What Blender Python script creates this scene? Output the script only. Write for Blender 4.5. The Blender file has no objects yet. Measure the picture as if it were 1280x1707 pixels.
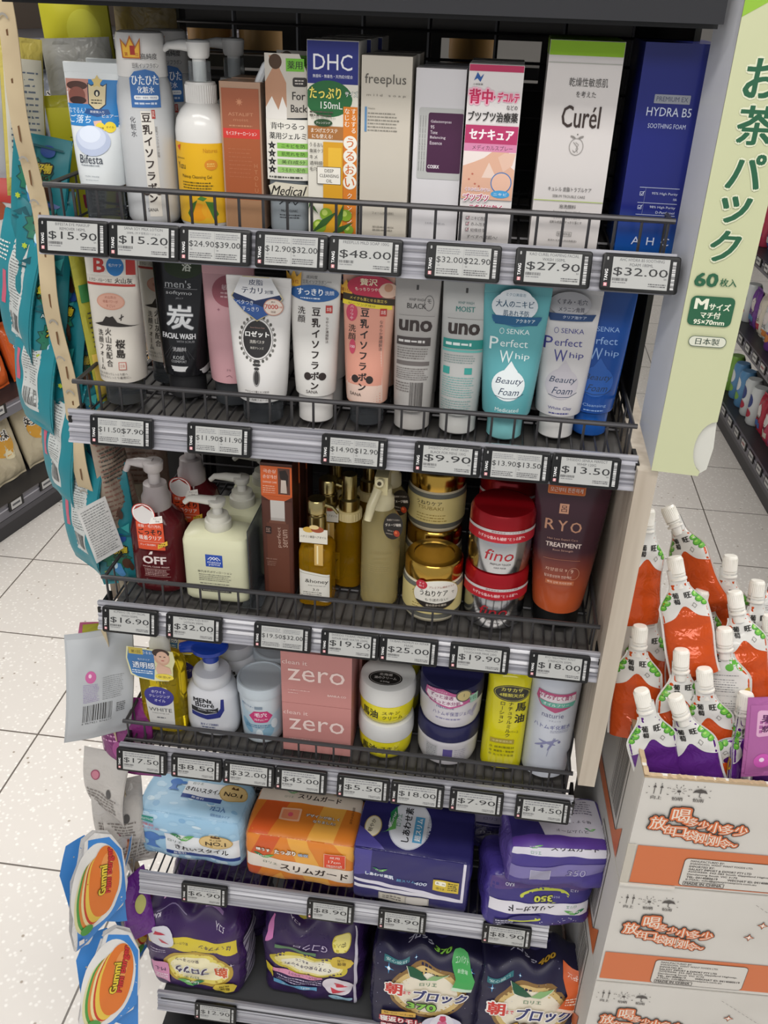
import bpy, bmesh, math, random
from math import sin, cos, pi, radians, sqrt
from mathutils import Vector, Matrix

# ------------------------------------------------------------------ camera
scn = bpy.context.scene
COL = scn.collection
F_PX = 1514.68
CAM = Vector((0.36724, -0.86932, 1.67895))
YAW, PITCH, ROLL = radians(-6.394), radians(29.802), radians(2.0555)
def cam_axes():
    fwd = Vector((sin(YAW)*cos(PITCH), cos(YAW)*cos(PITCH), -sin(PITCH)))
    right = Vector((cos(YAW), -sin(YAW), 0)); up = right.cross(fwd)
    r = right*cos(ROLL) + up*sin(ROLL); u = -right*sin(ROLL) + up*cos(ROLL)
    return r, u, fwd
cr_, cu_, cf_ = cam_axes()
cd = bpy.data.cameras.new('camera'); camo = bpy.data.objects.new('camera', cd); COL.objects.link(camo)
camo.matrix_world = Matrix(((cr_.x, cu_.x, -cf_.x, CAM.x), (cr_.y, cu_.y, -cf_.y, CAM.y), (cr_.z, cu_.z, -cf_.z, CAM.z), (0, 0, 0, 1)))
cd.sensor_fit = 'HORIZONTAL'; cd.sensor_width = 36.0; cd.lens = 36.0*F_PX/1280.0; cd.clip_start = 0.02; cd.clip_end = 60
scn.camera = camo
# ------------------------------------------------------------------ light
scn.view_settings.view_transform = 'Standard'; scn.view_settings.look = 'None'
scn.view_settings.gamma = 1.0; scn.view_settings.exposure = 0.12
try: scn.view_settings.use_curve_mapping = False
except Exception: pass
w = bpy.data.worlds.new('world'); scn.world = w; w.use_nodes = True
w.node_tree.nodes['Background'].inputs[0].default_value = (0.93, 0.96, 1.0, 1)
w.node_tree.nodes['Background'].inputs[1].default_value = 0.45
def area(name, loc, tgt, sx, sy, power, col=(1, .97, .93)):
    l = bpy.data.lights.new(name, 'AREA'); l.shape = 'RECTANGLE'; l.size = sx; l.size_y = sy; l.energy = power; l.color = col
    o = bpy.data.objects.new(name, l); COL.objects.link(o); o.location = loc
    o.rotation_euler = (Vector(tgt) - Vector(loc)).to_track_quat('-Z', 'Y').to_euler(); return o
area('ceiling_light_panel', (0.3, -1.1, 3.1), (0.3, -0.1, 0.4), 2.6, 0.3, 27)
area('ceiling_light_panel', (0.3, -2.8, 3.1), (0.3, -0.5, 0.8), 2.6, 0.5, 31)
area('ceiling_light_panel', (-1.6, 1.2, 3.1), (-1.6, 1.2, 0), 1.4, 3.0, 58)
area('ceiling_light_panel', (2.2, 1.6, 3.1), (2.2, 1.6, 0), 1.4, 3.0, 85)

# ------------------------------------------------------------------ materials
def lin(h):
    h = h.lstrip('#'); out = []
    for i in (0, 2, 4):
        c = int(h[i:i+2], 16)/255.0
        out.append(c/12.92 if c <= 0.04045 else ((c+0.055)/1.055)**2.4)
    return out
MATS = {}
PRE = {  # name: (hex, rough, metallic, transmission, ior, extra)
 'black_wire': ('4c4b4d', .33, .55, 0, 1.45), 'black_plastic': ('0d0d0e', .38, 0, 0, 1.45), 'steel': ('9a9aa0', .28, .9, 0, 1.45),
 'clear': ('eef2f4', .12, 0, .93, 1.15), 'smoke': ('8b9096', .1, 0, .85, 1.2), 'gold_metal': ('c9a04a', .18, 1, 0, 1.45),
 'pale_gold': ('b5a574', .25, 1, 0, 1.45), 'silver': ('c4c6ca', .16, 1, 0, 1.45), 'red_foil': ('a0101c', .22, .35, 0, 1.45),
 'oil': ('d8c020', .08, 0, .75, 1.2), 'honey': ('c99a18', .08, 0, .7, 1.2), 'mist': ('cfc08a', .12, 0, .6, 1.2),
 'darkbrown': ('5a2a1c', .12, 0, .35, 1.2), 'wine': ('5c1d22', .12, 0, .2, 1.3), 'orange_juice': ('c44e1e', .14, .1, 0, 1.4), 'grape': ('57227a', .14, .1, 0, 1.4),
 'clearfilm': ('dde2ea', .18, 0, .55, 1.1),
}
def M(key):
    if key in MATS: return MATS[key]
    m = bpy.data.materials.new(key); m.use_nodes = True; nt = m.node_tree; b = nt.nodes['Principled BSDF']
    if key in PRE:
        h, ro, me, tr, ior = PRE[key]
    else:
        h = key[:6]; ro, me, tr, ior = .42, 0, 0, 1.45
        for fl in key[6:]:
            if fl == 'g': ro = .16
            if fl == 's': ro = .28
            if fl == 'm': ro = .8
            if fl == 'f': me = .75; ro = .25
            if fl == 'w': ro = .22
    c = lin(h); b.inputs['Base Color'].default_value = (*c, 1)
    b.inputs['Roughness'].default_value = ro; b.inputs['Metallic'].default_value = me
    b.inputs['Transmission Weight'].default_value = tr; b.inputs['IOR'].default_value = ior
    if key.endswith('w') or key in ('orange_juice', 'grape'):      # crinkled film: fine wrinkle bump
        n = nt.nodes.new('ShaderNodeTexNoise'); n.inputs['Scale'].default_value = 55; n.inputs['Detail'].default_value = 2; n.inputs['Distortion'].default_value = 1.2
        bp = nt.nodes.new('ShaderNodeBump'); bp.inputs['Strength'].default_value = .5; bp.inputs['Distance'].default_value = .004
        tc = nt.nodes.new('ShaderNodeTexCoord'); nt.links.new(tc.outputs['Object'], n.inputs['Vector'])
        nt.links.new(n.outputs['Fac'], bp.inputs['Height']); nt.links.new(bp.outputs['Normal'], b.inputs['Normal'])
    MATS[key] = m; return m
def ramp_mat(key, base, dark, scale, rough=.7, thr=(.45, .6), sc3=None, noise='ShaderNodeTexNoise', bump=0):
    m = bpy.data.materials.new(key); m.use_nodes = True; nt = m.node_tree; b = nt.nodes['Principled BSDF']
    tc = nt.nodes.new('ShaderNodeTexCoord'); mp = nt.nodes.new('ShaderNodeMapping'); nt.links.new(tc.outputs['Object'], mp.inputs[0])
    if sc3: mp.inputs['Scale'].default_value = sc3
    n = nt.nodes.new(noise); n.inputs['Scale'].default_value = scale; nt.links.new(mp.outputs[0], n.inputs['Vector'])
    r = nt.nodes.new('ShaderNodeValToRGB'); r.color_ramp.elements[0].position = thr[0]; r.color_ramp.elements[1].position = thr[1]
    r.color_ramp.elements[0].color = (*lin(dark), 1); r.color_ramp.elements[1].color = (*lin(base), 1)
    nt.links.new(n.outputs[0], r.inputs[0]); nt.links.new(r.outputs[0], b.inputs['Base Color']); b.inputs['Roughness'].default_value = rough
    if bump:
        bp = nt.nodes.new('ShaderNodeBump'); bp.inputs['Strength'].default_value = bump; bp.inputs['Distance'].default_value = .003
        nt.links.new(n.outputs[0], bp.inputs['Height']); nt.links.new(bp.outputs[0], b.inputs['Normal'])
    MATS[key] = m; return m

# ------------------------------------------------------------------ mesh builder
class MB:
    def __init__(s): s.v = []; s.f = []; s.m = []; s.k = []
    def mi(s, key):
        if key not in s.k: s.k.append(key)
        return s.k.index(key)
    def add(s, vs, fs, key):
        b = len(s.v); i = s.mi(key); s.v += [tuple(v) for v in vs]
        for f in fs: s.f.append(tuple(b+j for j in f)); s.m.append(i)
    def box(s, x0, y0, z0, x1, y1, z1, key):
        v = [(x, y, z) for z in (z0, z1) for y in (y0, y1) for x in (x0, x1)]
        s.add(v, [(0, 2, 3, 1), (4, 5, 7, 6), (0, 1, 5, 4), (2, 6, 7, 3), (0, 4, 6, 2), (1, 3, 7, 5)], key)
    def rbox(s, x0, y0, z0, x1, y1, z1, key, r=.002, n=3):   # box with rounded x/z outline, extruded along y
        pts = []
        for cx, cz, a0 in ((x1-r, z1-r, 0), (x0+r, z1-r, 90), (x0+r, z0+r, 180), (x1-r, z0+r, 270)):
            for i in range(n+1):
                a = radians(a0+90*i/n); pts.append((cx+r*cos(a), cz+r*sin(a)))
        c = min(.0007, (y1-y0)/4); N = len(pts); vs = []
        mx, mz = (x0+x1)/2, (z0+z1)/2
        for y, k in ((y0, c), (y0+c, 0), (y1, 0)):
            for x, z in pts: vs.append((x - k*(1 if x > mx else -1), y, z - k*(1 if z > mz else -1)))
        fs = [tuple(range(N-1, -1, -1)), tuple(range(2*N, 3*N))]
        for l in (0, 1):
            for i in range(N):
                j = (i+1) % N; fs.append((l*N+i, l*N+j, (l+1)*N+j, (l+1)*N+i))
        s.add(vs, fs, key)
    def rings(s, rings, key, close=True, caps=True):
        n = len(rings[0]); vs = [p for r in rings for p in r]; fs = []
        for l in range(len(rings)-1):
            for i in range(n):
                j = (i+1) % n; fs.append((l*n+i, l*n+j, (l+1)*n+j, (l+1)*n+i))
        if caps: fs.append(tuple(range(n-1, -1, -1))); fs.append(tuple((len(rings)-1)*n+i for i in range(n)))
        s.add(vs, fs, key)
    def lathe(s, prof, key, cx=0, cy=0, n=40, caps=True):
        s.rings([[(cx+r*cos(2*pi*i/n), cy+r*sin(2*pi*i/n), z) for i in range(n)] for z, r in prof], key, caps=caps)
    def tube(s, path, r, key, n=8):
        P = [Vector(p) for p in path]; rr = r if isinstance(r, (list, tuple)) else [r]*len(P); rings = []
        t0 = (P[1]-P[0]).normalized(); a = Vector((0, 0, 1)) if abs(t0.z) < .9 else Vector((1, 0, 0)); u = t0.cross(a).normalized()
        for i, p in enumerate(P):
            t = (P[min(i+1, len(P)-1)]-P[max(i-1, 0)]).normalized(); u = (u - t*u.dot(t)).normalized(); v = t.cross(u)
            rings.append([p + (u*cos(2*pi*k/n)+v*sin(2*pi*k/n))*rr[i] for k in range(n)])
        s.rings(rings, key)
    def build(s, name, parent=None, loc=(0, 0, 0), rot=(0, 0, 0), angle=38, mat=None):
        me = bpy.data.meshes.new(name)
        vs = s.v if mat is None else [tuple(mat @ Vector(v)) for v in s.v]
        me.from_pydata(vs, [], s.f)
        for k in s.k: me.materials.append(M(k))
        me.polygons.foreach_set('material_index', s.m); me.polygons.foreach_set('use_smooth', [True]*len(s.f))
        me.update(); me.set_sharp_from_angle(angle=radians(angle))
        o = bpy.data.objects.new(name, me); COL.objects.link(o); o.location = loc; o.rotation_euler = rot
        if parent: o.parent = parent
        return o
def tag(o, label, cat, group=None, kind=None):
    if label: o['label'] = label
    if cat: o['category'] = cat
    if group: o['group'] = group
    if kind: o['kind'] = kind
    return o
def thing(name, label, cat, loc=(0, 0, 0), rz=0, group=None):
    o = bpy.data.objects.new(name, None); COL.objects.link(o); o.empty_display_size = .02
    o.location = loc; o.rotation_euler = (0, 0, rz); return tag(o, label, cat, group)
def struct(mb, name, **k):
    o = mb.build(name, **k); o['kind'] = 'structure'; return o
KIDS = {}
def dup(root, loc, label, rz=None, rot=None):
    def rec(o, par):
        c = o.copy(); COL.objects.link(c); c.parent = par
        for ch in [x for x in COL.objects if x.parent == o]: rec(ch, c)
        return c
    r = rec(root, None); r.location = loc; r['label'] = label
    if rz is not None: r.rotation_euler.z = rz
    if rot is not None: r.rotation_euler = rot
    return r

def in_view(p, mrg=40):
    d = Vector(p)-CAM; z = d.dot(cf_)
    if z <= 0: return False
    x, y = 640+F_PX*d.dot(cr_)/z, 853.5-F_PX*d.dot(cu_)/z
    return -mrg < x < 1280+mrg and -mrg < y < 1707+mrg
# ------------------------------------------------------------------ surfaces that carry printing
class Flat:
    step = 0
    def __init__(s, o=(0, 0, 0), u=(1, 0, 0), v=(0, 0, 1)):
        s.o = Vector(o); s.u = Vector(u); s.v = Vector(v); s.n = s.u.cross(s.v).normalized()
    def P(s, x, z, off): return s.o + s.u*x + s.v*z + s.n*off
class Loft:
    step = .003
    """stack of superellipse rings: sections (z, half width, half depth, exponent[, x shift, y shift])"""
    def __init__(s, secs, wrap=None):
        s.s = [tuple(q)+(0, 0)[:6-len(q)] if len(q) < 6 else tuple(q) for q in secs]
        s.wrap = wrap if wrap is not None else all(abs(q[1]-q[2]) < 1e-6 for q in s.s)
    def at(s, z):
        S = s.s
        if z <= S[0][0]: return S[0]
        for a, b in zip(S, S[1:]):
            if z <= b[0]:
                t = (z-a[0])/max(1e-9, b[0]-a[0]); return tuple(p+(q-p)*t for p, q in zip(a, b))
        return S[-1]
    def P(s, x, z, off):
        _, a, b, n, cx, cy = s.at(z); 
        if s.wrap:
            r = a; t = x/r; return Vector((cx+(r+off)*sin(t), cy-(r+off)*cos(t), z))
        q = max(-.995, min(.995, x/a)); b2 = b+off
        return Vector((cx+q*(a+off*abs(q)), cy-b2*(1-abs(q)**n)**(1/n), z))
    def mesh(s, mb, key, N=48, caps=True, zr=None):
        rings = []
        for z, a, b, n, cx, cy in s.s:
            if zr and not (zr[0]-1e-6 <= z <= zr[1]+1e-6): continue
            R = []
            for i in range(N):
                t = 2*pi*i/N; c, d = cos(t), sin(t)
                R.append((cx+a*math.copysign(abs(c)**(2/n), c), cy+b*math.copysign(abs(d)**(2/n), d), z))
            rings.append(R)
        mb.rings(rings, key, caps=caps)
def dense(pts, dz=.006):
    """resample a list of sections with smooth steps"""
    out = []
    for a, b in zip(pts, pts[1:]):
        n = max(1, int((b[0]-a[0])/dz))
        for i in range(n):
            t = i/n; out.append(tuple(p+(q-p)*t for p, q in zip(a, b)))
    out.append(tuple(pts[-1])); return out
class Soft:
    """rounded, bulging, wrinkled box; faces front/back/left/right/top carry printing"""
    step = .006
    def __init__(s, w, d, h, r=.012, bulge=.004, wr=.0015, seed=0, crown=0, lean=0, gather=0, N=14):
        s.w, s.d, s.h, s.r, s.b, s.wr, s.seed, s.crown, s.lean, s.g, s.N = w, d, h, r, bulge, wr, seed, crown, lean, gather, N
        if wr == 0 and bulge == 0: s.step = 0 if r < .002 else .006
    def D(s, p, nrm, off):
        hw, hd, hh, r = s.w/2, s.d/2, s.h/2, s.r
        q = Vector((max(-hw+r, min(hw-r, p.x)), max(-hd+r, min(hd-r, p.y)), max(-hh+r, min(hh-r, p.z))))
        dlt = p-q
        if r > 0 and dlt.length > 1e-9: n = dlt.normalized(); p = q+n*(r)
        else: n = nrm
        p = p + n*off
        kx, ky, kz = 1-min(1, (p.x/hw)**2), 1-min(1, (p.y/hd)**2), 1-min(1, (p.z/hh)**2)
        sd = s.seed
        p2 = Vector((p.x + s.b*(p.x/hw)*sqrt(max(0, ky*kz)), p.y + s.b*1.2*(p.y/hd)*sqrt(max(0, kx*kz)), p.z + s.b*(p.z/hh)*sqrt(max(0, kx*ky))))
        if s.wr:
            X, Y, Z = p.x*60+sd, p.y*60+sd*2, p.z*60+sd*3
            wv = sin(X*1.3+1.7*sin(Z*.9)+Y)*.5 + sin(Z*1.9+2.1*sin(X*.7)+Y*1.3)*.5 + .6*sin(X*2.9-Z*3.1+1.5*sin(Y+Z))*.5
            p2 = p2 + n*(wv*s.wr)
        t = p.z/hh
        if s.crown: # top narrows and crumples
            k = max(0, (t-.55)/.45); 
            p2.y *= 1-s.crown*k*k; p2.z += k*k*s.crown*.02*sin(p.x*110+sd)
            if k > .3: p2.y += .006*k*sin(p.x*95+sd)
        if s.lean: p2.y += s.lean*(p2.z+hh)
        return p2 + Vector((0, 0, hh))
    def face(s, nm):
        w, d, h = s.w, s.d, s.h
        me = s
        class Fc:
            step = s.step
            def P(self, x, z, off):
                if me.b == 0 and me.wr == 0:
                    A, B = ((w, h), (d, h), (w, d))[0 if nm in ('front', 'back') else (1 if nm in ('left', 'right') else 2)]; r = me.r
                    if off > 0: x = max(-A/2+r, min(A/2-r, x)); z = max(r, min(B-r, z))
                if nm == 'front': return me.D(Vector((x, -d/2, z-h/2)), Vector((0, -1, 0)), off)
                if nm == 'back': return me.D(Vector((-x, d/2, z-h/2)), Vector((0, 1, 0)), off)
                if nm == 'right': return me.D(Vector((w/2, x, z-h/2)), Vector((1, 0, 0)), off)
                if nm == 'left': return me.D(Vector((-w/2, -x, z-h/2)), Vector((-1, 0, 0)), off)
                if nm == 'top': return me.D(Vector((x, z-d/2, h/2)), Vector((0, 0, 1)), off)
                return me.D(Vector((x, d/2-z, -h/2)), Vector((0, 0, -1)), off)
        return Fc()
    def mesh(s, mb, key, faces=None):
        dims = {'front': (s.w, s.h), 'back': (s.w, s.h), 'left': (s.d, s.h), 'right': (s.d, s.h), 'top': (s.w, s.d), 'bottom': (s.w, s.d)}
        for nm, (a, b) in dims.items():
            k = key.get(nm, key['all']) if isinstance(key, dict) else key
            if k is None: continue
            F = s.face(nm); st = s.step or 1
            def cuts(L, c0):
                e = [-L/2 if not c0 else 0.0]; e_end = e[0]+L; 
                if s.step:
                    g = math.floor(e[0]/st)*st+st
                    while g < e_end-1e-5:
                        if g > e[0]+1e-5: e.append(g)
                        g += st
                e.append(e_end); return e
            X, Z = cuts(a, False), cuts(b, True)
            vs = [F.P(x, z, 0) for z in Z for x in X]; nx = len(X)
            fs = [(j*nx+i, j*nx+i+1, (j+1)*nx+i+1, (j+1)*nx+i) for j in range(len(Z)-1) for i in range(nx-1)]
            mb.add(vs, fs, k)
class Pillow:
    """flat sealed bag: front and back film with pinched edges; local x,z; bends over its length"""
    step = .006
    def __init__(s, w, h, d, bend=0, wr=.0012, seed=0, seal=.008, twist=0): s.w, s.h, s.d, s.bend, s.wr, s.seed, s.seal, s.twist = w, h, d, bend, wr, seed, seal, twist; s.side = 1
    def P(s, x, z, off, side=None):
        side = side or s.side
        u = min(1, abs(x)/(s.w/2)); v = min(1, abs(z-s.h/2)/max(1e-6, s.h/2-s.seal))
        t = s.d/2*sqrt(max(0, (1-u**4)*(1-v**4))) + .0003
        t += s.wr*(1-u**2)*(1-v**6 if v < 1 else 0)*sin(x*150+s.seed+2*sin(z*70+s.seed)) + s.wr*.8*sin(z*120+x*60+s.seed)*(1-u)
        yb = s.bend*((z/s.h)-.5)**2*4 + .5*s.wr*3*sin(x*70+s.seed*1.7)
        a = s.twist*(z/s.h-.5); xx, yy = x, -side*(t+off)+yb
        return Vector((xx*cos(a)-yy*sin(a), xx*sin(a)+yy*cos(a), z))
    def other(s):
        me = s
        class O:
            step = s.step
            def P(self, x, z, off): return me.P(-x, z, off, -1)
        return O()
    def mesh(s, mb, key, key2=None):
        for side, k in ((1, key), (-1, key2 or key)):
            st = .006; X = [-s.w/2]; g = math.ceil((-s.w/2+1e-5)/st)*st
            while g < s.w/2-1e-5: X.append(g); g += st
            X.append(s.w/2); Z = [0.]; g = st
            while g < s.h-1e-5: Z.append(g); g += st
            Z.append(s.h); nx = len(X)
            vs = [s.P(x, z, 0, side) for z in Z for x in X]
            fs = [(j*nx+i, j*nx+i+1, (j+1)*nx+i+1, (j+1)*nx+i)[::side] for j in range(len(Z)-1) for i in range(nx-1)]
            mb.add(vs, fs, k)

# ------------------------------------------------------------------ printing
TXT = {}
def text2d(s, b=0.0, res=2):
    k = (s, round(b, 4))
    if k in TXT: return TXT[k]
    c = bpy.data.curves.new('t', 'FONT'); c.body = s; c.size = 1; c.offset = b; c.resolution_u = res; c.align_x = 'LEFT'; c.fill_mode = 'FRONT'
    o = bpy.data.objects.new('t', c); COL.objects.link(o)
    dg = bpy.context.evaluated_depsgraph_get(); me = bpy.data.meshes.new_from_object(o.evaluated_get(dg))
    vs = [(v.co.x, v.co.y) for v in me.vertices]; fs = [tuple(p.vertices) for p in me.polygons]
    bpy.data.objects.remove(o); bpy.data.curves.remove(c); bpy.data.meshes.remove(me)
    if not vs: vs = [(0, 0)]; fs = []
    xs = [v[0] for v in vs]; ys = [v[1] for v in vs]
    TXT[k] = (vs, fs, (min(xs), min(ys), max(xs), max(ys))); return TXT[k]
def cut2d(vs, fs, st):
    """split a flat mesh along the grid lines of the surface so it can follow the curve"""
    xs = [v[0] for v in vs]; ys = [v[1] for v in vs]
    bm = bmesh.new(); bv = [bm.verts.new((x, y, 0)) for x, y in vs]
    for f in fs:
        try: bm.faces.new([bv[i] for i in f])
        except ValueError: pass
    for ax, lo, hi in ((0, min(xs), max(xs)), (1, min(ys), max(ys))):
        g = math.ceil((lo+1e-6)/st)*st
        while g < hi-1e-6:
            co = (g, 0, 0) if ax == 0 else (0, g, 0); no = (1, 0, 0) if ax == 0 else (0, 1, 0)
            bmesh.ops.bisect_plane(bm, geom=bm.verts[:]+bm.edges[:]+bm.faces[:], plane_co=co, plane_no=no, dist=1e-7)
            g += st
    bm.verts.index_update(); out = [(v.co.x, v.co.y) for v in bm.verts]; of = [tuple(v.index for v in f.verts) for f in bm.faces]
    bm.free(); return out, of
class Art:
    """prints flat shapes and lettering (coordinates in mm) on a surface of a mesh builder"""
    def __init__(s, mb, surf, sc=1.0, base=.0002, inc=.00003, clip=None, flip=False):
        s.mb, s.S, s.sc, s.off, s.inc, s.flip = mb, surf, sc*.001, base, inc, flip; s.clip = clip; s.sy = 1.0
        if surf.step >= .006: s.off = max(base, .0007); s.inc = .00008
    def put(s, vs, fs, key):
        k = s.sc; vs = [(x*k, y*k*s.sy) for x, y in vs]
        if s.flip: vs = [(-x, y) for x, y in vs]
        if s.clip:
            x0, y0, x1, y1 = [c*.001 for c in s.clip]
            vs = [(max(x0, min(x1, x)), max(y0, min(y1, y))) for x, y in vs]
        if s.S.step and fs: vs, fs = cut2d(vs, fs, s.S.step)
        s.mb.add([s.S.P(x, y, s.off) for x, y in vs], fs, key); s.off += s.inc; return s
    def r(s, x0, y0, x1, y1, c): return s.put([(x0, y0), (x1, y0), (x1, y1), (x0, y1)], [(0, 1, 2, 3)], c)
    def p(s, pts, c): return s.put(pts, [tuple(range(len(pts)))], c) if s.S.step == 0 else s.put(*s.tri(pts), c)
    def tri(s, pts):
        from mathutils.geometry import tessellate_polygon
        t = tessellate_polygon([[Vector((x, y, 0)) for x, y in pts]])
        A = lambda a, b, c: (b[0]-a[0])*(c[1]-a[1])-(b[1]-a[1])*(c[0]-a[0])
        return pts, [q if A(*[pts[i] for i in q]) > 0 else q[::-1] for q in t]
    def e(s, cx, cy, rx, ry, c, n=28, rot=0):
        ca, sa = cos(radians(rot)), sin(radians(rot)); P = []
        for i in range(n):
            a = 2*pi*i/n; x, y = rx*cos(a), ry*sin(a); P.append((cx+x*ca-y*sa, cy+x*sa+y*ca))
        return s.put(P, [tuple(range(n))], c)
    def rr(s, x0, y0, x1, y1, c, r=2):
        P = []
        for cx, cy, a0 in ((x1-r, y1-r, 0), (x0+r, y1-r, 90), (x0+r, y0+r, 180), (x1-r, y0+r, 270)):
            for i in range(5): a = radians(a0+90*i/4); P.append((cx+r*cos(a), cy+r*sin(a)))
        return s.put(P, [tuple(range(len(P)))], c)
    def star(s, cx, cy, r1, r2, n, c, rot=90):
        P = [(cx+(r1 if i % 2 == 0 else r2)*cos(radians(rot)+pi*i/n), cy+(r1 if i % 2 == 0 else r2)*sin(radians(rot)+pi*i/n)) for i in range(2*n)]
        return s.put(*s.tri(P), c)
    def ln(s, pts, w, c):
        for (x0, y0), (x1, y1) in zip(pts, pts[1:]):
            L = sqrt((x1-x0)**2+(y1-y0)**2) or 1; nx, ny = -(y1-y0)/L*w/2, (x1-x0)/L*w/2
            s.put([(x0-nx, y0-ny), (x1-nx, y1-ny), (x1+nx, y1+ny), (x0+nx, y0+ny)], [(0, 1, 2, 3)], c); s.off -= s.inc*.97
        s.off += s.inc; return s
    def ring(s, cx, cy, rx, ry, w, c, n=28):
        V = []; 
        for i in range(n):
            a = 2*pi*i/n; V += [(cx+rx*cos(a), cy+ry*sin(a)), (cx+(rx-w)*cos(a), cy+(ry-w)*sin(a))]
        return s.put(V, [(2*i, 2*((i+1) % n), 2*((i+1) % n)+1, 2*i+1) for i in range(n)], c)
    def t(s, st, cx, cy, h, c, w=None, b=0.0, o=None, ow=.05, al='c', rot=0, sh=0, asc=None):
        """lettering: h = height of the drawn glyphs, w = width to fit; heavier weight and outlines by small shifts"""
        if not st.strip(): return s
        vs, fs, bb = text2d(st, 0); H = max(.3, bb[3]-bb[1]) if len(st) > 1 else max(.05, bb[3]-bb[1]); ky = h/H; W = bb[2]-bb[0]; kx = (w/W) if w else ky
        mx = (bb[0]+bb[2])/2 if al == 'c' else (bb[0] if al == 'l' else bb[2]); my = (bb[1]+bb[3])/2
        ca, sa = cos(radians(rot)), sin(radians(rot)); fl = -1 if s.flip else 1
        def go(D):
            out = []
            for dx, dy in D:
                for x, y in vs:
                    x, y = (x-mx)*kx+dx*ky, ((y-my)*ky+dy*ky)*fl; x += sh*y*fl; out.append((cx+x*ca-y*sa, cy+x*sa+y*ca))
            return out
        def lay(D, col):
            inc = s.inc; s.inc = .000012 if s.S.step < .006 else .00002
            for k, d_ in enumerate(D): s.put(go([d_]), fs, col)
            s.inc = inc; s.off += inc-.000012
        if o:
            r = ow*.85+b*.5; lay([(r*cos(2*pi*i/(8 if ow < .1 else 14)), r*sin(2*pi*i/(8 if ow < .1 else 14))) for i in range(8 if ow < .1 else 14)], o)
        q = b*.55; lay([(0, 0)] if b < .015 else ([(-q, 0), (q, 0)] if b < .035 else [(-q, q*.6), (q, q*.6), (-q, -q*.6), (q, -q*.6)]), c)
        return s
    def tv(s, st, cx, ytop, em, c, b=0.0, kx=1.0, o=None, ow=.05, pitch=None, rot=0):
        """vertical lettering, one glyph under another"""
        y = ytop-em*.5
        for ch in st:
            if ch != ' ':
                r = 0
                if ch in 'ー~-': r = 90; 
                vs, fs, bb = text2d(ch, 0); k = em/1.0; H = (bb[3]-bb[1])*k; W = (bb[2]-bb[0])*k*kx
                if r: s.t(ch, cx, y, max(.05, (bb[3]-bb[1]))*k*.95, c, b=b, o=o, ow=ow, rot=90)
                else: s.t(ch, cx, y, max(.05*k, H)*.95, c, w=max(.1, W)*.95, b=b, o=o, ow=ow)
                s.off -= s.inc*.9
            y -= (pitch or em*.98)
        s.off += s.inc; return s
    def dash(s, x0, y0, x1, y1, n, c, seed=1, fill=.55):
        """rows of print too small to read: short strokes"""
        rnd = random.Random(seed); V = []; F = []; ph = (y1-y0)/n
        for i in range(n):
            y = y0+ph*(i+.5); x = x0; end = x1-rnd.random()*(x1-x0)*.15
            while x < end:
                l = ph*rnd.uniform(.3, 1.3); l = min(l, end-x)
                b = len(V); hh = ph*fill/2*rnd.uniform(.6, 1)
                V += [(x, y-hh), (x+l, y-hh), (x+l, y+hh), (x, y+hh)]; F.append((b, b+1, b+2, b+3)); x += l+ph*.22
        return s.put(V, F, c)
    def bars(s, x0, y0, x1, y1, c, seed=2, horiz=False, n=30):
        rnd = random.Random(seed); V = []; F = []; L = (y1-y0) if horiz else (x1-x0); q = 0; u = L/n
        while q < L:
            a = u*rnd.choice((.5, .5, 1, 1.4)); a = min(a, L-q); b = len(V)
            if horiz: V += [(x0, y0+q), (x1, y0+q), (x1, y0+q+a), (x0, y0+q+a)]
            else: V += [(x0+q, y0), (x0+q+a, y0), (x0+q+a, y1), (x0+q, y1)]
            F.append((b, b+1, b+2, b+3)); q += a+u*rnd.choice((.5, .7, 1.2))
        return s.put(V, F, c)
def leaf(a, x, y, s, lt='Laurier'):
    """two-leaf emblem with a script word on it"""
    A = [(x-10*s, y+3*s), (x-7*s, y+1*s), (x-3*s, y-1.5*s), (x+.5*s, y-2.5*s), (x-1*s, y+1*s), (x-4*s, y+3*s), (x-7*s, y+3.7*s)]
    B = [(x-1*s, y-2.8*s), (x+4*s, y-2.3*s), (x+8*s, y+1*s), (x+11*s, y+4*s), (x+6*s, y+3.4*s), (x+2*s, y+1.5*s)]
    a.p(A, '2c7d4e'); a.p(B, '66ae5c'); a.t(lt, x+.5*s, y+.4*s, 2.6*s, 'f4f4ee', w=11*s, sh=.3)
    return a

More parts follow.
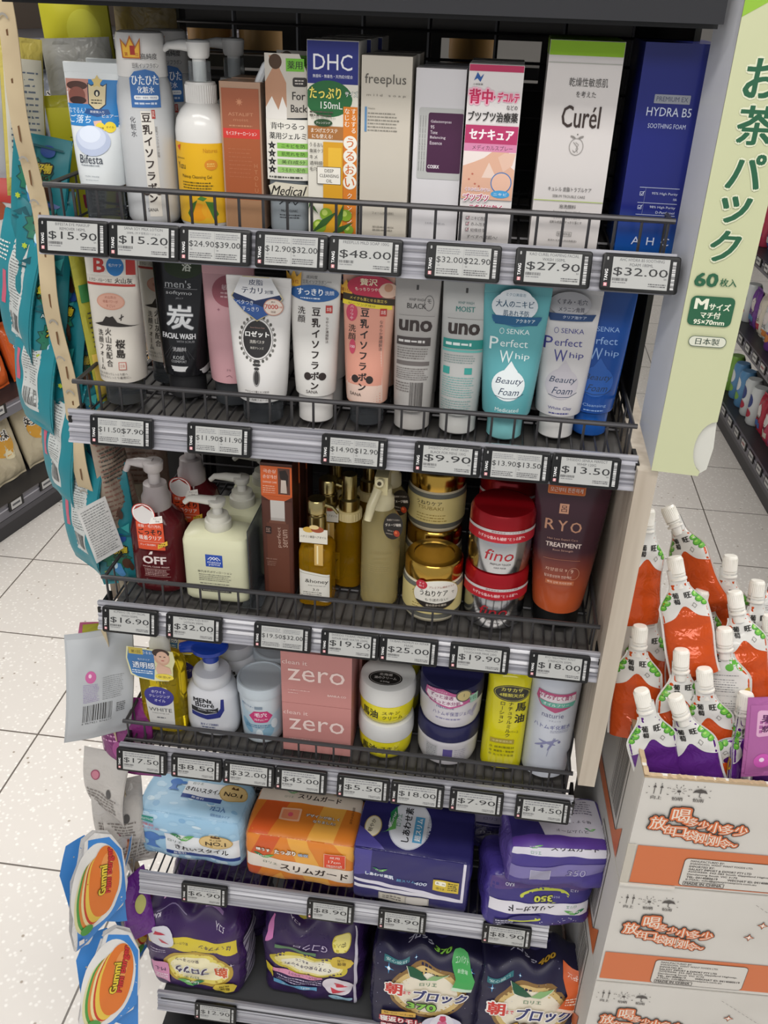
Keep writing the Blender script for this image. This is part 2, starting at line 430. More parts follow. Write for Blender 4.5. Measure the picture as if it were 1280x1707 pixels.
# ------------------------------------------------------------------ setting
def floor_material():
    m = bpy.data.materials.new('terrazzo'); m.use_nodes = True; nt = m.node_tree; b = nt.nodes['Principled BSDF']
    tc = nt.nodes.new('ShaderNodeTexCoord'); vo = nt.nodes.new('ShaderNodeTexVoronoi'); vo.inputs['Scale'].default_value = 75
    nt.links.new(tc.outputs['Object'], vo.inputs['Vector'])
    r = nt.nodes.new('ShaderNodeValToRGB'); e = r.color_ramp.elements; e[0].position = .16; e[0].color = (*lin('f6f3ee'), 1); e[1].position = .34; e[1].color = (*lin('e2ddd7'), 1)
    nt.links.new(vo.outputs['Distance'], r.inputs[0])
    v2 = nt.nodes.new('ShaderNodeTexVoronoi'); v2.inputs['Scale'].default_value = 22; nt.links.new(tc.outputs['Object'], v2.inputs['Vector'])
    r2 = nt.nodes.new('ShaderNodeValToRGB'); e = r2.color_ramp.elements; e[0].position = .05; e[0].color = (*lin('b9afa4'), 1); e[1].position = .09; e[1].color = (1, 1, 1, 1)
    nt.links.new(v2.outputs['Distance'], r2.inputs[0])
    mx = nt.nodes.new('ShaderNodeMix'); mx.data_type = 'RGBA'; mx.blend_type = 'MULTIPLY'; mx.inputs[0].default_value = 1
    nt.links.new(r.outputs[0], mx.inputs[6]); nt.links.new(r2.outputs[0], mx.inputs[7])
    br = nt.nodes.new('ShaderNodeTexBrick'); br.offset = 0; br.inputs['Scale'].default_value = 1; br.inputs['Mortar Size'].default_value = .0022
    br.inputs['Brick Width'].default_value = .385; br.inputs['Row Height'].default_value = .385; br.inputs['Mortar Smooth'].default_value = 0
    br.inputs['Color1'].default_value = (1, 1, 1, 1); br.inputs['Color2'].default_value = (1, 1, 1, 1); br.inputs['Mortar'].default_value = (*lin('77716c'), 1)
    mp = nt.nodes.new('ShaderNodeMapping'); mp.inputs['Location'].default_value = (.30, -.36, 0); nt.links.new(tc.outputs['Object'], mp.inputs[0]); nt.links.new(mp.outputs[0], br.inputs['Vector'])
    m2 = nt.nodes.new('ShaderNodeMix'); m2.data_type = 'RGBA'; m2.blend_type = 'MULTIPLY'; m2.inputs[0].default_value = 1
    nt.links.new(mx.outputs[2], m2.inputs[6]); nt.links.new(br.outputs['Color'], m2.inputs[7]); nt.links.new(m2.outputs[2], b.inputs['Base Color'])
    b.inputs['Roughness'].default_value = .38; MATS['terrazzo'] = m
floor_material()
fl = MB(); fl.box(-6, -4, -.05, 6, 8, 0, 'terrazzo'); struct(fl, 'floor')
wl = MB(); wl.box(-6, 7.8, 0, 6, 8, 3.4, '8d8a86m'); struct(wl, 'wall_back')
cl = MB(); cl.box(-6, -4, 3.3, 6, 8, 3.4, 'd0cecam'); struct(cl, 'ceiling')

XL, XR = -.0842, .5265
ROWS = [1.4406, 1.2308, .9688, .7275, .4614, .1578]
FZ = [z+.02 for z in ROWS]          # where goods stand
ramp_mat('ashwood', 'c9bfb0', 'a99c8c', 9, .6, (.3, .7), (6, 6, .35))
ramp_mat('stripfilm', 'cdbb98', 'b8a585', 14, .4, (.3, .7))
ramp_mat('carton', 'd9d6d0', 'cdc9c2', 6, .75, (.3, .7), bump=.05)
# rack body
rack = thing('display_rack', 'tall black open-backed display rack holding toiletries, pale wood post on its right', 'display rack', (0, 0, 0))
m = MB()
for x in (XL+.005, XR-.02):
    m = MB(); m.box(x, .385, 0, x+.025, .41, 1.98, 'black_plastic'); m.build('upright', rack)
m = MB()                            # slatted wire back
for i in range(60):
    z = .12+i*.031; m.tube([(XL, .378, z), (XR, .378, z)], .0018, 'black_wire', 5)
for i in range(8):
    x = XL+.02+i*(XR-XL-.04)/7; m.tube([(x, .381, .1), (x, .381, 1.97)], .003, 'black_wire', 6)
m.build('wire_back', rack)
m = MB(); m.box(XL-.01, .43, .1, XR+.005, .436, 1.582, '1b1a1am'); m.box(XL-.07, .43, .5, XL-.01, .436, 1.36, '1b1a1am');  # dark sheet added behind open wires so the interior and left gap stay dark
for x0, x1, z0, z1 in ((XL-.07, -.078, 1.36, 1.70), (.067, .273, 1.582, 1.70), (.40, XR+.03, 1.582, 1.70), (-.078, .067, 1.630, 1.70), (.273, .40, 1.630, 1.70)):
    if z1 > z0: m.box(x0, .43, z0, x1, .4355, z1, '1b1a1am')
m.build('back_panel', rack)
m = MB(); m.box(.5335, .0, .80, .5545, .40, 1.255, 'ashwood'); m.build('side_panel', rack)
m = MB(); m.box(.5335, .15, 0, .5445, .40, .80, '2a2a2c'); m.build('lower_side_panel', rack)
m = MB(); m.box(XL-.005, .0, .0, XR+.005, .40, .1, '1c1c1e'); m.build('base', rack)
m = MB(); m.box(XR+.006, .12, 1.262, XR+.012, .40, 1.98, '2b2a2a'); m.build('upper_side_panel', rack)
m = MB()                            # top shelf seen from just below
m.box(XL-.01, .03, 1.662, XR+.007, .40, 1.672, '161516'); m.box(XL-.012, .02, 1.660, XR+.007, .03, 1.70, '1c1c1d')
m.build('top_shelf', rack)
m = MB(); m.box(XL-.015, -.002, 1.664, XR+.007, .004, 1.712, '2e2e31s'); m.box(XL-.015, -.006, 1.690, XR+.007, -.001, 1.693, '5c5c62'); m.build('top_price_rail', rack)

# shelves
def price_rail_profile(zt, m, L=XL-.006, R=XR+.008):
    a = radians(15); c, s = cos(a), sin(a)
    def pt(u, v): return (u*c+v*s+.0045, zt-.0025-u*s+v*c)     # u back, v up the tilted face
    prof = [(0, 0), (0, .003), (.003, .005), (.003, .011), (.0005, .013), (.003, .0165), (.0005, .020), (.003, .024), (.0005, .0275), (.003, .031), (0, .034), (0, .038), (.006, .038), (.006, 0)]
    P = [pt(u, v) for u, v in prof]; n = len(P)
    m.add([(x, y, z) for x in (L, R) for y, z in P], [tuple(range(n)), tuple(range(2*n-1, n-1, -1))]+[(i, i+n, (i+1) % n+n, (i+1) % n) for i in range(n)], 'railfilm')
ramp_mat('railfilm', 'bcbcc4', '74747c', 3.0, .18, (.3, .7), (1, 1, 160))
SH = [('on top, under the tall boxes and pump bottles', 1), ('second from the top, carrying upright squeeze tubes', 1), ('third from the top, carrying amber oils and gold jars', 1),
      ('fourth from the top, carrying yellow jars and pink boxes', 1), ('carrying the blue, orange and navy pad packs, without a tray', 0), ('at the bottom, carrying the dark purple pad packs', 2)]
for k, (zt, (dsc, tray)) in enumerate(zip(ROWS, SH)):
    root = thing('wire_shelf', 'black wire shelf ' + dsc, 'shelf', (0, 0, zt), group='shelves of the display rack')
    fz = .02
    if tray != 2:
        m = MB()
        n = 46
        for i in range(n):
            x = XL+.004+i*(XR-XL-.008)/(n-1); m.tube([(x, .026, fz-.0015), (x, .375, fz-.0015)], .0014, 'black_wire', 5)
        for y in (.03, .12, .21, .30, .37): m.tube([(XL, y, fz-.0045), (XR, y, fz-.0045)], .0022, 'black_wire', 6)
        m.build('wire_deck', root)
    if tray == 1:
        m = MB(); m.box(XL+.002, .045, fz-.012, XR-.002, .374, fz-.0095, '5b5957'); m.build('tray', root)
    if tray == 2:
        m = MB(); m.box(XL, .012, fz-.02, XR, .375, fz, '4b4c4e'); m.build('deck', root)
    if k < 4:
        m = MB(); zr = .0602; r = .0029
        m.tube([(XL, .375, zr), (XL, .05, zr), (XL, .034, zr), (XL+.0, .0315, zr)], r*.8, 'black_wire')
        m.tube([(XR, .375, zr), (XR, .034, zr)], r*.8, 'black_wire')
        m.tube([(XL-.004, .0315, zr), (XR+.004, .0315, zr)], r, 'black_wire')
        n = 26
        for i in range(n):
            x = XL+.002+i*(XR-XL-.004)/(n-1); m.tube([(x, .031, zr), (x, .031, .012)], .0015, 'black_wire', 6)
        for i in range(9):
            y = .06+i*.038
            for x in (XL, XR): m.tube([(x, y, zr), (x, y, .012)], .0013, 'black_wire', 5)
        m.tube([(XL-.003, .029, .030 if k == 3 else .014), (XR+.003, .029, .030 if k == 3 else .014)], .0022, 'black_wire')
        m.build('front_rail', root)
    m = MB(); price_rail_profile(0, m); m.build('price_rail', root)
    if k < 4:
        for x in (XL-.004, XR+.008): m = MB(); m.box(x-.002, .012, .004, x+.002, .05, .026, 'black_plastic'); m.build('rail_bracket', root)

# electronic price tags
ALPHA = radians(15)
def price_tag(xl, row, price, name, zoff=0, thick=1):
    root = thing('price_tag', '', 'price tag', (xl+.0357, -.0005, ROWS[row]+zoff), group='electronic price tags on the shelf rails')
    root.rotation_euler = (-ALPHA, 0, 0)
    m = MB(); m.rbox(-.0357, -.003, 0, .0357, .0028, .0342, 'black_plastic', .0028)
    a = Art(m, Flat((-.0357, -.003, 0)), 1)
    a.t('TANG', 4.6, 14.3, 2.9, 'f0f0f0', w=10.5, b=.04, rot=90)
    a.r(3.1, 4.2, 6.3, 7.4, 'd88a90'); a.r(3.7, 4.8, 5.7, 5.2, 'f4e6e6'); a.r(3.7, 5.7, 5.7, 6.0, 'f4e6e6'); a.r(3.7, 6.5, 5.7, 6.9, 'f4e6e6'); a.r(4.5, 4.8, 4.9, 6.9, 'f4e6e6')
    a.rr(4.0, 27.8, 5.6, 30.8, 'a8a8a8', .75)
    case = m.build('tag_case', root)
    m = MB(); a = Art(m, Flat((-.0357, -.0031, 0)), 1)
    a.r(9.6, 3.2, 61.6, 31, 'b4b5b3')
    k = '2a2a2c'
    if isinstance(price, str):
        n = name if isinstance(name, (list, tuple)) else [name]
        for i, s in enumerate(n[:2]): a.t(s, 36, 28.9-i*4.3, 2.7, '55565a', w=min(48, len(s)*1.75+4))
        a.t('$'+price, 35.8, 17.8, 8.2, k, w=50)
        a.bars(10.5, 9.6, 25, 12.2, '4a4a4c', seed=int(xl*1000), n=34); a.dash(11, 7.2, 24, 9, 1, '77777a', 3); a.dash(44, 5.2, 60.5, 9, 2, '5a5a5c', 4); a.t('EA', 59, 13.2, 1.5, '66666a')
    else:
        for i, q in enumerate(price):
            cx = 22.8+i*26.2
            a.t('$'+q, cx, 18.3, 6.2, k, w=25.2); a.dash(cx-12, 23.5, cx+12, 29.3, 3, '88898c', int(xl*900)+i); a.dash(cx-12, 5, cx+11, 10.8, 3, '5a5a5c', int(xl*700)+i); a.t('EA', cx-10, 13.2, 1.3, '66666a')
        a.r(35.7, 4, 35.9, 30, '9a9a9a')
    m.build('tag_screen', case)
    m = MB(); a = Art(m, Flat((-.0357, -.0031, 0)), 1); a.bars(64.2, 4, 67.4, 29.5, 'e8e8e8', seed=int(xl*555)+row, horiz=True, n=44); m.build('tag_barcode', case)
    pr = ('$'+price) if isinstance(price, str) else ' and '.join('$'+q for q in price)
    return root, pr
ROWNAME = ['topmost rail', 'second rail', 'third rail', 'fourth rail', 'fifth rail', 'bottom rail']
XT = [[-.0862, -.0137, .0583, .1345, .2069, .3009, .3855, .4662], [-.0611, .0498, .1991, .2997, .3727, .4450], [-.0805, .0019, .1138, .1978, .2697, .3555, .4506],
      [-.0909, -.0127, .0609, .1333, .2188, .2924, .3716, .4591], [-.0200, .1744, .2828, .4379], [-.0218]]
PR = [['15.90', '15.20', ('24.90', '39.00'), ('12.90', '32.00'), '48.00', ('32.00', '22.90'), '27.90', '32.00'],
      [('11.50', '7.90'), ('11.90', '11.90'), ('14.90', '12.90'), '9.90', ('13.90', '13.50'), '13.50'],
      ['16.90', '32.00', ('19.50', '32.00'), '19.50', '25.00', '19.90', '18.00'],
      ['17.50', '8.50', '32.00', '45.00', '5.50', '18.00', '7.90', '14.50'], ['6.90', '8.90', '8.90', '8.90'], ['12.90']]
NM = {(0, 0): ['BIFESTA EYE MAKEUP', 'REMOVER 145ML'], (0, 1): ['SANA SOY MILK LOTION', '200ML (サナ豆乳ローション)'], (0, 4): ['FREEPLUS MILD SOAP 100G'], (0, 6): ['KAO CUREL FOAMING FACIAL', 'WASH 150ML'],
      (0, 7): ['AHC HYDRA B5 SOOTHING', 'FOAM 180ML'], (1, 3): ['SHISEIDO UNO WHIP WASH', 'BLACK FOR MENS 130G'], (1, 5): ['SHISEIDO SENKA PERFECT', 'WHIP 120G'], (2, 0): ['KUMANO OIL OFF FACIAL', 'WASH 500ML'],
      (2, 1): ['MATSUYAMA YUZU BODY', 'LOTION 300ML'], (2, 3): ['SHISEIDO TSUBAKI PREMIUM', 'REPAIR HAIR WATER 220ML'], (2, 4): ['TSUBAKI PREMIUM EX REPAIR', 'MASK'], (2, 5): ['SHISEIDO FINO PREMIUM', 'TOUCH HAIR MASK 230G'], (2, 6): ['RYO TREATMENT ROOT', 'STRENGTH 330ML']}
for r, row in enumerate(PR):
    seen = {}
    for i, pz in enumerate(row):
        nm = NM.get((r, i))
        root, txt = price_tag(XT[r][i], r, pz, nm or [''], 0)
        if not nm and isinstance(pz, str):
            mm = MB(); a = Art(mm, Flat((-.0357, -.00325, 0)), 1); a.dash(12, 23.2, 60, 30.2, 2, '808186', i+r*9, .5)
            mm.build('tag_heading', next(o for o in COL.objects if o.parent == root))
        where = ['leftmost', 'second from left', 'third from left', 'fourth from left', 'fifth from left', 'sixth from left', 'seventh from left', 'eighth from left'][i]
        if r == 5: where = 'the only one there'
        root['label'] = f'electronic price tag reading {txt} on the {ROWNAME[r]}, {where}'

# ------------------------------------------------------------------ goods
def place(name, label, cat, x, yf, row, depth, rz=0, group=None, z=0):
    return thing(name, label, cat, (x, yf+depth/2, FZ[row]+z), rz, group)
def carton(root, w, d, h, col, draw, part='box', r=.0006, lean=0, side=None, top=None):
    S = Soft(w, d, h, r=r, bulge=0, wr=0, lean=lean); m = MB(); S.mesh(m, col)
    a = Art(m, S.face('front')); draw(a)
    if side: side(Art(m, S.face('right')), Art(m, S.face('left')))
    if top: top(Art(m, S.face('top')))
    m.build(part, root); return S
def sect(*q): return dense(list(q), .006)
def lid_ribs(m, cx, cy, r, z0, z1, n, key):
    for i in range(n):
        a = 2*pi*i/n; m.box(cx+r*cos(a)-.0005, cy+r*sin(a)-.0005, z0, cx+r*cos(a)+.0005, cy+r*sin(a)+.0005, z1, key)
def pump_head(root, z, r, key, spout, drop=.004, rise=.03, rz=0, part='pump', cy=0, wide=.006):
    m = MB()
    m.lathe([(z, r*.45), (z+rise*.55, r*.45), (z+rise*.56, r*.62), (z+rise*.62, r*.72), (z+rise*.95, r*.80), (z+rise, r*.7), (z+rise*1.03, 0.001)], key, cy=cy, n=28)
    zz = z+rise*.84
    P = [(0, cy, zz), (-spout*.5, cy, zz+.001), (-spout*.85, cy, zz), (-spout, cy, zz-drop)]
    m.tube(P, [wide, wide*.85, wide*.6, wide*.5], key, 12)
    return m.build(part, root, rot=(0, 0, rz))
def tube_body(w_top, h, r_bot, d_bot, z0, bow=1.0, pw=1.4):
    """squeeze tube standing on its cap: wide flat crimp on top, round at the shoulder"""
    S = []
    for i in range(25):
        t = i/24; z = z0+(h-z0)*t
        a = r_bot+(w_top/2-r_bot)*min(1, t**.8*1.02); b = d_bot*(1-t**pw)+.0011
        n = 2+1.2*t; S.append((z, a, b, n))
    sh = (z0-.004, r_bot*.72, d_bot*.72, 2); return Loft([sh]+S, wrap=False)
def crimp(m, S, w, h, key, hh=.009):
    m.rbox(-w/2, -.0012, h-.001, w/2, .0012, h+hh, key, .001)
def tube_thing(name, label, x, yf, row, w, h, rb, key, draw, cap, caph=.03, db=None, rz=0, cat='tube', group=None, capr=None, lean=0, crimpk=None, hook=True):
    db = db or rb; root = place(name, label, cat, x, yf, row, 2*db, rz, group)
    S = tube_body(w, h-.008, rb, db, caph); m = MB(); S.mesh(m, key); crimp(m, S, w, h-.008, crimpk or key)
    a = Art(m, S); draw(a); m.build('tube', root)
    c = MB(); cr = capr or rb*.86
    c.lathe([(0, cr*.93), (.0015, cr), (caph*.8, cr*1.0), (caph*.98, cr*.96), (caph, cr*.8)], cap, n=36); c.build('cap', root)
    if lean: root.rotation_euler.x = lean
    return root, S
def sticker(root, S, draw, part='sticker'):
    m = MB(); a = Art(m, S, base=.0022); draw(a); return m.build(part, next((o for o in COL.objects if o.parent == root), root))
BACK = []
def back(root, dys, lab, dx=0.0):
    for i, dy in enumerate(dys):
        nm = ['directly behind the front one', 'deepest of its file, behind two others'][min(i, 1)]
        g = root.get('group') or lab+' filed one behind another'; root['group'] = g
        l = root.location; dup(root, (l.x+dx*(i+1), l.y+dy, l.z), f'{lab}, {nm}')

# ---- top row in view
# eye make-up remover tube
def d(a):
    a.r(-27, 108, -3, 134, 'c08a7c'); a.e(-15, 128, 11, 4, '4f332c'); a.e(-15, 119, 9, 8, '8a5348'); a.e(-14, 115, 9, 3.5, '3a2220')
    a.r(-3, 112, 27, 134, '2a7fc2'); a.r(-27, 92, 26.5, 112, '2a7fc2'); a.t('なでるんと', -14, 106, 5, 'dfeefa', w=20); a.t('ご落ち', -12, 98.5, 7.6, 'e6f2fb', w=23, sh=.2)
    a.p([(-4, 131), (0, 129), (6, 131), (12, 129), (16, 131), (15, 112), (6, 105), (-3, 112)], '20304a'); a.p([(-3, 130), (0, 128), (6, 130), (12, 128), (15, 130), (14, 112.5), (6, 106.5), (-2, 112.5)], 'd8c9a0')
    a.star(6, 132, 6, 3.5, 5, 'd9c07a'); a.e(6, 122, 3, 3, '20242c'); a.e(6, 121.5, 1.2, 2, 'e8e0c8'); a.dash(0, 112, 12, 117, 2, '4a4534', 5)
    a.p([(-5, 108), (17, 108), (19, 104), (15, 103), (6, 101), (-3, 103), (-7, 104)], '1f4f8c'); a.t('新提案入り', 6, 105.4, 2.2, 'f2f2f2', w=14)
    a.p([(2, 97), (10, 98), (12, 92), (4, 90)], 'e0b6a4'); a.e(9, 91, 5, 5, 'e8cf34'); a.e(18, 92, 5, 5, 'e8cf34'); a.t('低刺激', 9, 91, 2, '2a2a2a', w=7); a.t('オイル', 18, 92, 2, '2a2a2a', w=7); a.t('ピュアー', 18, 102, 3, 'f4f8fc', w=14)
    a.e(0, 79, 18, 14, 'b8c3dc'); a.e(-1, 82, 15, 11, 'cdd6ea'); a.e(-2, 85, 11, 7.5, 'dde5f4')
    a.t('Bifesta', -2, 62, 8, '333a48', w=24); a.dash(-13, 55.5, 10, 57, 1, '55606c', 2); a.t('micellar cleansing', -2, 46, 1.6, '77808a', w=15); a.t('eye makeup remover', -2, 42.5, 1.4, '77808a', w=14)
r_, S = tube_thing('eye_makeup_remover_tube', 'blue and white eye make-up remover tube on the top shelf, at the left end', -.045, .056, 0, .057, .148, .0235, 'dfe4e6s', d, 'smoke', .036, group='eye make-up remover tubes')
back(r_, [.055], 'pale blue and white eye make-up remover tube')

# soy milk lotion bottle
root = place('lotion_bottle', 'tall frosted white soy milk lotion bottle with a gold crown sticker', 'bottle', .0035, .062, 0, .056, group='tall white soy milk lotion bottles')
L = Loft(sect((0, .0245, .0245, 2), (.004, .027, .027, 2), (.115, .0285, .0285, 2), (.13, .0265, .0265, 2), (.138, .0235, .0235, 2)))
m = MB(); L.mesh(m, 'c9cbcds'); a = Art(m, L)
a.tv('化粧水', -4, 104, 6.6, '4a4a50', b=.01); a.r(4.5, 8, 17, 109, 'e2ded6'); a.tv('豆乳イソフラボン', 9.5, 108, 10, '3c3230', b=.05, pitch=11); a.r(15, 102, 18.5, 110, 'b03a34'); a.tv('豆乳', 16.7, 109.2, 3, 'efe4dc')
a.tv('豆乳イソフラボン含有', 18.5, 95, 3, '77706a'); a.e(3.2, 33, 3.6, 4, '3c3230'); a.e(15.4, 33, 3, 3.6, '3c3230'); a.t('SANA', 8, 15, 3.4, '4a4a4c', w=10)
m.build('bottle', root)
c = MB(); LC = Loft([(.138, .0237, .0237, 2), (.1385, .0245, .0245, 2), (.172, .0236, .0236, 2), (.1765, .0222, .0222, 2), (.178, .019, .019, 2)]); LC.mesh(c, 'e9e7e4s'); c.build('cap', root)
def d(a):
    a.p([(-9, 155), (8, 155), (9, 173), (4, 165), (0, 175), (-4, 166), (-10, 172)], 'b5652a'); a.p([(-7.5, 156), (7, 156), (8, 170), (4, 163), (0, 172), (-4, 164), (-8.5, 169.5)], 'e8b540'); a.t('1', 1.5, 162, 8, 'a8342a', w=4, b=.03); a.t('第', -4.5, 158.5, 3.4, 'a8342a'); a.t('位', 5, 158.5, 3, 'a8342a')
    a.t('高純度', 15.5, 157, 5.2, '3a3a3c', w=15, b=.02); a.t('豆乳イソフラボン', 12, 149, 4.4, '3a3a3c', w=24)
sticker(root, Loft([(0.0, .0256, .0256, 2), (.2, .0243, .0243, 2)]), d)
def d(a):
    a.p([(-3, 112), (24, 112), (24, 139), (20, 144), (12, 146), (2, 144), (-3, 138)], '3f6fae'); a.t('ひたひた', 11, 136.5, 8.6, 'f4f6fa', w=24, b=.03); a.t('化粧水', 11, 128, 6, 'f4f6fa', w=15, b=.02); a.rr(0, 119, 22, 123, 'f0f2f4', 1.5); a.t('無香料・無着色・無鉱物油', 11, 121, 1.8, '3f5f8e', w=19); a.dash(0, 114, 22, 117.5, 1, 'c8d4e6', 5)
sticker(root, Loft([(0.0, .0268, .0268, 2), (.2, .0268, .0268, 2)]), d, 'neck_sticker')
back(root, [.058], 'frosted white soy milk lotion bottle', .004)

# yuzu cleansing gel pump
root = place('pump_bottle', 'white pump bottle with a bright yellow citrus label', 'bottle', .0625, .060, 0, .056, group='yellow labelled cleansing gel pumps')
L = Loft(sect((0, .026, .026, 2), (.003, .028, .028, 2), (.092, .028, .028, 2), (.102, .0262, .0262, 2), (.111, .021, .021, 2), (.117, .015, .015, 2)))
m = MB(); L.mesh(m, 'e0dfdcg'); m.build('bottle', root)
m = MB(); a = Art(m, L, base=.0004)
a.r(-40, 30, 40, 82, 'e8b41c'); a.r(-40, 5, 40, 31, 'e0b02a'); a.e(-2, 16, 10, 9, 'e89c20'); a.e(10, 18, 8, 8, 'e8a828'); a.p([(-14, 14), (-8, 24), (-2, 28), (-6, 18), (-10, 8)], '3f6a2c'); a.p([(6, 27), (14, 26), (19, 14), (14, 8), (10, 18)], '4a7a30'); a.p([(-2, 29), (4, 27), (8, 30), (2, 32)], '4f8434')
a.t('Yuzu', -19, 60, 6, '3e3a20', w=12); a.t('Japanese', -20, 67, 2.6, '7c6a20', w=13); a.t('Makeup Cleansing Gel', -2, 50, 4, '3e3416', w=32); a.dash(-18, 38, 17, 46, 3, '6a5a1c', 6); a.t('Natures', 14, 75.5, 4, 'c88a1c', w=14); a.e(14, 62, 6.5, 5, 'dc8c28'); a.dash(10, 60, 18, 64, 2, 'f0d070', 7); a.p([(-24, 78), (-18, 80), (-20, 74)], 'd0442c')
m.build('label', root)
m = MB(); m.lathe([(.115, .0142), (.116, .0152), (.134, .0150), (.1355, .0145), (.136, .009)], 'e4e2dfs', n=36); lid_ribs(m, 0, 0, .015, .117, .133, 40, 'e4e2dfs'); m.build('collar', root)
m = MB(); m.lathe([(.135, .0108), (.154, .0108), (.154, .0104), (.135, .0104)], 'clear', n=28); m.build('clip', root)
pump_head(root, .136, .0145, 'ecebe8s', .036, .004, .036, rz=radians(-4))
back(root, [.06], 'white pump bottle with yellow label', .018)

# copper lotion carton
def d(a):
    a.r(-18.5, 96, 18.5, 133, 'a05c40'); a.r(-18.5, 88, 18.5, 97, 'd03c34'); a.t('モイスチャーローション', 0, 92.5, 3.6, 'f6e8e4', w=31); a.r(-18.5, 30, 18.5, 88, 'a85a34'); a.star(-1, 121, 4, 1.6, 8, 'c98a68')
    a.t('ASTALIFT', 0, 110, 3, 'c89070', w=25); a.t('moist', 0, 105, 2.4, 'c08666', w=15); a.dash(-12, 98, 12, 101, 1, 'c08666', 3); a.tv('HTOLUT', 13.4, 66, 6, 'c0825c'); a.dash(-14, 50, 10, 80, 8, 'b46c48', 8, .25)
    a.p([(-5, 16), (0, 13), (5, 16), (0, 14.6)], 'e2c8b4'); a.r(-18.5, 0, 18.5, 30, 'a47c5c')
root = place('lotion_carton', 'copper brown lotion box with a red band, beside the yellow pump', 'carton', .108, .066, 0, .036, group='copper brown lotion boxes'); carton(root, .041, .036, .139, 'b08f78s', d)
back(root, [.045], 'copper brown lotion box')

# body gel bottle with hanger
root = place('gel_bottle', 'grey body gel bottle with a clear hooked top and back-care sticker', 'bottle', .153, .064, 0, .03, group='grey body gel bottles')
L = Loft(sect((0, .0185, .0145, 3), (.003, .020, .015, 3), (.11, .020, .015, 3), (.122, .018, .013, 3)), wrap=False); m = MB(); L.mesh(m, '8d959bs'); a = Art(m, L)
a.t('For', 7, 57, 9, '2a2c30', w=15, b=.03); a.t('Back', 7, 42, 9, '2a2c30', w=20, b=.03); a.ln([(-8, 28), (-2, 33), (0, 28), (5, 33), (8, 28), (12, 32)], 1.1, '2a2c30'); a.t('INLAB CLINIC', 2, 22, 2.2, '33363a', w=17); a.dash(-8, 14, 15, 19, 2, '44474c', 2)
m.build('bottle', root)
m = MB(); m.rbox(-.016, -.005, .120, .013, .004, .163, 'clearfilm', .008); m.tube([(-.013, 0, .160), (-.022, -.001, .152), (-.028, -.002, .140), (-.034, -.003, .126)], [.004, .004, .004, .003], 'd7dadds', 8); m.build('trigger', root)
def d(a):
    a.p([(-18, 165), (14, 165), (20, 150), (20, 110), (-18, 108)], 'c8c2b8'); a.p([(-14, 163), (-4, 163), (-4, 152), (2, 140), (2, 108), (-18, 108), (-18, 140), (-11, 152)], 'b98c70'); a.e(-8, 158, 6, 6.5, '4c3626'); a.p([(-18, 118), (-12, 128), (-6, 116), (-2, 128), (2, 118), (2, 108), (-18, 108)], 'e8e4de')
    a.r(2, 150, 18, 161, '6fb83a'); a.t('薬用', 10, 155.5, 7, '2f3a26', w=13, b=.03); a.rr(8, 137, 20, 145, '3a3634', 2); a.dash(10, 138.5, 18, 143.5, 2, 'd8d0c8', 2); a.t('For', 13, 129, 7, '33302e', w=11, b=.02); a.t('Back', 13, 118, 6.6, '33302e', w=14, b=.02)
    a.r(-18, 52, 20, 108, 'e6e3da'); a.t('背中つるっ', 2, 102, 6.2, '222222', w=31, b=.03); a.t('薬用ジェルミ', 2, 93, 6.2, '222222', w=34, b=.03)
    for i, (c, tx) in enumerate((('86bf52', 'ニキビを防'), ('86bf52', '肌荒れを防'), ('9ac870', '美白成分'), ('9ac870', 'うるおい配合'))):
        y = 84-i*7.4; a.r(-8, y-2.6, 20, y+2.6, c); a.star(-13, y, 4.2, 1.8, 5, '1c1c1c'); a.t(str(i+1), -13, y, 1.8, 'f0f0f0'); a.t(tx, 7, y, 3.6, '2c3a1c', w=22)
    a.dash(-16, 53, 17, 56.5, 1, '55554f', 4); a.p([(-17, 46), (-10, 50), (20, 48), (20, 36), (4, 34), (-14, 36)], 'dcd6c4'); a.t('Medical', 2, 42, 9, '2a2622', w=31, sh=.3, b=.02)
sticker(root, Loft([(0, .026, .0155, 3), (.17, .026, .0155, 3)], wrap=False), d, 'clear_label')
back(root, [.05], 'grey body gel bottle with back-care sticker')

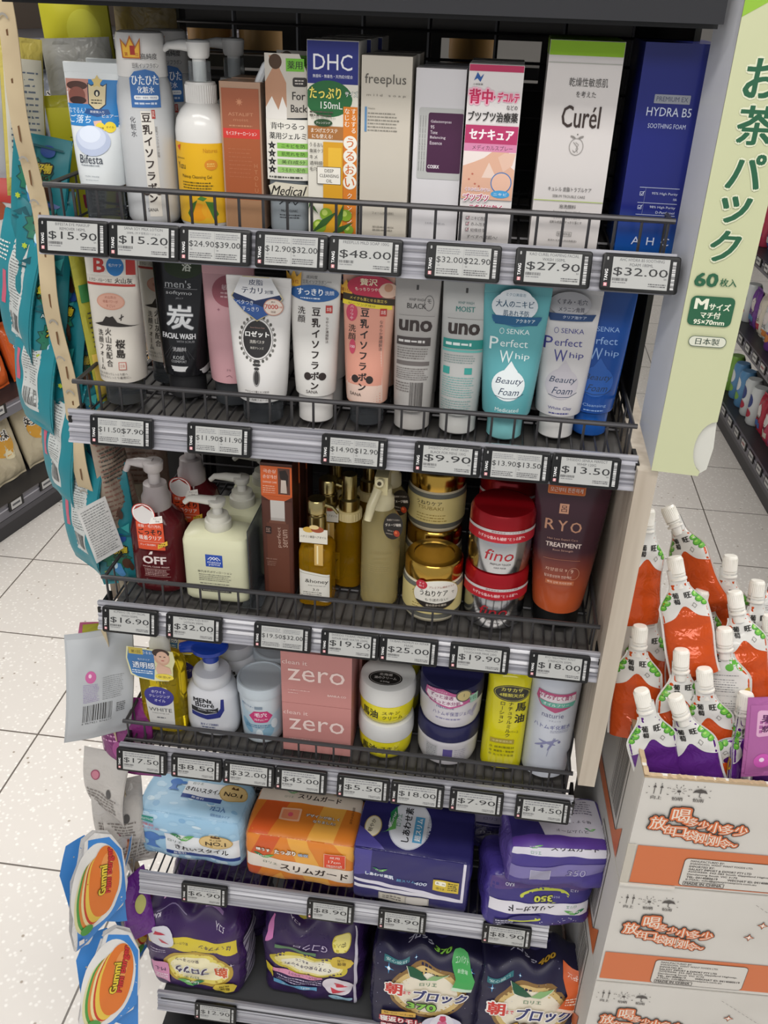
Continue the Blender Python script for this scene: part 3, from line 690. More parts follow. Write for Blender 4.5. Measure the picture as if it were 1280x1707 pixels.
# deep cleansing oil carton
def d(a):
    a.r(-24.5, 140, 24.5, 177, '28307e'); a.t('DHC', 0, 159.5, 13.5, 'f2f2f6', w=37); a.t('無香料・無着色・天然成分配合', 0, 147.5, 3, 'f0f0f4', w=38)
    a.r(-24.5, 0, 24.5, 141, 'e2ded2'); a.e(-4, 128, 23, 16, '2a6a3c'); a.t('たっぷり', -7, 133, 9.6, 'f6e56c', w=30, b=.035, o='1c5030'); a.t('サイズ', 18, 133, 5, 'f4f4f0', w=12, b=.03, o='1c5030'); a.t('150mL', -1, 122.5, 6.2, 'f4f4f0', w=21)
    a.r(-24.5, 92, 10.5, 104, 'a8703c'); a.t('まつげエクステ', -8, 100, 4, 'f4ece0', w=26, b=.02); a.t('にも使える!', -10, 94.8, 4, 'f4ece0', w=20, b=.02); a.r(10.5, 0, 24.5, 122, 'd97f2a')
    a.tv('するする', 20.5, 121, 5.8, 'f8f0e0', b=.02); a.tv('なじむ', 14.2, 121, 5.8, 'f8f0e0', b=.02)
    for i, ch in enumerate('うるおい'): a.e(17.4, 90-i*12.2, 6.6, 6.4, 'f2eee2'); a.t(ch, 17.4, 90-i*12.2, 8.4, 'd06a20', b=.03)
    a.tv('クレンジング', 17.5, 44, 6.2, 'f8f0e0', b=.02)
    a.t('フローラル・ナチュラルノナイト', -9, 111, 2.4, '555044', w=24); a.e(-9, 107, 9, 3.4, '2a4a2c'); a.t('クレンジング', -9, 107, 2, 'e8e8e0', w=14); a.dash(-22, 112, 2, 118, 2, '555044', 6)
    for i, tx in enumerate(('うるおい', '角質ケア', 'キメ', '透明感*', '毛穴ケア')): a.t(tx, -22.5, 87-i*5.6, 3.7, '332f28', w=3.4*len(tx)+1, al='l', b=.01)
    a.r(-9, 0, 10.5, 90, 'd9a024'); a.p([(-4, 66), (-4, 85), (9, 85), (9, 66), (5, 58), (0, 58)], 'e9b93a'); a.r(-15, 51, 8.5, 67, 'f0ece2'); a.ring(-3, 59, 0, 0, 0, 'f0ece2'); a.ln([(-15, 51), (8.5, 51), (8.5, 67), (-15, 67), (-15, 51)], .5, '4a4438'); a.t('DEEP', -3, 63.5, 3, '332f28', w=9); a.t('CLEANSING', -3, 58.8, 3, '332f28', w=19); a.t('OIL', -3, 54, 3, '332f28', w=6)
    for x, y, r in ((-6, 22, 6.5), (14, 22, 6), (-13, 10, 7), (17, 8, 5)): a.e(x, y, r, r*.95, '87ab32'); a.e(x-1.5, y+1.5, r*.45, r*.45, 'c2d86c')
    for x0, y0, x1, y1 in ((-24, 34, -14, 22), (-22, 2, 6, 26), (4, 4, 12, 34), (-4, 0, 22, 16), (-20, 38, -24, 26)): dx, dy = (x1-x0), (y1-y0); a.p([(x0, y0), ((x0+x1)/2-dy*.09, (y0+y1)/2+dx*.09), (x1, y1), ((x0+x1)/2+dy*.09, (y0+y1)/2-dx*.09)], '37602c')
root = place('cleansing_oil_carton', 'tall box with a royal blue top, green arch and olives, orange side band', 'carton', .200, .060, 0, .048, group='blue topped cleansing oil boxes')
carton(root, .0495, .048, .178, 'dcd8cfs', d, side=lambda a, b: (a.r(-24, 140, 24, 178, 'd9d6d0'), a.dash(-20, 20, 20, 130, 24, '8f8a80', 3)))
back(root, [.052, .104], 'blue topped cleansing oil box', .004)

# mild soap carton
def d(a): a.t('freeplus', -1, 146, 11, '5c5852', w=39); a.t('m i l d   s o a p', 0, 133, 2.6, '8a857c', w=37); a.r(-20, 101, -18, 123, '5f8db8'); a.t('freeplus', -13.5, 121.5, 1.7, '77736a', w=6.5); a.dash(-17, 101, 14, 119, 6, '88847a', 9, .4); a.t('フォーム状洗顔料', 0, 26, 2.6, '8a857c', w=22); a.dash(-10, 8, 12, 14, 2, '9a958a', 5)
root = place('mild_soap_carton', 'plain cream beige box, broad, with a thin blue bar beside small print', 'carton', .2510, .060, 0, .045, group='cream beige mild soap boxes'); carton(root, .048, .045, .167, 'cdc6b9s', d)
back(root, [.05], 'cream beige mild soap box', .002)

# toning essence carton
def d(a):
    a.rr(-19, 60, 23.6, 124, 'bdbebc', 2); a.rr(-10, 66, 23.7, 120, '4a2344', 2)
    for i, tx in enumerate(('Galactomyces', '95', 'Tone', 'Balancing', 'Essence')): a.t(tx, -7.5, 112-i*4.7, 3.1, 'e6dce4', w=len(tx)*1.6+.4, al='l')
    a.t('COSRX', -3, 71.5, 3.1, 'f2eaf0', w=11, b=.04)
    for x in (-17.4, -14.8, -12.4): a.t('Absorbs quickly and gives the skin moisture', x, 92, 1.1, '55565a', w=50, rot=90)
    a.t('3.4 FL.OZ', -2, 18, 1.8, 'a0a0a6', w=12); a.t('100 mL', 8, 18, 1.8, 'a0a0a6', w=8)
root = place('essence_carton', 'plain white box with a dark plum panel on the right half', 'carton', .3015, .066, 0, .042, group='white and plum essence boxes'); carton(root, .0475, .042, .158, 'dbd9dcs', d)
back(root, [.047], 'white essence box with plum panel', .003)

# back acne spray carton
def d(a):
    a.r(-25, 158, 25, 163.5, 'b8325c'); a.p([(-20, 150), (-17, 157), (-14, 153), (-11, 156), (-14, 149), (-17, 152)], '2a5aa0'); a.t('小林製薬', -16, 147, 1.6, '444444', w=9)
    a.t('背中', -12.5, 137, 12, 'c8285a', w=21, b=.06, o='f4b8cc', ow=.13); a.t('・デコルテ', 11, 137, 8, 'c8285a', w=23, b=.04, o='f4b8cc', ow=.1); a.t('などの', 17, 128.5, 4, '3a3438', w=10, b=.02)
    a.t('ブツブツ治療薬', 0, 120, 8.4, '33302f', w=46, b=.04); a.r(-25, 96.5, 25, 112.5, 'b93a6a'); a.t('セナキュア', 0, 104.5, 8.8, 'f8f0f4', w=41, b=.07); a.r(-25, 89.5, 25, 96.5, 'd98bb0'); a.t('メディカルスプレー', 2, 93, 4.4, '5c3448', w=38, b=.01)
    a.r(-25, 46, 25, 89.5, 'f0e4e0'); a.p([(-25, 46), (-25, 76), (-14, 80), (-5, 84), (2, 89.5), (18, 89.5), (16, 80), (25, 74), (25, 46)], 'e2b39a'); a.p([(-6, 66), (0, 80), (8, 66)], 'ecd2c4'); a.p([(8, 85), (14, 72), (22, 78), (25, 89), (14, 89)], 'e8c2ae')
    for x, y in ((-18, 64), (-12, 60), (-15, 69), (-8, 58), (6, 63)): a.e(x, y, 1, .9, 'c4705e')
    a.e(13, 62, 9.8, 9.6, 'e9bda6'); a.ring(13, 62, 10, 9.8, .9, '3a7abc'); a.e(13, 51.5, 9, 3.6, '4aa4dc'); a.t('ニキビ', 13, 51.5, 2.6, 'eef6fc', w=13)
    a.t('くりかえしやすい', -9, 55, 3, 'b8325c', w=24, o='f6eef0', ow=.12); a.t('ブツブツ', -10, 47.5, 6.4, 'b8325c', w=24, b=.04, o='f6eef0', ow=.14); a.t('ニキビに効く', 0, 38.5, 6, 'b8325c', w=32, b=.04, o='f6eef0', ow=.14)
    for i, tx in enumerate(('ニキビ改善', '赤み改善', '組織修復')): y = 28-i*5.6; a.ln([(-18, y-1.5), (-15, y-1.5), (-15, y+1.5), (-18, y+1.5), (-18, y-1.5)], .4, '3a3438'); a.ln([(-17.5, y), (-16.5, y-1), (-14.6, y+2)], .5, 'b8325c'); a.t(tx, -13, y, 3.5, '3a3438', w=15, al='l')
    a.t('すべすべ素肌へ!', -1, 10.5, 3.6, '3a3438', w=30, sh=.2); a.t('にきび', -13, 4.2, 3, '3a3438', w=9)
root = place('medicated_spray_carton', 'white and magenta box showing a bare shoulder, right of the plum panel box', 'carton', .3525, .054, 0, .042, group='white and magenta medicated spray boxes'); carton(root, .0505, .042, .164, 'e4e0dfs', d)
back(root, [.048], 'white and magenta medicated spray box')

# foaming facial wash carton
def d(a):
    a.r(-33.5, 173.5, 33.5, 186, '8fbf1e'); a.r(-33.5, 167.2, 33.5, 167.8, 'a8aaa0'); a.t('乾燥性敏感肌', 5, 152, 7.4, '4a4745', w=35, b=.01); a.t('を考えた', 4, 142, 5.2, '4a4745', w=18); a.t('Curél', 2, 123, 19, '3c302c', w=35, b=.015)
    a.ring(1, 97, 6.6, 7.6, .5, '8a8682'); a.ln([(-2, 101), (1, 98), (3, 95), (0, 92), (-2, 94)], .5, '8a8682'); a.e(-3, 105.5, 2.6, .9, '8a8682', rot=-20); a.e(4.5, 105.5, 2.6, .9, '8a8682', rot=20); a.ln([(0, 101), (3, 99), (1, 95), (3, 92)], .4, '8a8682'); a.e(1, 107.8, .6, .6, '5a5652')
    a.t('キュレル 皮脂トラブルケア', 0, 58.5, 4.2, '44413f', w=41); a.t('SEBUM TROUBLE CARE', 0, 52, 2.4, '6a6764', w=31); a.r(-33.5, 47.3, 33.5, 48, 'a9bf5a'); a.t('泡洗顔料', 0, 42.5, 3.8, '44413f', w=16); a.t('Foaming Facial Wash', 0, 37.5, 2.3, '7a7774', w=26)
    a.t('「セラミド」を守りながら', 0, 32, 2.7, '5a5754', w=27); a.t('過剰な皮脂はすっきり落とす', 0, 27.8, 2.7, '5a5754', w=31); a.ln([(-7, 14.5), (7, 14.5), (7, 18.5), (-7, 18.5), (-7, 14.5)], .35, '77746f'); a.t('医薬部外品', 0, 16.5, 2.2, '5a5754', w=12); a.t('肌荒れを防ぐ(消炎剤配合)', -1, 10, 2.3, '5a5754', w=28); a.t('150mL', 22, 3, 2, '5a5754', w=8)
root = place('facial_wash_carton', 'tall white box with a lime green top edge, left of the navy box', 'carton', .4315, .060, 0, .052, group='lime topped facial wash boxes'); S = carton(root, .067, .052, .186, 'd8d3d1s', d, top=lambda a: a.r(-33.5, 0, 33.5, 52, '9ccc2a'), side=lambda a, b: (b.r(-26, 173.5, 26, 186, '86b41c'),))
back(root, [.056], 'lime topped facial wash box', .002)

# hydra soothing foam carton
def d(a):
    a.rr(-18, 137.5, 14, 145, '8e929c', .6); a.t('PREMIUM EX', -2, 141.3, 4, '3a3f5c', w=28, b=.01); a.t('HYDRA B5', -3, 130.5, 7.4, 'c4cbe0', w=40); a.t('SOOTHING FOAM', -3, 118.5, 4, 'b4bcd8', w=34)
    for y in (64, 50, 39): a.r(-18, y, 19, y+.5, 'b4bcd8')
    a.r(-12.4, 39, -12.1, 64, '7c84a8')
    for y, p, q in ((58.5, '95% High Purity', 'HA'), (46, '98% High Purity', 'D-Panthenol')): a.ln([(-17, y-1.6), (-13.8, y-1.6), (-13.8, y+1.6), (-17, y+1.6), (-17, y-1.6)], .4, 'c4cbe0'); a.ln([(-16.4, y), (-15.3, y-1), (-13, y+2.4)], .5, 'c4cbe0'); a.t(p, 18, y+.5, 2.8, 'c4cbe0', w=24, al='r', b=.01); a.t(q, 18, y-4, 2.3, 'c4cbe0', w=1.6*len(q), al='r')
    a.t('A', -14, 14.5, 7.4, 'c4cbe0', w=8); a.t('H', 0, 14.5, 7.4, 'c4cbe0', w=7); a.t('C', 14, 14.5, 7.4, 'c4cbe0', w=7.6)
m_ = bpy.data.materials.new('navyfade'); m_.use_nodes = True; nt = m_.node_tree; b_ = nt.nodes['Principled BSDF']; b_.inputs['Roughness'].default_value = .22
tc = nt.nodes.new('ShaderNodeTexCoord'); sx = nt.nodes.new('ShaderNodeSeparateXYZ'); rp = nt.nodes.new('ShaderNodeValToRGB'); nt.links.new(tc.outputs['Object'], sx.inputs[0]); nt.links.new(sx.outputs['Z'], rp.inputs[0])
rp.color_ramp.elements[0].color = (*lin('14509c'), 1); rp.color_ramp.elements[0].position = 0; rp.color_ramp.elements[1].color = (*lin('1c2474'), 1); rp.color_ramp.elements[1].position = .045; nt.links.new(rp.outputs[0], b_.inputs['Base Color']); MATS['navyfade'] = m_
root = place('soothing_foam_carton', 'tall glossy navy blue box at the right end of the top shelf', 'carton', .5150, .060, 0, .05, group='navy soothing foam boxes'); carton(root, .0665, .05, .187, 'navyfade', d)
back(root, [.054], 'navy soothing foam box', .001)

# ---- second row: squeeze tubes
def d(a):
    a.r(-28, 148, 30, 168, 'e4dfd6'); a.t('B', -12, 158, 14, 'c03a34', w=12, b=.06); a.e(6, 158, 10, 10, '2a78bc'); a.t('毛穴ケア', 6, 159, 3.4, 'eef4fa', w=15); a.r(18, 150, 28, 168, 'c03a34'); a.t('ミクロ・バルーン加工', -11, 143, 3.6, '33302c', w=27); a.t('火山灰', 15, 143.4, 5.6, '2a2624', w=19, b=.03); a.r(-27, 137.5, 27, 140, 'b03830')
    a.e(0, 121, 16, 9, 'd29a84'); a.e(0, 121, 14.5, 7.6, 'd8a692'); a.t('火山灰の', 0, 125.5, 3, '9c4a38', w=13); a.t('吸着パワーが', 0, 121, 3, '9c4a38', w=17); a.t('すごい!', 0, 116.4, 3, '9c4a38', w=10)
    a.p([(-20, 96), (-10, 99), (-6, 105), (-2, 104), (2, 105.5), (7, 99), (20, 96), (28, 95), (8, 94.2), (-12, 94.8)], '2c2622'); a.ln([(9, 103), (14, 106)], 1, '2c2622'); a.ln([(12, 108), (11, 101)], 1, '2c2622')
    a.tv('洗顔フォーム', -13, 91, 8, '2c2622', b=.02, kx=.8); a.tv('火山灰配合', -4, 93, 9, '2c2622', b=.02, kx=.9); a.tv('桜島', 9, 81, 11, '2c2622', b=.05); a.r(6, 46, 14, 55, 'b8675a'); a.r(6.8, 46.8, 13.2, 54.2, 'd8d0c4'); a.t('旅美', 10, 50.5, 4.6, 'b8675a', w=5)
    a.t('汚れを取ってしっとり肌へ', -2, 41, 2.8, '3a3430', w=33); a.t('泡立ちもしっとり最高に。', -1, 37, 2.8, '3a3430', w=36)
r_, S = tube_thing('volcanic_ash_tube', 'cream washing-foam tube with a brushed black volcano, left end of the second shelf', -.051, .060, 1, .060, .182, .0265, 'd6d0c6s', d, 'smoke', .030, group='cream volcanic ash tubes')
l = r_.location; dup(r_, (l.x+.030, l.y+.075, l.z), 'cream volcano tube in shadow, behind and between the front volcano tube and the black tube')
def d(a):
    a.e(6, 152, 22, 12, '2c3a20'); a.t('浴', 10, 153, 10, 'd8dcd0', b=.06); a.t("men's", 0, 134, 8, 'd4d6d8', w=30); a.ln([(-16, 129), (22, 129)], .4, 'b0b0b4'); a.t('softymo', 1, 124, 5, 'd4d6d8', w=30); a.t('JELLY', 2, 118.5, 2, 'a0a0a4', w=9)
    a.t('炭', 2, 98, 26, 'e6e8ea', w=30, b=.04, o='5a5c60', ow=.04); a.t('FACIAL WASH', 0, 77, 6, 'f0f0f2', w=38, b=.05); a.t('WITH SCRUB', 8, 71, 2.6, '9a9a9e', w=20, b=.03); a.t('洗顔料', 1, 62, 5, 'e6e6e8', w=16, b=.03)
    for i in range(9): a.ln([(-20+i*4.6, 50), (-8+i*2, 66)], .35, '4c4c50')
    a.t('KOSÉ', 0, 53, 5, 'd4d6d8', w=13); a.t('COSMEPORT', 0, 48, 2.8, 'c4c6c8', w=18)
r_, S = tube_thing('charcoal_wash_tube', 'glossy black charcoal face-wash tube with a big white character', .0135, .095, 1, .062, .168, .026, '1d1d20g', d, '2a2a2c', .03, capr=.022, group='glossy black charcoal tubes')
m = MB(); q = Loft([(.030, .0262, .0262, 2), (.036, .0268, .0268, 2), (.042, .0265, .0265, 2)]); q.mesh(m, 'e4e4e4s'); m.build('shoulder_band', r_)
def d(a):
    a.e(2, 132, 20, 17, 'a05864'); a.t('敏感肌', 4, 136, 6, 'e8c8cc', w=22); a.dash(-8, 124, 16, 132, 2, 'd8b0b6', 3); a.star(-10, 112, 2, .8, 4, 'a06878'); a.ring(14, 98, 10, 14, 1, '8a5a68'); a.t('ロ', 14, 104, 5, '5a3a44', b=.05); a.ln([(-1, 38), (3, 40), (6, 37)], .6, '8a5a68'); a.t('さら', 2, 46, 2.4, '6a4450')
r_, S = tube_thing('face_paste_tube', 'pink face-paste tube half hidden behind the white ornate one', .0735, .085, 1, .060, .158, .0255, 'd0a0a6s', d, 'smoke', .03)
def d(a):
    a.e(0, 97, 15.5, 19.5, '2a2829', n=36); a.ring(0, 97, 17.6, 22, .7, '6c6a6a', n=36)
    for i in range(26): t = 2*pi*i/26; a.e(19.4*cos(t), 97+24*sin(t), 1.5, 1.9, '55544f' if i % 2 else '7a7874', n=8); a.off -= a.inc*.9
    a.t('Sweet famous Days', 0, 109, 1.8, 'b08a80', w=16); a.t('ロゼット', 0, 102.5, 5.8, 'f0f0ee', w=26, b=.06); a.t('洗顔パスタ', 0, 94.5, 3.6, 'd8d4cc', w=16); a.t('海泥クレンズ', 0, 88, 2.6, 'd0ccc4', w=15)
    for y, q in ((74, 3.6), (70, 4.6), (66, 3)): a.e(0, y, q, 1.6, '3a3838', n=12)
    a.e(0, 56, 2.8, 8, '3a3838'); a.ring(0, 56, 3.8, 9.4, .5, '3a3838'); a.t('アロエベラ葉エキス配合', 0, 40.5, 2.6, '4a4848', w=27); a.t('(保湿成分)', 0, 36.5, 2, '4a4848', w=11); a.t('もっちり', -12, 32, 2.4, '4a4848', w=9); a.t('洗顔フォーム', 3, 31.5, 2.6, '4a4848', w=18); a.t('120g', 17, 32, 2, '4a4848', w=5)
r_, S = tube_thing('face_paste_tube', 'white face-paste tube with a black hand-mirror ornament and blue hexagon sticker', .119, .042, 1, .071, .160, .027, 'dedcdas', d, 'smoke', .028, capr=.0225)
def d(a):
    H = lambda k: [(cx*k, 141+(cy-141)*k) for cx, cy in ((-15, 163), (13, 163), (27, 141), (15, 126), (0, 116), (-15, 126), (-28, 141))]
    a.p(H(1.0), 'c4b890'); a.p(H(.95), '24355e'); a.p([(-17, 162), (15, 162), (24, 145), (-2, 138), (-25, 145)], 'dfe0e2'); a.p([(-26, 138), (0, 134), (18, 127), (0, 118), (-14, 126)], '355a9c')
    a.t('皮脂', -1, 157, 6, '2c3a5c', w=15, b=.02); a.t('テカリ', -5, 148.5, 6.4, '26324e', w=22, b=.03); a.t('対策', 13, 147.5, 4, '26324e', w=9, b=.02); a.t('ベタつき', -13, 135.5, 4.6, 'e6ecf6', w=18); a.t('すっきり', -7, 129, 4.6, 'e6ecf6', w=18); a.e(17, 132, 10, 9, 'c09080'); a.e(17, 132, 9, 8, 'e6d8cc'); a.t('7000', 15, 132.5, 5, 'c03a30', w=13, b=.03); a.t('累計', 17, 137.5, 2, '6a4a40'); a.t('突破', 17, 127, 2.4, '6a4a40'); a.t('万個', 23.4, 132, 2, 'c03a30')
sticker(r_, Loft([(.1, .0345, .013, 2), (.17, .038, .005, 2.4)], wrap=False), d, 'hexagon_sticker')
def soy(body, pink):
    def d(a):
        k = '332a28'
        if pink: a.r(-25, 30, 19, 140, 'e0a08c'); a.p([(-25, 46), (16, 100), (19, 44), (19, 30), (-25, 30)], 'e4c8ba'); a.r(-20, 50, 18, 134, 'dd9c88')
        a.tv('豆乳イソフラボン', -3 if pink else 3, 134 if pink else 132, 10.4, k, b=.06, pitch=11.5); a.e(-11 if pink else -5, 57, 4, 4.4, k); a.e(5 if pink else 11, 57, 4, 4.4, k)
        a.tv('洗顔', -16 if pink else -13, 116 if pink else 132, 9, k, b=.02); a.r(13, 126, 20, 134, 'b83a36'); a.t('本格', 16.5, 130, 4.6, 'f0e0d8', w=5); a.tv('なめらか濃縮製法', 15, 122, 4.2 if pink else 3.6, '5a4c48'); a.t('SANA', 0 if not pink else -10, 39.5, 3.6, k, w=13)
        if pink: a.e(-17, 128, 6, 9, 'c84a64'); a.tv('ハリつや', -17, 136, 4, 'f6e8ea', kx=1); a.e(-15, 92, 3.4, 8, 'c84a64'); a.t('100', -15, 92, 3, 'f6e8ea', w=5)
        a.off += 0
    return d
r_, S = tube_thing('soy_milk_tube', 'white soy milk face-wash tube with a blue oval sticker', .178, .058, 1, .057, .180, .0225, 'dedcd8s', soy('', 0), 'e2e0ddg', .034, capr=.0195, group='white soy milk tubes')
def d(a):
    a.p([(-28, 152), (-14, 152), (-13, 168), (-18, 162), (-21, 170), (-24, 162), (-29, 168)], 'e0ac3c'); a.t('第1位', -21, 157, 4.2, '8a2c24', w=10, b=.02); a.t('高純度', -2, 163, 3.6, '3a3838', w=12); a.t('豆乳イソフラボン***', 3, 158, 4, '3a3838', w=30); a.e(0, 146, 25, 9, '2f5f9c'); a.t('すっきり', -4, 147.5, 7, 'f0f4fa', w=27, b=.04); a.t('洗顔', 16, 147, 4.6, 'f0f4fa', w=9); a.dash(-14, 139.5, 8, 142, 1, 'dfe8f4', 4)
sticker(r_, Loft([(.1, .0265, .011, 2), (.175, .030, .004, 2.4)], wrap=False), d); back(r_, [.05], 'white soy milk face-wash tube', .003)
r_, S = tube_thing('soy_milk_tube', 'salmon pink soy milk face-wash tube with a yellow and black sticker', .2365, .060, 1, .058, .180, .0230, 'dba994s', soy('', 1), 'smoke', .028, capr=.019, group='salmon soy milk tubes')
def d(a):
    a.p([(-30, 146), (-17, 146), (-16, 160), (-20, 155), (-23, 162), (-27, 155), (-31, 160)], 'e0ac3c'); a.t('第1位', -23.5, 151, 4, '8a2c24', w=10); a.e(2, 156, 24, 12, 'b8324c'); a.t('贅沢', 0, 161, 7, 'f6e8c8', w=18, b=.04); a.t('もっちりつや感', 0, 153.5, 3.8, 'f6f0e0', w=28); a.e(20, 153, 9, 8, 'd8b8a4'); a.e(20, 156, 4, 4.4, 'c08c70'); a.p([(-26, 148), (26, 144), (26, 137), (-26, 141)], '33291f'); a.t('メイクも落とせる泡立ち', 0, 142.6, 3.4, 'e8d060', w=38, rot=-4); a.p([(-26, 141), (24, 137), (24, 132.5), (-26, 136)], 'e6d23c'); a.t('ピーリング成分', -6, 137, 2.4, '3a3320', w=28, rot=-4)
sticker(r_, Loft([(.1, .0275, .011, 2), (.175, .030, .004, 2.4)], wrap=False), d); back(r_, [.05], 'salmon pink soy milk tube', .003)
def uno(kind):
    def d(a):
        c = '3f3c3c' if kind else '2a6a68'; k = '3a3636'
        a.r(-1.2, 156, 1.2, 161, '4a4848'); a.t('WHIP WASH', 0, 146, 2.8, c, w=17); a.t('BLACK' if kind else 'MOIST', 0, 139.5, 5.4, c if kind else '2a7a74', w=20, b=.03)
        a.t('uno', 0, 119, 11, '3a302e', w=34 if kind else 32, b=.06); a.ln([(-18, 129.5), (20, 129.5)], .4, '8a8684')
        if kind: a.ring(13, 143, 5, 8, .5, '4a4848'); a.t('モ', 13, 145, 4, '4a4848'); a.r(-19, 98, 17, 107, '4a4342'); a.dash(-17, 100, 14, 105, 1, 'd8d6d4', 5); a.dash(-18, 83, 17, 96, 5, '77726f', 2); a.r(-18, 76.5, 17, 81, '6a6462'); a.dash(-18, 60, 17, 74, 6, '77726f', 7); a.dash(-18, 46, -2, 58, 4, '77726f', 8); a.bars(-2, 30, 12, 58, '4a4644', n=24); a.dash(-16, 14, 12, 28, 5, '8a8684', 9)
        else: a.r(-21, 98, 21, 108, '2f9088'); a.r(-21, 94.5, 21, 97, '6ab8b2'); a.dash(-18, 100, 12, 106, 1, 'e4f0ee', 5); a.dash(-19, 82, 17, 92, 4, '8a9a98', 2); a.r(-19, 70, -12, 78, '3a9a92'); a.r(4, 71, 12, 78, '3a9a92'); a.dash(-19, 44, 16, 68, 9, '7aaeaa', 7, .45); a.dash(-19, 28, 14, 42, 5, '8aa8a6', 9); a.ln([(-19, 20), (-15, 20), (-15, 24), (-19, 24), (-19, 20)], .5, '2a6a68')
    return d
r_, S = tube_thing('whip_wash_tube', 'silver grey whip wash tube with a black band and dense back print', .2885, .060, 1, .049, .178, .0208, 'aca9a6s', uno(1), 'b9b6b3s', .024, capr=.020, group='silver grey whip wash tubes with black band')
back(r_, [.046], 'silver grey whip wash tube with black band', .002)
r_, S = tube_thing('whip_wash_tube', 'silver grey whip wash tube with teal green bands', .3405, .060, 1, .051, .178, .0215, 'b9bab8s', uno(0), 'c9c9c6s', .024, capr=.0205, group='silver grey whip wash tubes with teal bands')
back(r_, [.046], 'silver grey whip wash tube with teal bands', .002)
def senka(col, ink, white, words):
    def d(a):
        a.t('SENKA', 4, 122, 5, ink, w=24); a.ring(-13, 122, 2.4, 3, .5, ink); a.t('P', -20, 109, 13, ink, w=9); a.t('erfect', 1, 110, 7.6, ink, w=29); a.t('W', -6, 96, 12.5, ink, w=14); a.t('hip', 11, 96.5, 7.8, ink, w=15)
        c2 = 'ded8e0' if white is None else white; a.e(-1, 66, 17.5, 17, c2); a.p([(-8, 80), (0, 92), (4, 86), (8, 81)], c2); a.t('Beauty', 0, 70, 8.4, '2a3c58', w=28, sh=.35); a.t('Foam', 1, 59, 7.4, '2a3c58', w=21, sh=.35); a.ln([(-14, 54), (-4, 51.6), (8, 52.4), (16, 57)], .6, '2a3c58'); a.t(words, 0, 39, 4.2, ink, w=25); a.dash(-11, 32, 11, 35, 1, ink, 3)
    return d
r_, S = tube_thing('beauty_foam_tube', 'turquoise beauty foam tube with a white drop shape', .3935, .050, 1, .070, .168, .0265, '5fa6adg', senka('', 'e2f0f0', 'e6eef0', 'Medicated'), '7cbcc0g', .03, capr=.0195, group='turquoise beauty foam tubes')
def d(a):
    a.e(-2, 148, 23, 16, 'd8dfe4'); a.e(-2, 158, 16, 8, 'd8dfe4'); a.t('ミクロ美容泡', -2, 160, 3.4, '3a6c86', w=20); a.t('大人のニキビ', -2, 150.5, 7.4, '24506c', w=38, b=.03); a.t('肌あれ予防', 0, 141, 6.2, '24506c', w=26, b=.02); a.p([(-24, 136), (-22, 131), (0, 127), (22, 130), (26, 136), (20, 134), (0, 131), (-20, 134)], '2a6a94'); a.p([(-24, 138), (26, 138), (22, 129), (-20, 129)], '1f5a84'); a.t('アクネケア', 10, 133.5, 3.8, 'e4f0f6', w=19, b=.02)
sticker(r_, Loft([(.1, .033, .012, 2), (.165, .036, .005, 2.4)], wrap=False), d); back(r_, [.06], 'turquoise beauty foam tube', .004)
r_, S = tube_thing('beauty_foam_tube', 'white clay beauty foam tube with violet lettering, right of the turquoise one', .451, .066, 1, .063, .168, .0250, 'c9c7c8g', senka('', '3f3f86', 'bab6bd', 'White Clay'), 'dcdad8g', .03, capr=.0195, group='white clay beauty foam tubes')
def d(a):
    a.e(-2, 150, 21, 13, 'a9a9ae'); a.t('くすみ・毛穴', 0, 152.5, 5.6, '2c2c3c', w=30, b=.02); a.t('メラニン角質', 0, 144.5, 5, '2c2c3c', w=26, b=.02); a.p([(-23, 140), (25, 140), (22, 133), (-20, 132)], '24406c'); a.t('クリア泡ケア', 4, 136.5, 3.2, 'c8d4e6', w=24)
sticker(r_, Loft([(.1, .030, .011, 2), (.165, .0325, .005, 2.4)], wrap=False), d); back(r_, [.06], 'white clay beauty foam tube', .004)
r_, S = tube_thing('beauty_foam_tube', 'deep blue tube at the right end of the second shelf, behind the white clay tube', .4895, .082, 1, .060, .168, .023, '1d4a96g', senka('', '8fb0e0', '2a5cac', 'Cleansing'), '1f58aag', .03, capr=.019, group='deep blue beauty foam tubes')
back(r_, [.052], 'deep blue beauty foam tube', 0)
# small flat pots lying behind the white clay tube
for i, (x, y) in enumerate(((.432, .135), (.470, .140))):
    root = place('compact', 'small dark compact lying on the second shelf wires, ' + ('left' if i == 0 else 'right') + ' of two', 'compact', x, y, 1, .03, group='dark compacts on the second shelf')
    m = MB(); m.lathe([(0, .016), (.001, .0175), (.006, .0175), (.007, .016)], '1e1c1eg'); m.build('base', root)
    m = MB(); m.lathe([(.0062, .0165), (.008, .0178), (.0095, .0178), (.0115, .015)], 'c8c2c0s'); m.build('lid', root)

# ---- third row
def d_off(a):
    pass
root = place('face_wash_pump', 'wine red pump bottle with an orange sticker, left end of the third shelf', 'bottle', -.032, .062, 2, .068, group='wine red face wash pumps')
L = Loft(sect((0, .032, .028, 3), (.003, .0345, .030, 3), (.085, .0345, .030, 3), (.100, .031, .026, 2.6), (.110, .021, .019, 2.2), (.118, .0155, .0155, 2)), wrap=False)
m = MB(); L.mesh(m, 'wine'); a = Art(m, L)
a.t('OFF', 1, 49, 11, 'ecdcd8', w=30, b=.06); a.p([(-6, 57), (-3, 62), (0, 62.5), (-1, 58)], 'ecdcd8'); a.t('FACIAL CLEAR WASH', 2, 39, 2.4, 'dcbcb8', w=34, b=.02); a.r(-14, 24, 20, 24.6, 'b08884'); a.r(-14, 35.4, 20, 36, 'b08884'); a.dash(-13, 25.5, 19, 35, 4, 'cba8a4', 5, .5); a.t('FACIAL CLEAR OFF', 2, 18, 2.6, 'dcbcb8', w=28)
m.build('bottle', root)
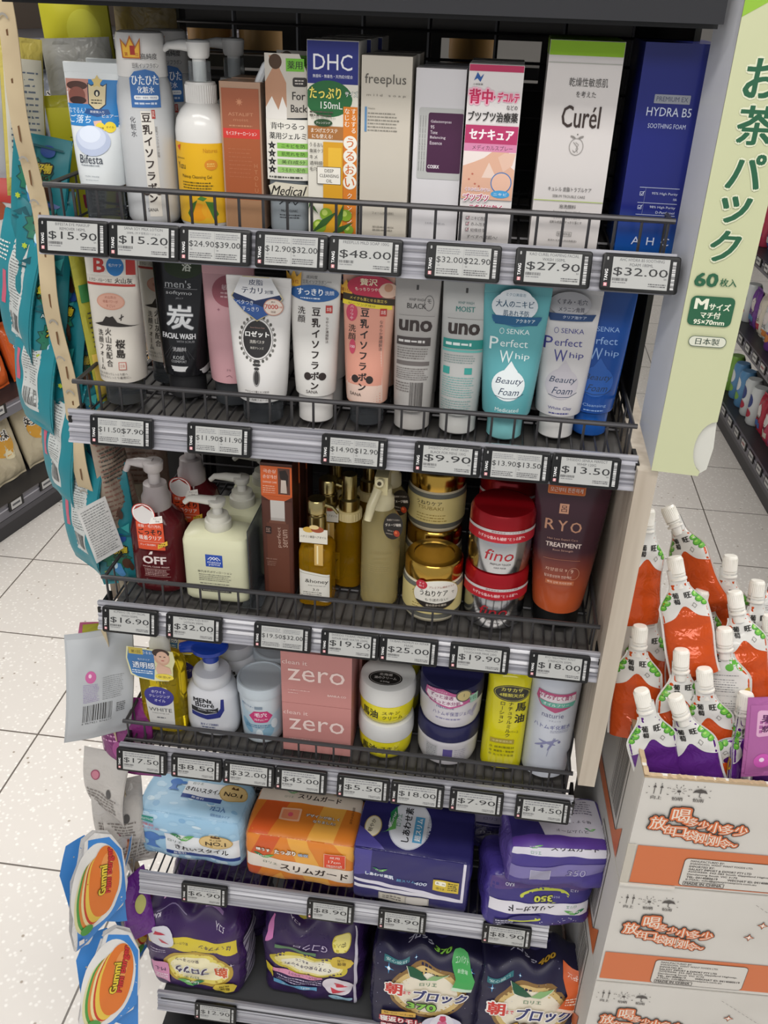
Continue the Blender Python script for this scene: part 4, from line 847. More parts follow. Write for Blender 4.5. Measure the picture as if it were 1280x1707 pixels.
m = MB(); m.lathe([(.112, .0175), (.113, .0185), (.128, .0185), (.134, .0155), (.146, .0145), (.147, .009)], 'a39a9as', n=36); m.build('collar', root)
pump_head(root, .145, .0165, 'b9b2b1s', .036, .012, .032, wide=.0075)
def d(a):
    a.r(-17, 66, 17, 106, 'd8502c'); a.e(-6, 118, 15, 15, 'c63a30'); a.e(-6, 118, 14, 14, 'f0ece8'); a.e(-6, 116.5, 12.6, 11.8, 'dcd8d6'); a.p([(-18, 122), (-6, 130), (6, 122), (2, 128), (-6, 131.4), (-14, 128)], 'a0352e'); a.p([(0, 104), (17, 107), (17, 117), (4, 114)], 'f0ece6'); a.t('スピード', 11, 112.4, 2.6, '55504c', w=10); a.t('洗顔', 11, 108.6, 2.4, '55504c')
    a.t('皮脂・毛穴汚れ', 0, 101, 4.4, 'f4e4dc', w=29); a.t('ごっそり', 0, 92.6, 8, '2a1a18', w=29, b=.05); a.t('吸着クリア', 0, 84, 6.6, 'f6ece6', w=28, b=.02); a.r(-16, 77.8, 16, 78.2, 'f0c8b8'); a.t('クレイ泡洗顔料', -4, 73.5, 3, 'f4e4dc', w=20); a.p([(8, 68), (20, 74), (20, 80), (9, 75)], 'e0b83c'); a.dash(10, 70.5, 18, 77, 2, '7a5a20', 4)
sticker(root, Loft([(0, .0345, .0300, 3), (.2, .0345, .0300, 3)], wrap=False), d)
back(root, [.075], 'wine red pump bottle', .022)

root = place('body_lotion_pump', 'square cream pump bottle with a small blue mountain badge', 'bottle', .0505, .058, 2, .055, group='square cream body lotion pumps')
L = Loft(sect((0, .040, .0245, 6), (.004, .0425, .027, 6), (.085, .0425, .027, 6), (.092, .0405, .025, 5), (.0955, .030, .020, 3), (.0975, .018, .016, 2)), wrap=False)
m = MB(); L.mesh(m, 'd8d8b8s'); a = Art(m, L); a.r(-11, 53, 11, 71, '2c50ac'); a.ln([(-8, 63.5), (-4, 67.5), (0, 63.5), (4, 67.5), (8, 63.5)], 1, 'e4e8f4'); a.ln([(-5, 62.5), (0, 67.8), (5, 62.5)], .9, 'e4e8f4'); a.t('matsu', 0, 59.8, 3, 'e4e8f4', w=17); a.t('yama', 0, 55.8, 3, 'e4e8f4', w=15)
a.t('柚子(ゆず)ボディローション', 0, 45, 4, '4a4a44', w=44); a.dash(-21, 31, 22, 42, 4, '77776c', 5, .4); a.dash(-20, 22, 20, 29, 2, '77776c', 6, .4); a.r(-19, 15, 20, 18.6, '3c3c3a'); a.t('MATSUYAMA YUZU BODY LOTION 300mL', 0, 16.8, 1.6, 'd4d4c0', w=34)
m.build('bottle', root)
m = MB(); m.lathe([(.096, .0165), (.097, .0172), (.108, .0168), (.109, .0145), (.116, .0135), (.117, .008)], 'd2d0c4s', n=36); m.build('collar', root)
pump_head(root, .115, .014, 'd2d0c8s', .042, .006, .022, wide=.0065); 
back(root, [.064, .128], 'square cream pump bottle', .014)
# clear acrylic divider between cream bottles and brown serum
root = thing('shelf_divider', 'clear plastic divider standing on edge between the cream pumps and the brown serum boxes', 'divider', (.097, .05, FZ[2]))
m = MB(); m.box(0, 0, .002, .0014, .3, .115, 'smoke'); m.box(-.012, 0, 0, .0135, .3, .0018, 'smoke'); m.build('panel', root)

# hair serum in clear brown carton
def d(a):
    a.r(-19.5, 147, 19.5, 188, 'd8642c'); a.r(2, 150, 17, 186, '5c3a30'); a.e(9, 176, 4, 5, 'e0b49c'); a.p([(4, 182), (12, 184), (15, 176), (14, 160), (11, 168), (5, 172)], '241816'); a.p([(6, 170), (12, 170), (13, 152), (5, 152)], 'cfc0b4'); a.t('극손상', -8, 181, 5, 'f6e6d8', w=16); a.t('손상개선', -8, 173.5, 5, 'f6e6d8', w=17); a.t('DAMAGE CARE', -8, 166, 2.4, 'f6e0d0', w=17); a.dash(-17, 150, -1, 162, 4, 'f0c8b0', 7, .4); a.p([(-19.5, 147), (-10, 141), (10, 141), (19.5, 147)], 'd0602c')
root = place('hair_serum_carton', 'see-through brown box holding a hair serum bottle, orange panel on top', 'carton', .1265, .088, 2, .036, group='brown hair serum boxes')
S = Soft(.040, .036, .192, r=.0006, bulge=0, wr=0); m = MB(); S.mesh(m, '4a2218s'); a = Art(m, S.face('front'))
a.r(-18.5, 2, 18.5, 140, '5c3327'); a.r(-14, 4, 14, 108, '6b3e2e'); a.p([(-11, 108), (11, 108), (9, 114), (-9, 114)], '7a4c3a'); a.r(-8.5, 112, 9.5, 141, 'd9d3cd'); a.r(-8.5, 112, 9.5, 116, 'bfb8b2')
d(a); a.rr(-16, 92, -8, 103, '2a1a18', 2); a.dash(-15, 94, -9, 101, 3, 'b89888', 3); a.t('perfect', 2, 88, 6, 'c8a898', w=30, rot=90); a.t('serum', 9.5, 87, 6, 'c8a898', w=26, rot=90); a.t('mise en scene', -9, 55, 2.2, 'b89888', w=14); a.dash(-15, 44, -3, 52, 3, 'a08070', 5, .4)
m.build('box', root)
back(root, [.04, .08], 'see-through brown hair serum box', .001)

# honey oil bottle
root = place('hair_oil_bottle', 'small square honey oil bottle with a white label and dangling neck tag', 'bottle', .1765, .068, 2, .044, group='square honey oil bottles')
L = Loft(sect((0, .019, .019, 5), (.003, .0215, .0215, 5), (.078, .0215, .0215, 5), (.086, .019, .019, 3), (.090, .013, .013, 2), (.098, .0125, .0125, 2)), wrap=False); m = MB(); L.mesh(m, 'honey'); m.build('bottle', root)
m = MB(); a = Art(m, L, base=.0004); a.p([(-19, 14), (19, 8), (19, 50), (-19, 55)], 'e4e1d8'); a.ln([(-19, 17.5), (19, 11.5)], .5, '8a8264'); a.ln([(-19, 51.5), (19, 47)], .5, '8a8264'); a.t('&honey', 3, 39, 7, '3a3630', w=29, b=.02); a.t('deep moist hair oil', 3, 33, 2, '5a5650', w=22); a.t('3.0', 2, 27, 3.6, '3a3630', w=8); a.dash(-14, 18, 10, 24, 2, '6a665c', 4, .4); m.build('label', root)
m = MB(); m.lathe([(.096, .0105), (.097, .0118), (.126, .0118), (.127, .0105), (.129, .0105), (.131, .0122), (.146, .0120), (.148, .0105)], 'pale_gold', n=32); m.tube([(.008, -.002, .142), (.020, -.004, .140), (.027, -.005, .132)], [.003, .0026, .002], 'pale_gold', 8); m.build('pump', root)
m = MB(); m.box(-.0175, -.0245, .098, .0175, -.0238, .118, 'd8d3c6'); a = Art(m, Flat((0, -.0245, 0)), 1); a.t('ハチミツ美容ヘアオイル', 0, 107, 3.6, '3a342c', w=32); a.e(-6, 117, 7, 4, 'c8a040'); a.e(5, 118, 8, 4.4, '9a4a2a'); a.e(1, 121, 6, 3, 'dcc48a'); a.r(1, 66, 12, 97, 'c9a45c'); a.r(4, 68, 6, 95, 'e8d9ae'); m.build('neck_tag', root)
back(root, [.055], 'honey oil bottle', .004)

def gold_bottle(x, yf, lab, dz=0):
    root = place('hair_essence_bottle', lab, 'bottle', x, yf, 2, .034, group='amber bottles with gold caps')
    L = Loft(sect((0, .0155, .0155, 3), (.002, .0175, .0175, 3), (.088, .0175, .0175, 3), (.094, .0165, .0165, 2), (.100, .0165, .0165, 2)), wrap=False); m = MB(); L.mesh(m, 'honey'); m.build('bottle', root)
    m = MB(); m.lathe([(.100, .0165), (.112, .0165), (.113, .014)], 'e0cf9ag', n=32); lid_ribs(m, 0, 0, .0165, .101, .111, 26, 'e0cf9ag'); m.build('collar', root)
    m = MB(); m.lathe([(.113, .0135), (.128, .0135), (.130, .0100), (.160+dz, .0098), (.162+dz, .009)], 'pale_gold', n=32); m.build('cap', root)
    return root
gold_bottle(.2095, .118, 'slim gold-capped amber bottle between the honey bottle and the mist spray')
gold_bottle(.182, .175, 'amber bottle with gold cap standing in shadow behind the honey oil bottle', .01)
gold_bottle(.228, .175, 'gold-capped amber bottle in the dark, right behind the mist spray', .006)

root = place('mist_spray_bottle', 'tall pale gold hair mist with a white trigger nozzle and round black tag', 'bottle', .2555, .078, 2, .050, group='pale gold hair mists')
L = Loft(sect((0, .022, .022, 2), (.004, .0245, .0245, 2), (.112, .0245, .0245, 2), (.124, .0225, .0225, 2), (.133, .0165, .0165, 2), (.140, .013, .013, 2))); m = MB(); L.mesh(m, 'mist'); a = Art(m, L)
a.t('ESSENCE', 4, 84, 4, '8a7c50', w=23); a.t('premium', 4, 76, 2.4, '8a7c50', w=15); a.t('repair hair water', 3, 69, 2, '8a7c50', w=22); a.dash(-12, 54, 16, 66, 4, '9a8c60', 3, .3); m.build('bottle', root)
m = MB(); m.lathe([(.138, .0145), (.139, .0155), (.152, .015), (.156, .012), (.166, .0115)], 'd6cda8s', n=32); m.box(-.008, -.016, .162, .008, .020, .186, 'd3c99ds'); m.tube([(0, -.014, .180), (-.001, -.026, .183)], .0052, 'd6cda8s', 10); m.tube([(-.001, -.0262, .183), (-.001, -.0272, .183)], .0026, '3a3018', 8); m.tube([(-.003, -.022, .172), (-.009, -.036, .156), (-.012, -.042, .140)], [.006, .0058, .0045], 'd6cda8s', 10); m.build('trigger', root)
m = MB(); a = Art(m, Flat((.0175, -.0262, .126), (cos(.25), -sin(.25), 0)), 1); a.e(0, 0, 12.5, 19, '221d1a', n=32, rot=-10); a.t('髪補修でうるおい', 0, 9, 2.6, 'd8ccc0', w=17, rot=12); a.t('ダメージ補修', 0, 2, 4.2, 'e8dfd4', w=21, b=.03, rot=12); a.e(5, -9, 4, 4.6, 'a8381c'); a.e(4, -8, 1.8, 2, 'd86a3a'); a.r(-9, -12, 0, -11, '9a8c80'); a.t('毛先まで', -3, -7, 2, 'd8ccc0', w=8); m.build('hang_tag', root)
back(root, [.06], 'pale gold hair mist', .002)

def gold_jar(x, yf, z, lab, sticker_on):
    root = place('hair_mask_jar', lab, 'jar', x, yf, 2, .076, group=None, z=z)
    m = MB(); m.lathe([(0, .031), (.002, .0345), (.008, .037), (.050, .0375), (.058, .0365), (.060, .034)], 'e9e0c4g', n=48); 
    m.lathe([(.0, .031), (.003, .0348), (.009, .0373), (.0555, .0378), (.0585, .036)], 'smoke', n=48)
    m.build('jar', root)
    m = MB(); m.lathe([(.059, .034), (.061, .0365), (.080, .0365), (.0835, .034), (.0838, .026), (.082, .025), (.082, .0001)], 'gold_metal', n=56); m.build('lid', root)
    m = MB(); a = Art(m, Loft([(0, .0378, .0378, 2), (.1, .0378, .0378, 2)]), base=.0004); a.r(-56, 16, 56, 52, 'd9c98a'); a.t('TSUBAKI', -6, 38, 5, '8a7430', w=34); a.t('うねりケア', -8, 45, 6, '3c3420', w=34, b=.03); a.dash(-24, 18, 18, 30, 3, '9a8440', 4, .4); m.build('label', root)
    if sticker_on:
        m = MB(); a = Art(m, Loft([(0, .0388, .0388, 2), (.1, .0388, .0388, 2)]), base=.0003); a.e(8, 45, 31, 22.5, 'b9a45c', n=36); a.e(8, 45, 30, 21.6, 'e8e4da', n=36); a.p([(-19, 36)]+[(8+30*cos(radians(t)), 45+21.6*sin(radians(t))) for t in range(205, 340, 10)]+[(34, 35), (8, 33)], '2a2420'); a.e(-12, 59, 7.4, 6.6, 'c03040'); a.t('すぐ', -12, 61, 3, 'f6e8e8', w=7); a.t('効く', -12, 57, 3, 'f6e8e8', w=7); a.t('プレミアム補修マスク', 14, 57, 3.2, '9a4a3a', w=33); a.t('うねりケア', 4, 48, 8.4, '2a2420', w=35, b=.03); a.t('で', 29, 47, 4, '2a2420', w=4); a.t('もう迷わない!', 8, 38.6, 4.2, '33302c', w=29); a.t('髪の芯から補修', 8, 30.4, 3.4, 'e8dcc8', w=26); m.build('sticker', root)
    return root
gold_jar(.325, .056, 0, 'gold-lidded hair mask jar at the front with an oval white sticker', True)
gold_jar(.319, .136, 0, 'gold-lidded hair mask jar, lower of the two stacked behind the oval-sticker jar', False)
gold_jar(.319, .136, .084, 'gold-lidded hair mask jar, topmost of the two stacked behind the oval-sticker jar', False)

def fino_jar(x, yf, z, lab):
    root = place('hair_mask_tub', lab, 'jar', x, yf, 2, .080, z=z)
    m = MB(); m.lathe([(0, .033), (.002, .0375), (.012, .0385), (.052, .0385), (.055, .037)], 'silver', n=56); L = Loft([(0, .0385, .0385, 2), (.1, .0385, .0385, 2)]); a = Art(m, L, base=.0003); a.t('fino', 0, 28, 15, 'a8202c', w=36, sh=.2, b=.01); a.t('PREMIUM TOUCH', 2, 15.5, 2.6, '4a4648', w=25); a.t('HAIR MASK', 2, 10.5, 2.2, '4a4648', w=15); m.build('tub', root)
    m = MB(); m.lathe([(.055, .037), (.056, .0395), (.074, .0392), (.080, .036), (.0815, .030), (.0818, .0001)], 'red_foil', n=56); m.build('lid', root)
    m = MB(); Lb = Loft([(0, .0398, .0398, 2), (.1, .0398, .0398, 2)]); a = Art(m, Lb, base=.0003); P = [(x_, 53-3*(x_/55)**2*1.0) for x_ in range(-55, 56, 5)]; a.p([(x_, y_-6.5) for x_, y_ in P]+[(x_, y_+6) for x_, y_ in P[::-1]], 'b81c2c'); a.t('わずかな傷みも補修 "とぅる髪"へ', 0, 52.6, 4.6, 'f4dcdc', w=60, b=.02); a.p([(x_, y_+6.2) for x_, y_ in P]+[(x_, y_+10) for x_, y_ in P[::-1]], 'cfcaca'); a.t('濃厚美容液ヘアマスク 浸透', 8, 61, 2.4, '8a3038', w=42); m.build('band', root)
    return root
fino_jar(.404, .056, 0, 'red-lidded silver hair mask tub, lower of the front stack')
fino_jar(.404, .056, .082, 'red-lidded silver hair mask tub, topmost of the front stack, big red script')
fino_jar(.413, .142, 0, 'red-lidded hair mask tub at the bottom of the rear stack')
fino_jar(.413, .142, .082, 'red-lidded hair mask tub on top of the rear stack')

def d(a):
    a.rr(-30, 180, 14, 199, 'd88040', 2); a.rr(-29, 181, 13, 190, 'd4682c', 2); a.r(-29, 190, 13, 199, '4a2a58'); a.t('모근부터 튼튼하게', -8, 185.5, 5.6, 'f6e8dc', w=38, b=.02)
    a.r(-14, 157, -3, 169, 'c89478'); a.t('呂', -8.5, 163, 7.6, '4a2428', b=.03); a.t('R', -23, 143, 13, 'c89478', w=11, b=.02); a.t('Y', -8, 142, 13, 'c89478', w=11, b=.02); a.t('O', 8, 141, 13, 'c89478', w=13, b=.02); a.t('Hair Loss Expert Care', -6, 125, 3, 'c89a88', w=36); a.t('TREATMENT', -4, 118, 5.4, 'e8d4cc', w=42, b=.05); a.t('Root Strength', -4, 111, 3, 'c89a88', w=24)
    a.r(-26, 99, 18, 99.4, 'b87a5c'); a.t('자양윤모 9', -9, 86, 4.4, 'd8b09c', w=26); a.ring(12, 82, 7, 8, .4, 'c89478'); a.t('9', 10, 85, 5, 'd8b09c'); a.t('탈모증상완화 전문케어', -6, 77, 3.6, 'e0c0b0', w=32); a.r(-20, 66, 14, 72, 'b0603c'); a.t('뿌리 강화 트리트먼트', -3, 69, 3, 'e8cdbc', w=30)
m_ = bpy.data.materials.new('emberfade'); m_.use_nodes = True; nt = m_.node_tree; b_ = nt.nodes['Principled BSDF']; b_.inputs['Roughness'].default_value = .2
tc = nt.nodes.new('ShaderNodeTexCoord'); sx = nt.nodes.new('ShaderNodeSeparateXYZ'); rp = nt.nodes.new('ShaderNodeValToRGB'); nt.links.new(tc.outputs['Object'], sx.inputs[0]); nt.links.new(sx.outputs['Z'], rp.inputs[0])
rp.color_ramp.elements[0].color = (*lin('b8542c'), 1); rp.color_ramp.elements[0].position = .04; rp.color_ramp.elements[1].color = (*lin('3e1f2a'), 1); rp.color_ramp.elements[1].position = .11; nt.links.new(rp.outputs[0], b_.inputs['Base Color']); MATS['emberfade'] = m_  # tube's own colour: orange at the base fading up to plum
r_, S = tube_thing('treatment_tube', 'large dark plum treatment tube fading to orange at its base, right end of the third shelf', .4835, .072, 2, .092, .212, .031, 'emberfade', d, 'black_plastic', .026, capr=.029, group='plum treatment tubes')
back(r_, [.07], 'dark plum treatment tube', .0)

# ---- fourth row
root = place('cleansing_oil_bottle', 'yellow see-through oil bottle with violet oval, left end of the fourth shelf', 'bottle', -.044, .056, 3, .052, group='yellow cleansing oil bottles')
L = Loft(sect((0, .028, .019, 4), (.003, .031, .0225, 4), (.11, .031, .0225, 4), (.122, .026, .02, 3), (.128, .014, .014, 2)), wrap=False); m = MB(); L.mesh(m, 'oil'); m.build('bottle', root)
m = MB(); a = Art(m, L, base=.0005); a.p([(-17, 10), (19, 10), (20, 62), (-20, 62)], 'd9d8d4'); a.p([(-20, 60), (-12, 84), (12, 84), (20, 60)], 'd9cf60'); a.e(0, 67, 21, 17.5, '3c3a8c', n=32); a.t('ホワイト', 0, 75, 5, 'e6e6f4', w=20); a.t('クレンジング', 1, 67.5, 5, 'e6e6f4', w=30); a.t('オイル', 1, 59.5, 5, 'e6e6f4', w=16); a.t('WHITE', 0, 42.5, 6.4, '4a4a4e', w=33); a.t('cleansing oil', 0, 36, 2.2, '6a6a6e', w=24); a.dash(-6, 26, 8, 30, 1, '6a6a6e', 5); a.t('rma', 8, 93, 5, '7a7220', w=18); m.build('label', root)
m = MB(); m.lathe([(.126, .0135), (.127, .0145), (.146, .014), (.15, .012), (.160, .011)], 'e6e4dag', n=28); m.build('pump', root)
m = MB(); P = [(-29, -22), (-20, -27), (4, -30), (24, -28), (31, -20), (32, -4), (36, 8), (34, 24), (-30, 26), (-33, 6)]
a = Art(m, Flat((-.004, -.030, .131)), 1); a.p(P, 'e0dcae'); a.p([(-27, -20), (-19, -25), (4, -28), (6, -10), (8, 22), (-28, 24), (-31, 6)], '3f78b4'); a.r(-28, 14, -8, 25, 'c8b450'); a.t('第1回', -18, 18.5, 5.4, '3c3620', w=13); a.t('うるおい', 0, 18, 4.6, 'eaf2fa', w=17); a.t('透明感', -9, -4, 11, 'f2f6fa', w=31, b=.03, o='2f5f98', ow=.08); a.t('毛穴クリア', -8, 6, 3, 'eaf2fa', w=17); a.dash(-26, -19, 4, -12, 2, 'dce8f4', 4)
a.e(18, 12, 11, 13, 'd6ab92'); a.e(17, 20, 12, 7, '3a2620'); a.e(19, 13, 8.6, 10, 'e0b9a2'); a.e(16, 14, 1.6, .8, '3a2a26'); a.e(22, 14, 1.6, .8, '3a2a26'); a.e(19, 7.5, 2.4, .9, 'b85a58'); a.p([(8, -8), (12, 4), (16, 0), (28, -4), (30, -14), (10, -16)], 'dcb49e'); a.e(19, -21, 13, 5.6, 'e8d24a'); a.t('保湿UP', 19, -21, 4, '4a3c20', w=18); m.build('hang_tag', root)
back(root, [.06], 'yellow see-through oil bottle', .012)

root = place('face_wash_pump', 'white foam pump bottle with a royal blue head and navy band', 'bottle', .0255, .058, 3, .06, group='white foam pumps with blue heads')
L = Loft(sect((0, .033, .023, 2.6), (.004, .036, .026, 2.6), (.02, .0375, .0275, 2.6), (.07, .036, .0265, 2.6), (.082, .031, .024, 2.3), (.088, .024, .022, 2)), wrap=False); m = MB(); L.mesh(m, 'd2d4dag'); a = Art(m, L)
a.t('MENs', -8, 66, 7, '26272c', w=26, b=.08); a.t('Bioré', -5, 58.5, 8, '26272c', w=27, b=.04); a.p([(-25, 54), (-6, 51), (10, 53), (14, 56), (14, 47), (-4, 42.5), (-25, 46)], '26282c'); a.t('FACIAL WASH', -2, 49, 2.6, 'd8dade', w=26, rot=-3); a.p([(-25, 45), (-4, 41), (12, 46), (17, 54), (18, 70), (22, 70), (22, 50), (16, 38), (-2, 33), (-25, 38)], '27307c'); a.t('泡タイプ洗顔料', 0, 24, 4, '2c3a7c', w=26, b=.02); a.dash(-11, 17, 10, 20.5, 1, '3a4a80', 5)
m.build('bottle', root)
m = MB(); m.lathe([(.086, .0265), (.088, .0275), (.100, .027), (.104, .024), (.106, .015), (.107, .011), (.124, .0105)], 'cfd1d6g', n=44); m.build('collar', root)
m = MB(); m.lathe([(.120, .0115), (.132, .0118), (.136, .020), (.142, .026), (.147, .0255), (.150, .02), (.151, .001)], '1c3c9cg', n=40); m.tube([(0, 0, .141), (-.026, -.004, .142), (-.040, -.006, .139)], [.011, .009, .007], '1c3c9cg', 12); m.build('pump', root)
back(root, [.066], 'white foam pump with blue head', .016)

def cup(x, yf, lab):
    root = place('powder_wash_jar', lab, 'jar', x, yf, 3, .064, group=None)
    L = Loft(sect((0, .027, .027, 2), (.003, .029, .029, 2), (.084, .0325, .0325, 2))); m = MB(); L.mesh(m, 'c9d3dag'); a = Art(m, L)
    a.p([(-26, 76), (-18, 60), (20, 52), (36, 60), (36, 20), (0, 8), (-26, 16)], 'b4cad8'); a.e(-16, 32, 6, 14, '7cabc8', rot=30); a.e(14, 22, 8, 14, '8ab4cc', rot=-30); a.e(2, 18, 5, 10, 'dce8ee'); a.e(24, 36, 5, 9, 'dce8ee'); a.t('薬用パウダー', -14, 70, 3.6, '3a6a98', w=20, rot=-10); a.p([(-12, 52), (-4, 62), (14, 62), (22, 52), (14, 41), (-4, 41)], 'cc3f78'); a.t('毛穴', 5, 55.5, 7.6, 'f8eaf2', w=17, b=.05); a.t('汚れに**', 5, 46.5, 4.4, 'f8eaf2', w=19, b=.03); a.r(-3, 66, 8, 71, '8090a0'); a.dash(-18, 30, 20, 37, 2, '5888a8', 5); m.build('jar', root)
    m = MB(); m.lathe([(.083, .0325), (.084, .0342), (.098, .0342), (.100, .033), (.1003, .0305), (.0985, .030), (.0985, .0001)], 'b9c3cbs', n=48); m.build('lid', root); return root
cup(.0965, .056, 'frosted round wash-powder jar with a pink hexagon, beside the foam pump')
cup(.1015, .126, 'frosted round jar behind the pink-hexagon jar')

def d(a): a.t('clean it', -29, 71, 7, 'e8cdc8', w=34, al='c'); a.t('zero', 0, 50, 20, 'ecd4ce', w=77); a.dash(-39, 22, -8, 25, 1, 'e0b8b4', 4, .5); a.dash(-39, 17, -24, 20, 1, 'e0b8b4', 5, .5); a.t('BANILA CO', 28, 20, 3.4, 'ecd4ce', w=25, b=.03)
r1 = place('cleansing_balm_carton', 'dusty pink square box, lower of the front stack of two', 'carton', .181, .054, 3, .07, group='dusty pink balm boxes'); carton(r1, .096, .07, .0875, 'bf827e', d)
l = r1.location
dup(r1, (l.x, l.y, l.z+.0876), 'dusty pink square box, topmost of the front stack of two')
dup(r1, (l.x+.003, l.y+.075, l.z), 'dusty pink square box, lower of the stack behind'); dup(r1, (l.x+.003, l.y+.075, l.z+.0876), 'dusty pink square box, topmost of the stack behind')

def oil_jar(x, yf, z, lab, sealed=False):
    root = place('skin_cream_jar', lab, 'jar', x, yf, 3, .076, z=z)
    L = Loft(sect((0, .030, .030, 2), (.003, .034, .034, 2), (.012, .0365, .0365, 2), (.030, .0375, .0375, 2), (.034, .037, .037, 2))); m = MB(); L.mesh(m, 'dbcf26g'); a = Art(m, L, base=.0003)
    a.t('馬油', -21, 19, 14, '2c2a20', w=25, b=.04); a.t('スキン', 10, 23.5, 5.4, '2c2a20', w=25); a.t('クリーム', 12, 15, 6, '2c2a20', w=28, b=.02); m.build('jar', root)
    m = MB(); m.lathe([(.034, .036), (.035, .0385), (.040, .039), (.057, .0385), (.062, .037), (.0645, .033), (.065, .0001)], 'd4d4d2s', n=56)
    if sealed: a = Art(m, Flat((-.005, -.0362, .0472), (1, 0, 0), (0, sin(.6), cos(.6)))) if False else Art(m, Flat((-.002, -.006, .0655), (1, 0, 0), (0, 1, 0)), 1); a.e(0, -8, 23, 15, '2a2826'); a.ring(0, -8, 21, 13.4, .5, 'c8c4c0'); a.t('北海道', 0, -1, 5, 'e4e0dc', w=18, b=.02); a.t('油のクリーム', 0, -8, 5.4, 'e4e0dc', w=30, b=.02); a.t('220g', 0, -16, 3.6, 'e4e0dc', w=13)
    m.build('lid', root); return root
oil_jar(.2735, .053, 0, 'yellow cream jar with a white lid, lower of the two')
oil_jar(.2735, .051, .0655, 'yellow cream jar with a white lid and round black seal, topmost of the two', True)
oil_jar(.276, .135, 0, 'yellow cream jar at the bottom of the stack behind'); oil_jar(.276, .135, .0655, 'yellow cream jar on top of the stack behind')

def gel_jar(x, yf, z, lab, st):
    root = place('gel_jar', lab, 'jar', x, yf, 3, .086, z=z)
    L = Loft(sect((0, .034, .034, 2), (.003, .039, .039, 2), (.012, .0415, .0415, 2), (.044, .0425, .0425, 2), (.046, .0415, .0415, 2))); m = MB(); L.mesh(m, 'c9c6ccg'); a = Art(m, L, base=.0003)
    if st: a.t('naturie', -6, 40, 5, '6a6498', w=24); a.t('ハトムギ保湿ジェル', 4, 29, 7.2, '6a6498', w=53, b=.01); a.dash(-18, 17, 18, 22, 1, '8a86a8', 3); a.e(32, 26, 3, 8, 'a8a4bc', rot=30); a.e(37, 32, 3, 8, '9a96b4', rot=-30)
    else: a.r(-30, 10, -12, 38, 'b9b9bc'); a.dash(-29, 11, -13, 37, 9, '6a6a74', 4, .4); a.r(-4, 16, 9, 34, '5a4e90'); a.dash(12, 12, 30, 34, 6, '9a98a8', 5, .4)
    m.build('jar', root)
    m = MB(); m.lathe([(.046, .041), (.047, .0432), (.066, .0430), (.070, .041), (.0715, .036), (.072, .0001)], '26264es', n=56); m.build('lid', root)
    if st:
        m = MB(); a = Art(m, Loft([(0, .0438, .0438, 2), (.1, .0438, .0438, 2)]), base=.0004); a.p([(-36, 66), (-10, 71), (4, 66), (34, 62), (36, 52), (14, 44), (0, 40), (-28, 46), (-38, 54)], 'b8578c'); a.p([(-34, 61), (-10, 63), (12, 60), (18, 48), (0, 43), (-27, 48), (-35, 54)], 'e4d8e0'); a.t('ずっと浸透', -12, 58, 6, '8a3a6e', w=32, b=.04); a.t('ぷるっと水分肌', -8, 49, 6, '8a3a6e', w=44, b=.04); a.t('みずみずしいジェル', -18, 66, 3, 'f4e4ec', w=28); a.e(18, 62, 11, 10, '5c5a52'); a.e(18, 62, 9, 8, 'c4b47c'); a.t('1', 18, 63, 5, '3c3a30'); a.p([(26, 60), (40, 62), (40, 48), (28, 47)], '9cc4b4'); a.t('1位', 33, 55, 7, '2e7a5c', w=10, b=.03); m.build('sticker', root)
    return root
gel_jar(.3605, .054, 0, 'white gel jar with a navy lid, lower of the two, back label turned forward', 0)
gel_jar(.3605, .050, .0725, 'white gel jar with a navy lid and pink sticker, topmost of the two', 1)
gel_jar(.364, .145, 0, 'white gel jar at the bottom of the stack behind', 0); gel_jar(.364, .145, .0725, 'white gel jar on top of the stack behind', 1)

root = place('body_milk_bottle', 'bright yellow upright bottle with black vertical lettering and an oval seal', 'bottle', .437, .060, 3, .056, group='bright yellow body milk bottles')
L = Loft(sect((0, .024, .021, 3), (.004, .0285, .025, 3), (.155, .0285, .025, 3), (.164, .0245, .0215, 2.5), (.168, .016, .016, 2)), wrap=False); m = MB(); L.mesh(m, 'd6cd1cg'); a = Art(m, L)
a.e(3, 138, 24, 14, '34332a'); a.ring(3, 138, 22.4, 12.6, .5, 'd8d050'); a.t('カサカサ', 3, 144, 6, 'e2da60', w=28, b=.03); a.t('4種類天然', 3, 135, 6, 'e2da60', w=32, b=.03); a.tv('馬油', 17, 124, 17, '2c2a18', b=.05, kx=.85, pitch=20); a.t('バーユ', 13, 72, 4.4, '2c2a18', w=10); a.tv('ナチュラルミルク', 4, 124, 8, '2c2a18', b=.015); a.tv('ローション', -7, 124, 8, '2c2a18', b=.015); a.r(-18, 50, 14, 58, 'a8963c'); a.t('全身保湿乳液', -2, 54, 3.4, 'e8e0a0', w=27)
for i, t_ in enumerate(('低刺激設計', '無着色・無鉱物', 'もっちり全身')): a.ring(-16, 43-i*7, 1.6, 1.6, .5, '4a4820'); a.t(t_, 2, 43-i*7, 3.8, '4a4820', w=27)
m.build('bottle', root)
m = MB(); m.lathe([(.166, .0165), (.172, .016)], 'e6e0a0s'); m.build('cap', root)
back(root, [.06], 'bright yellow body milk bottle', .003)

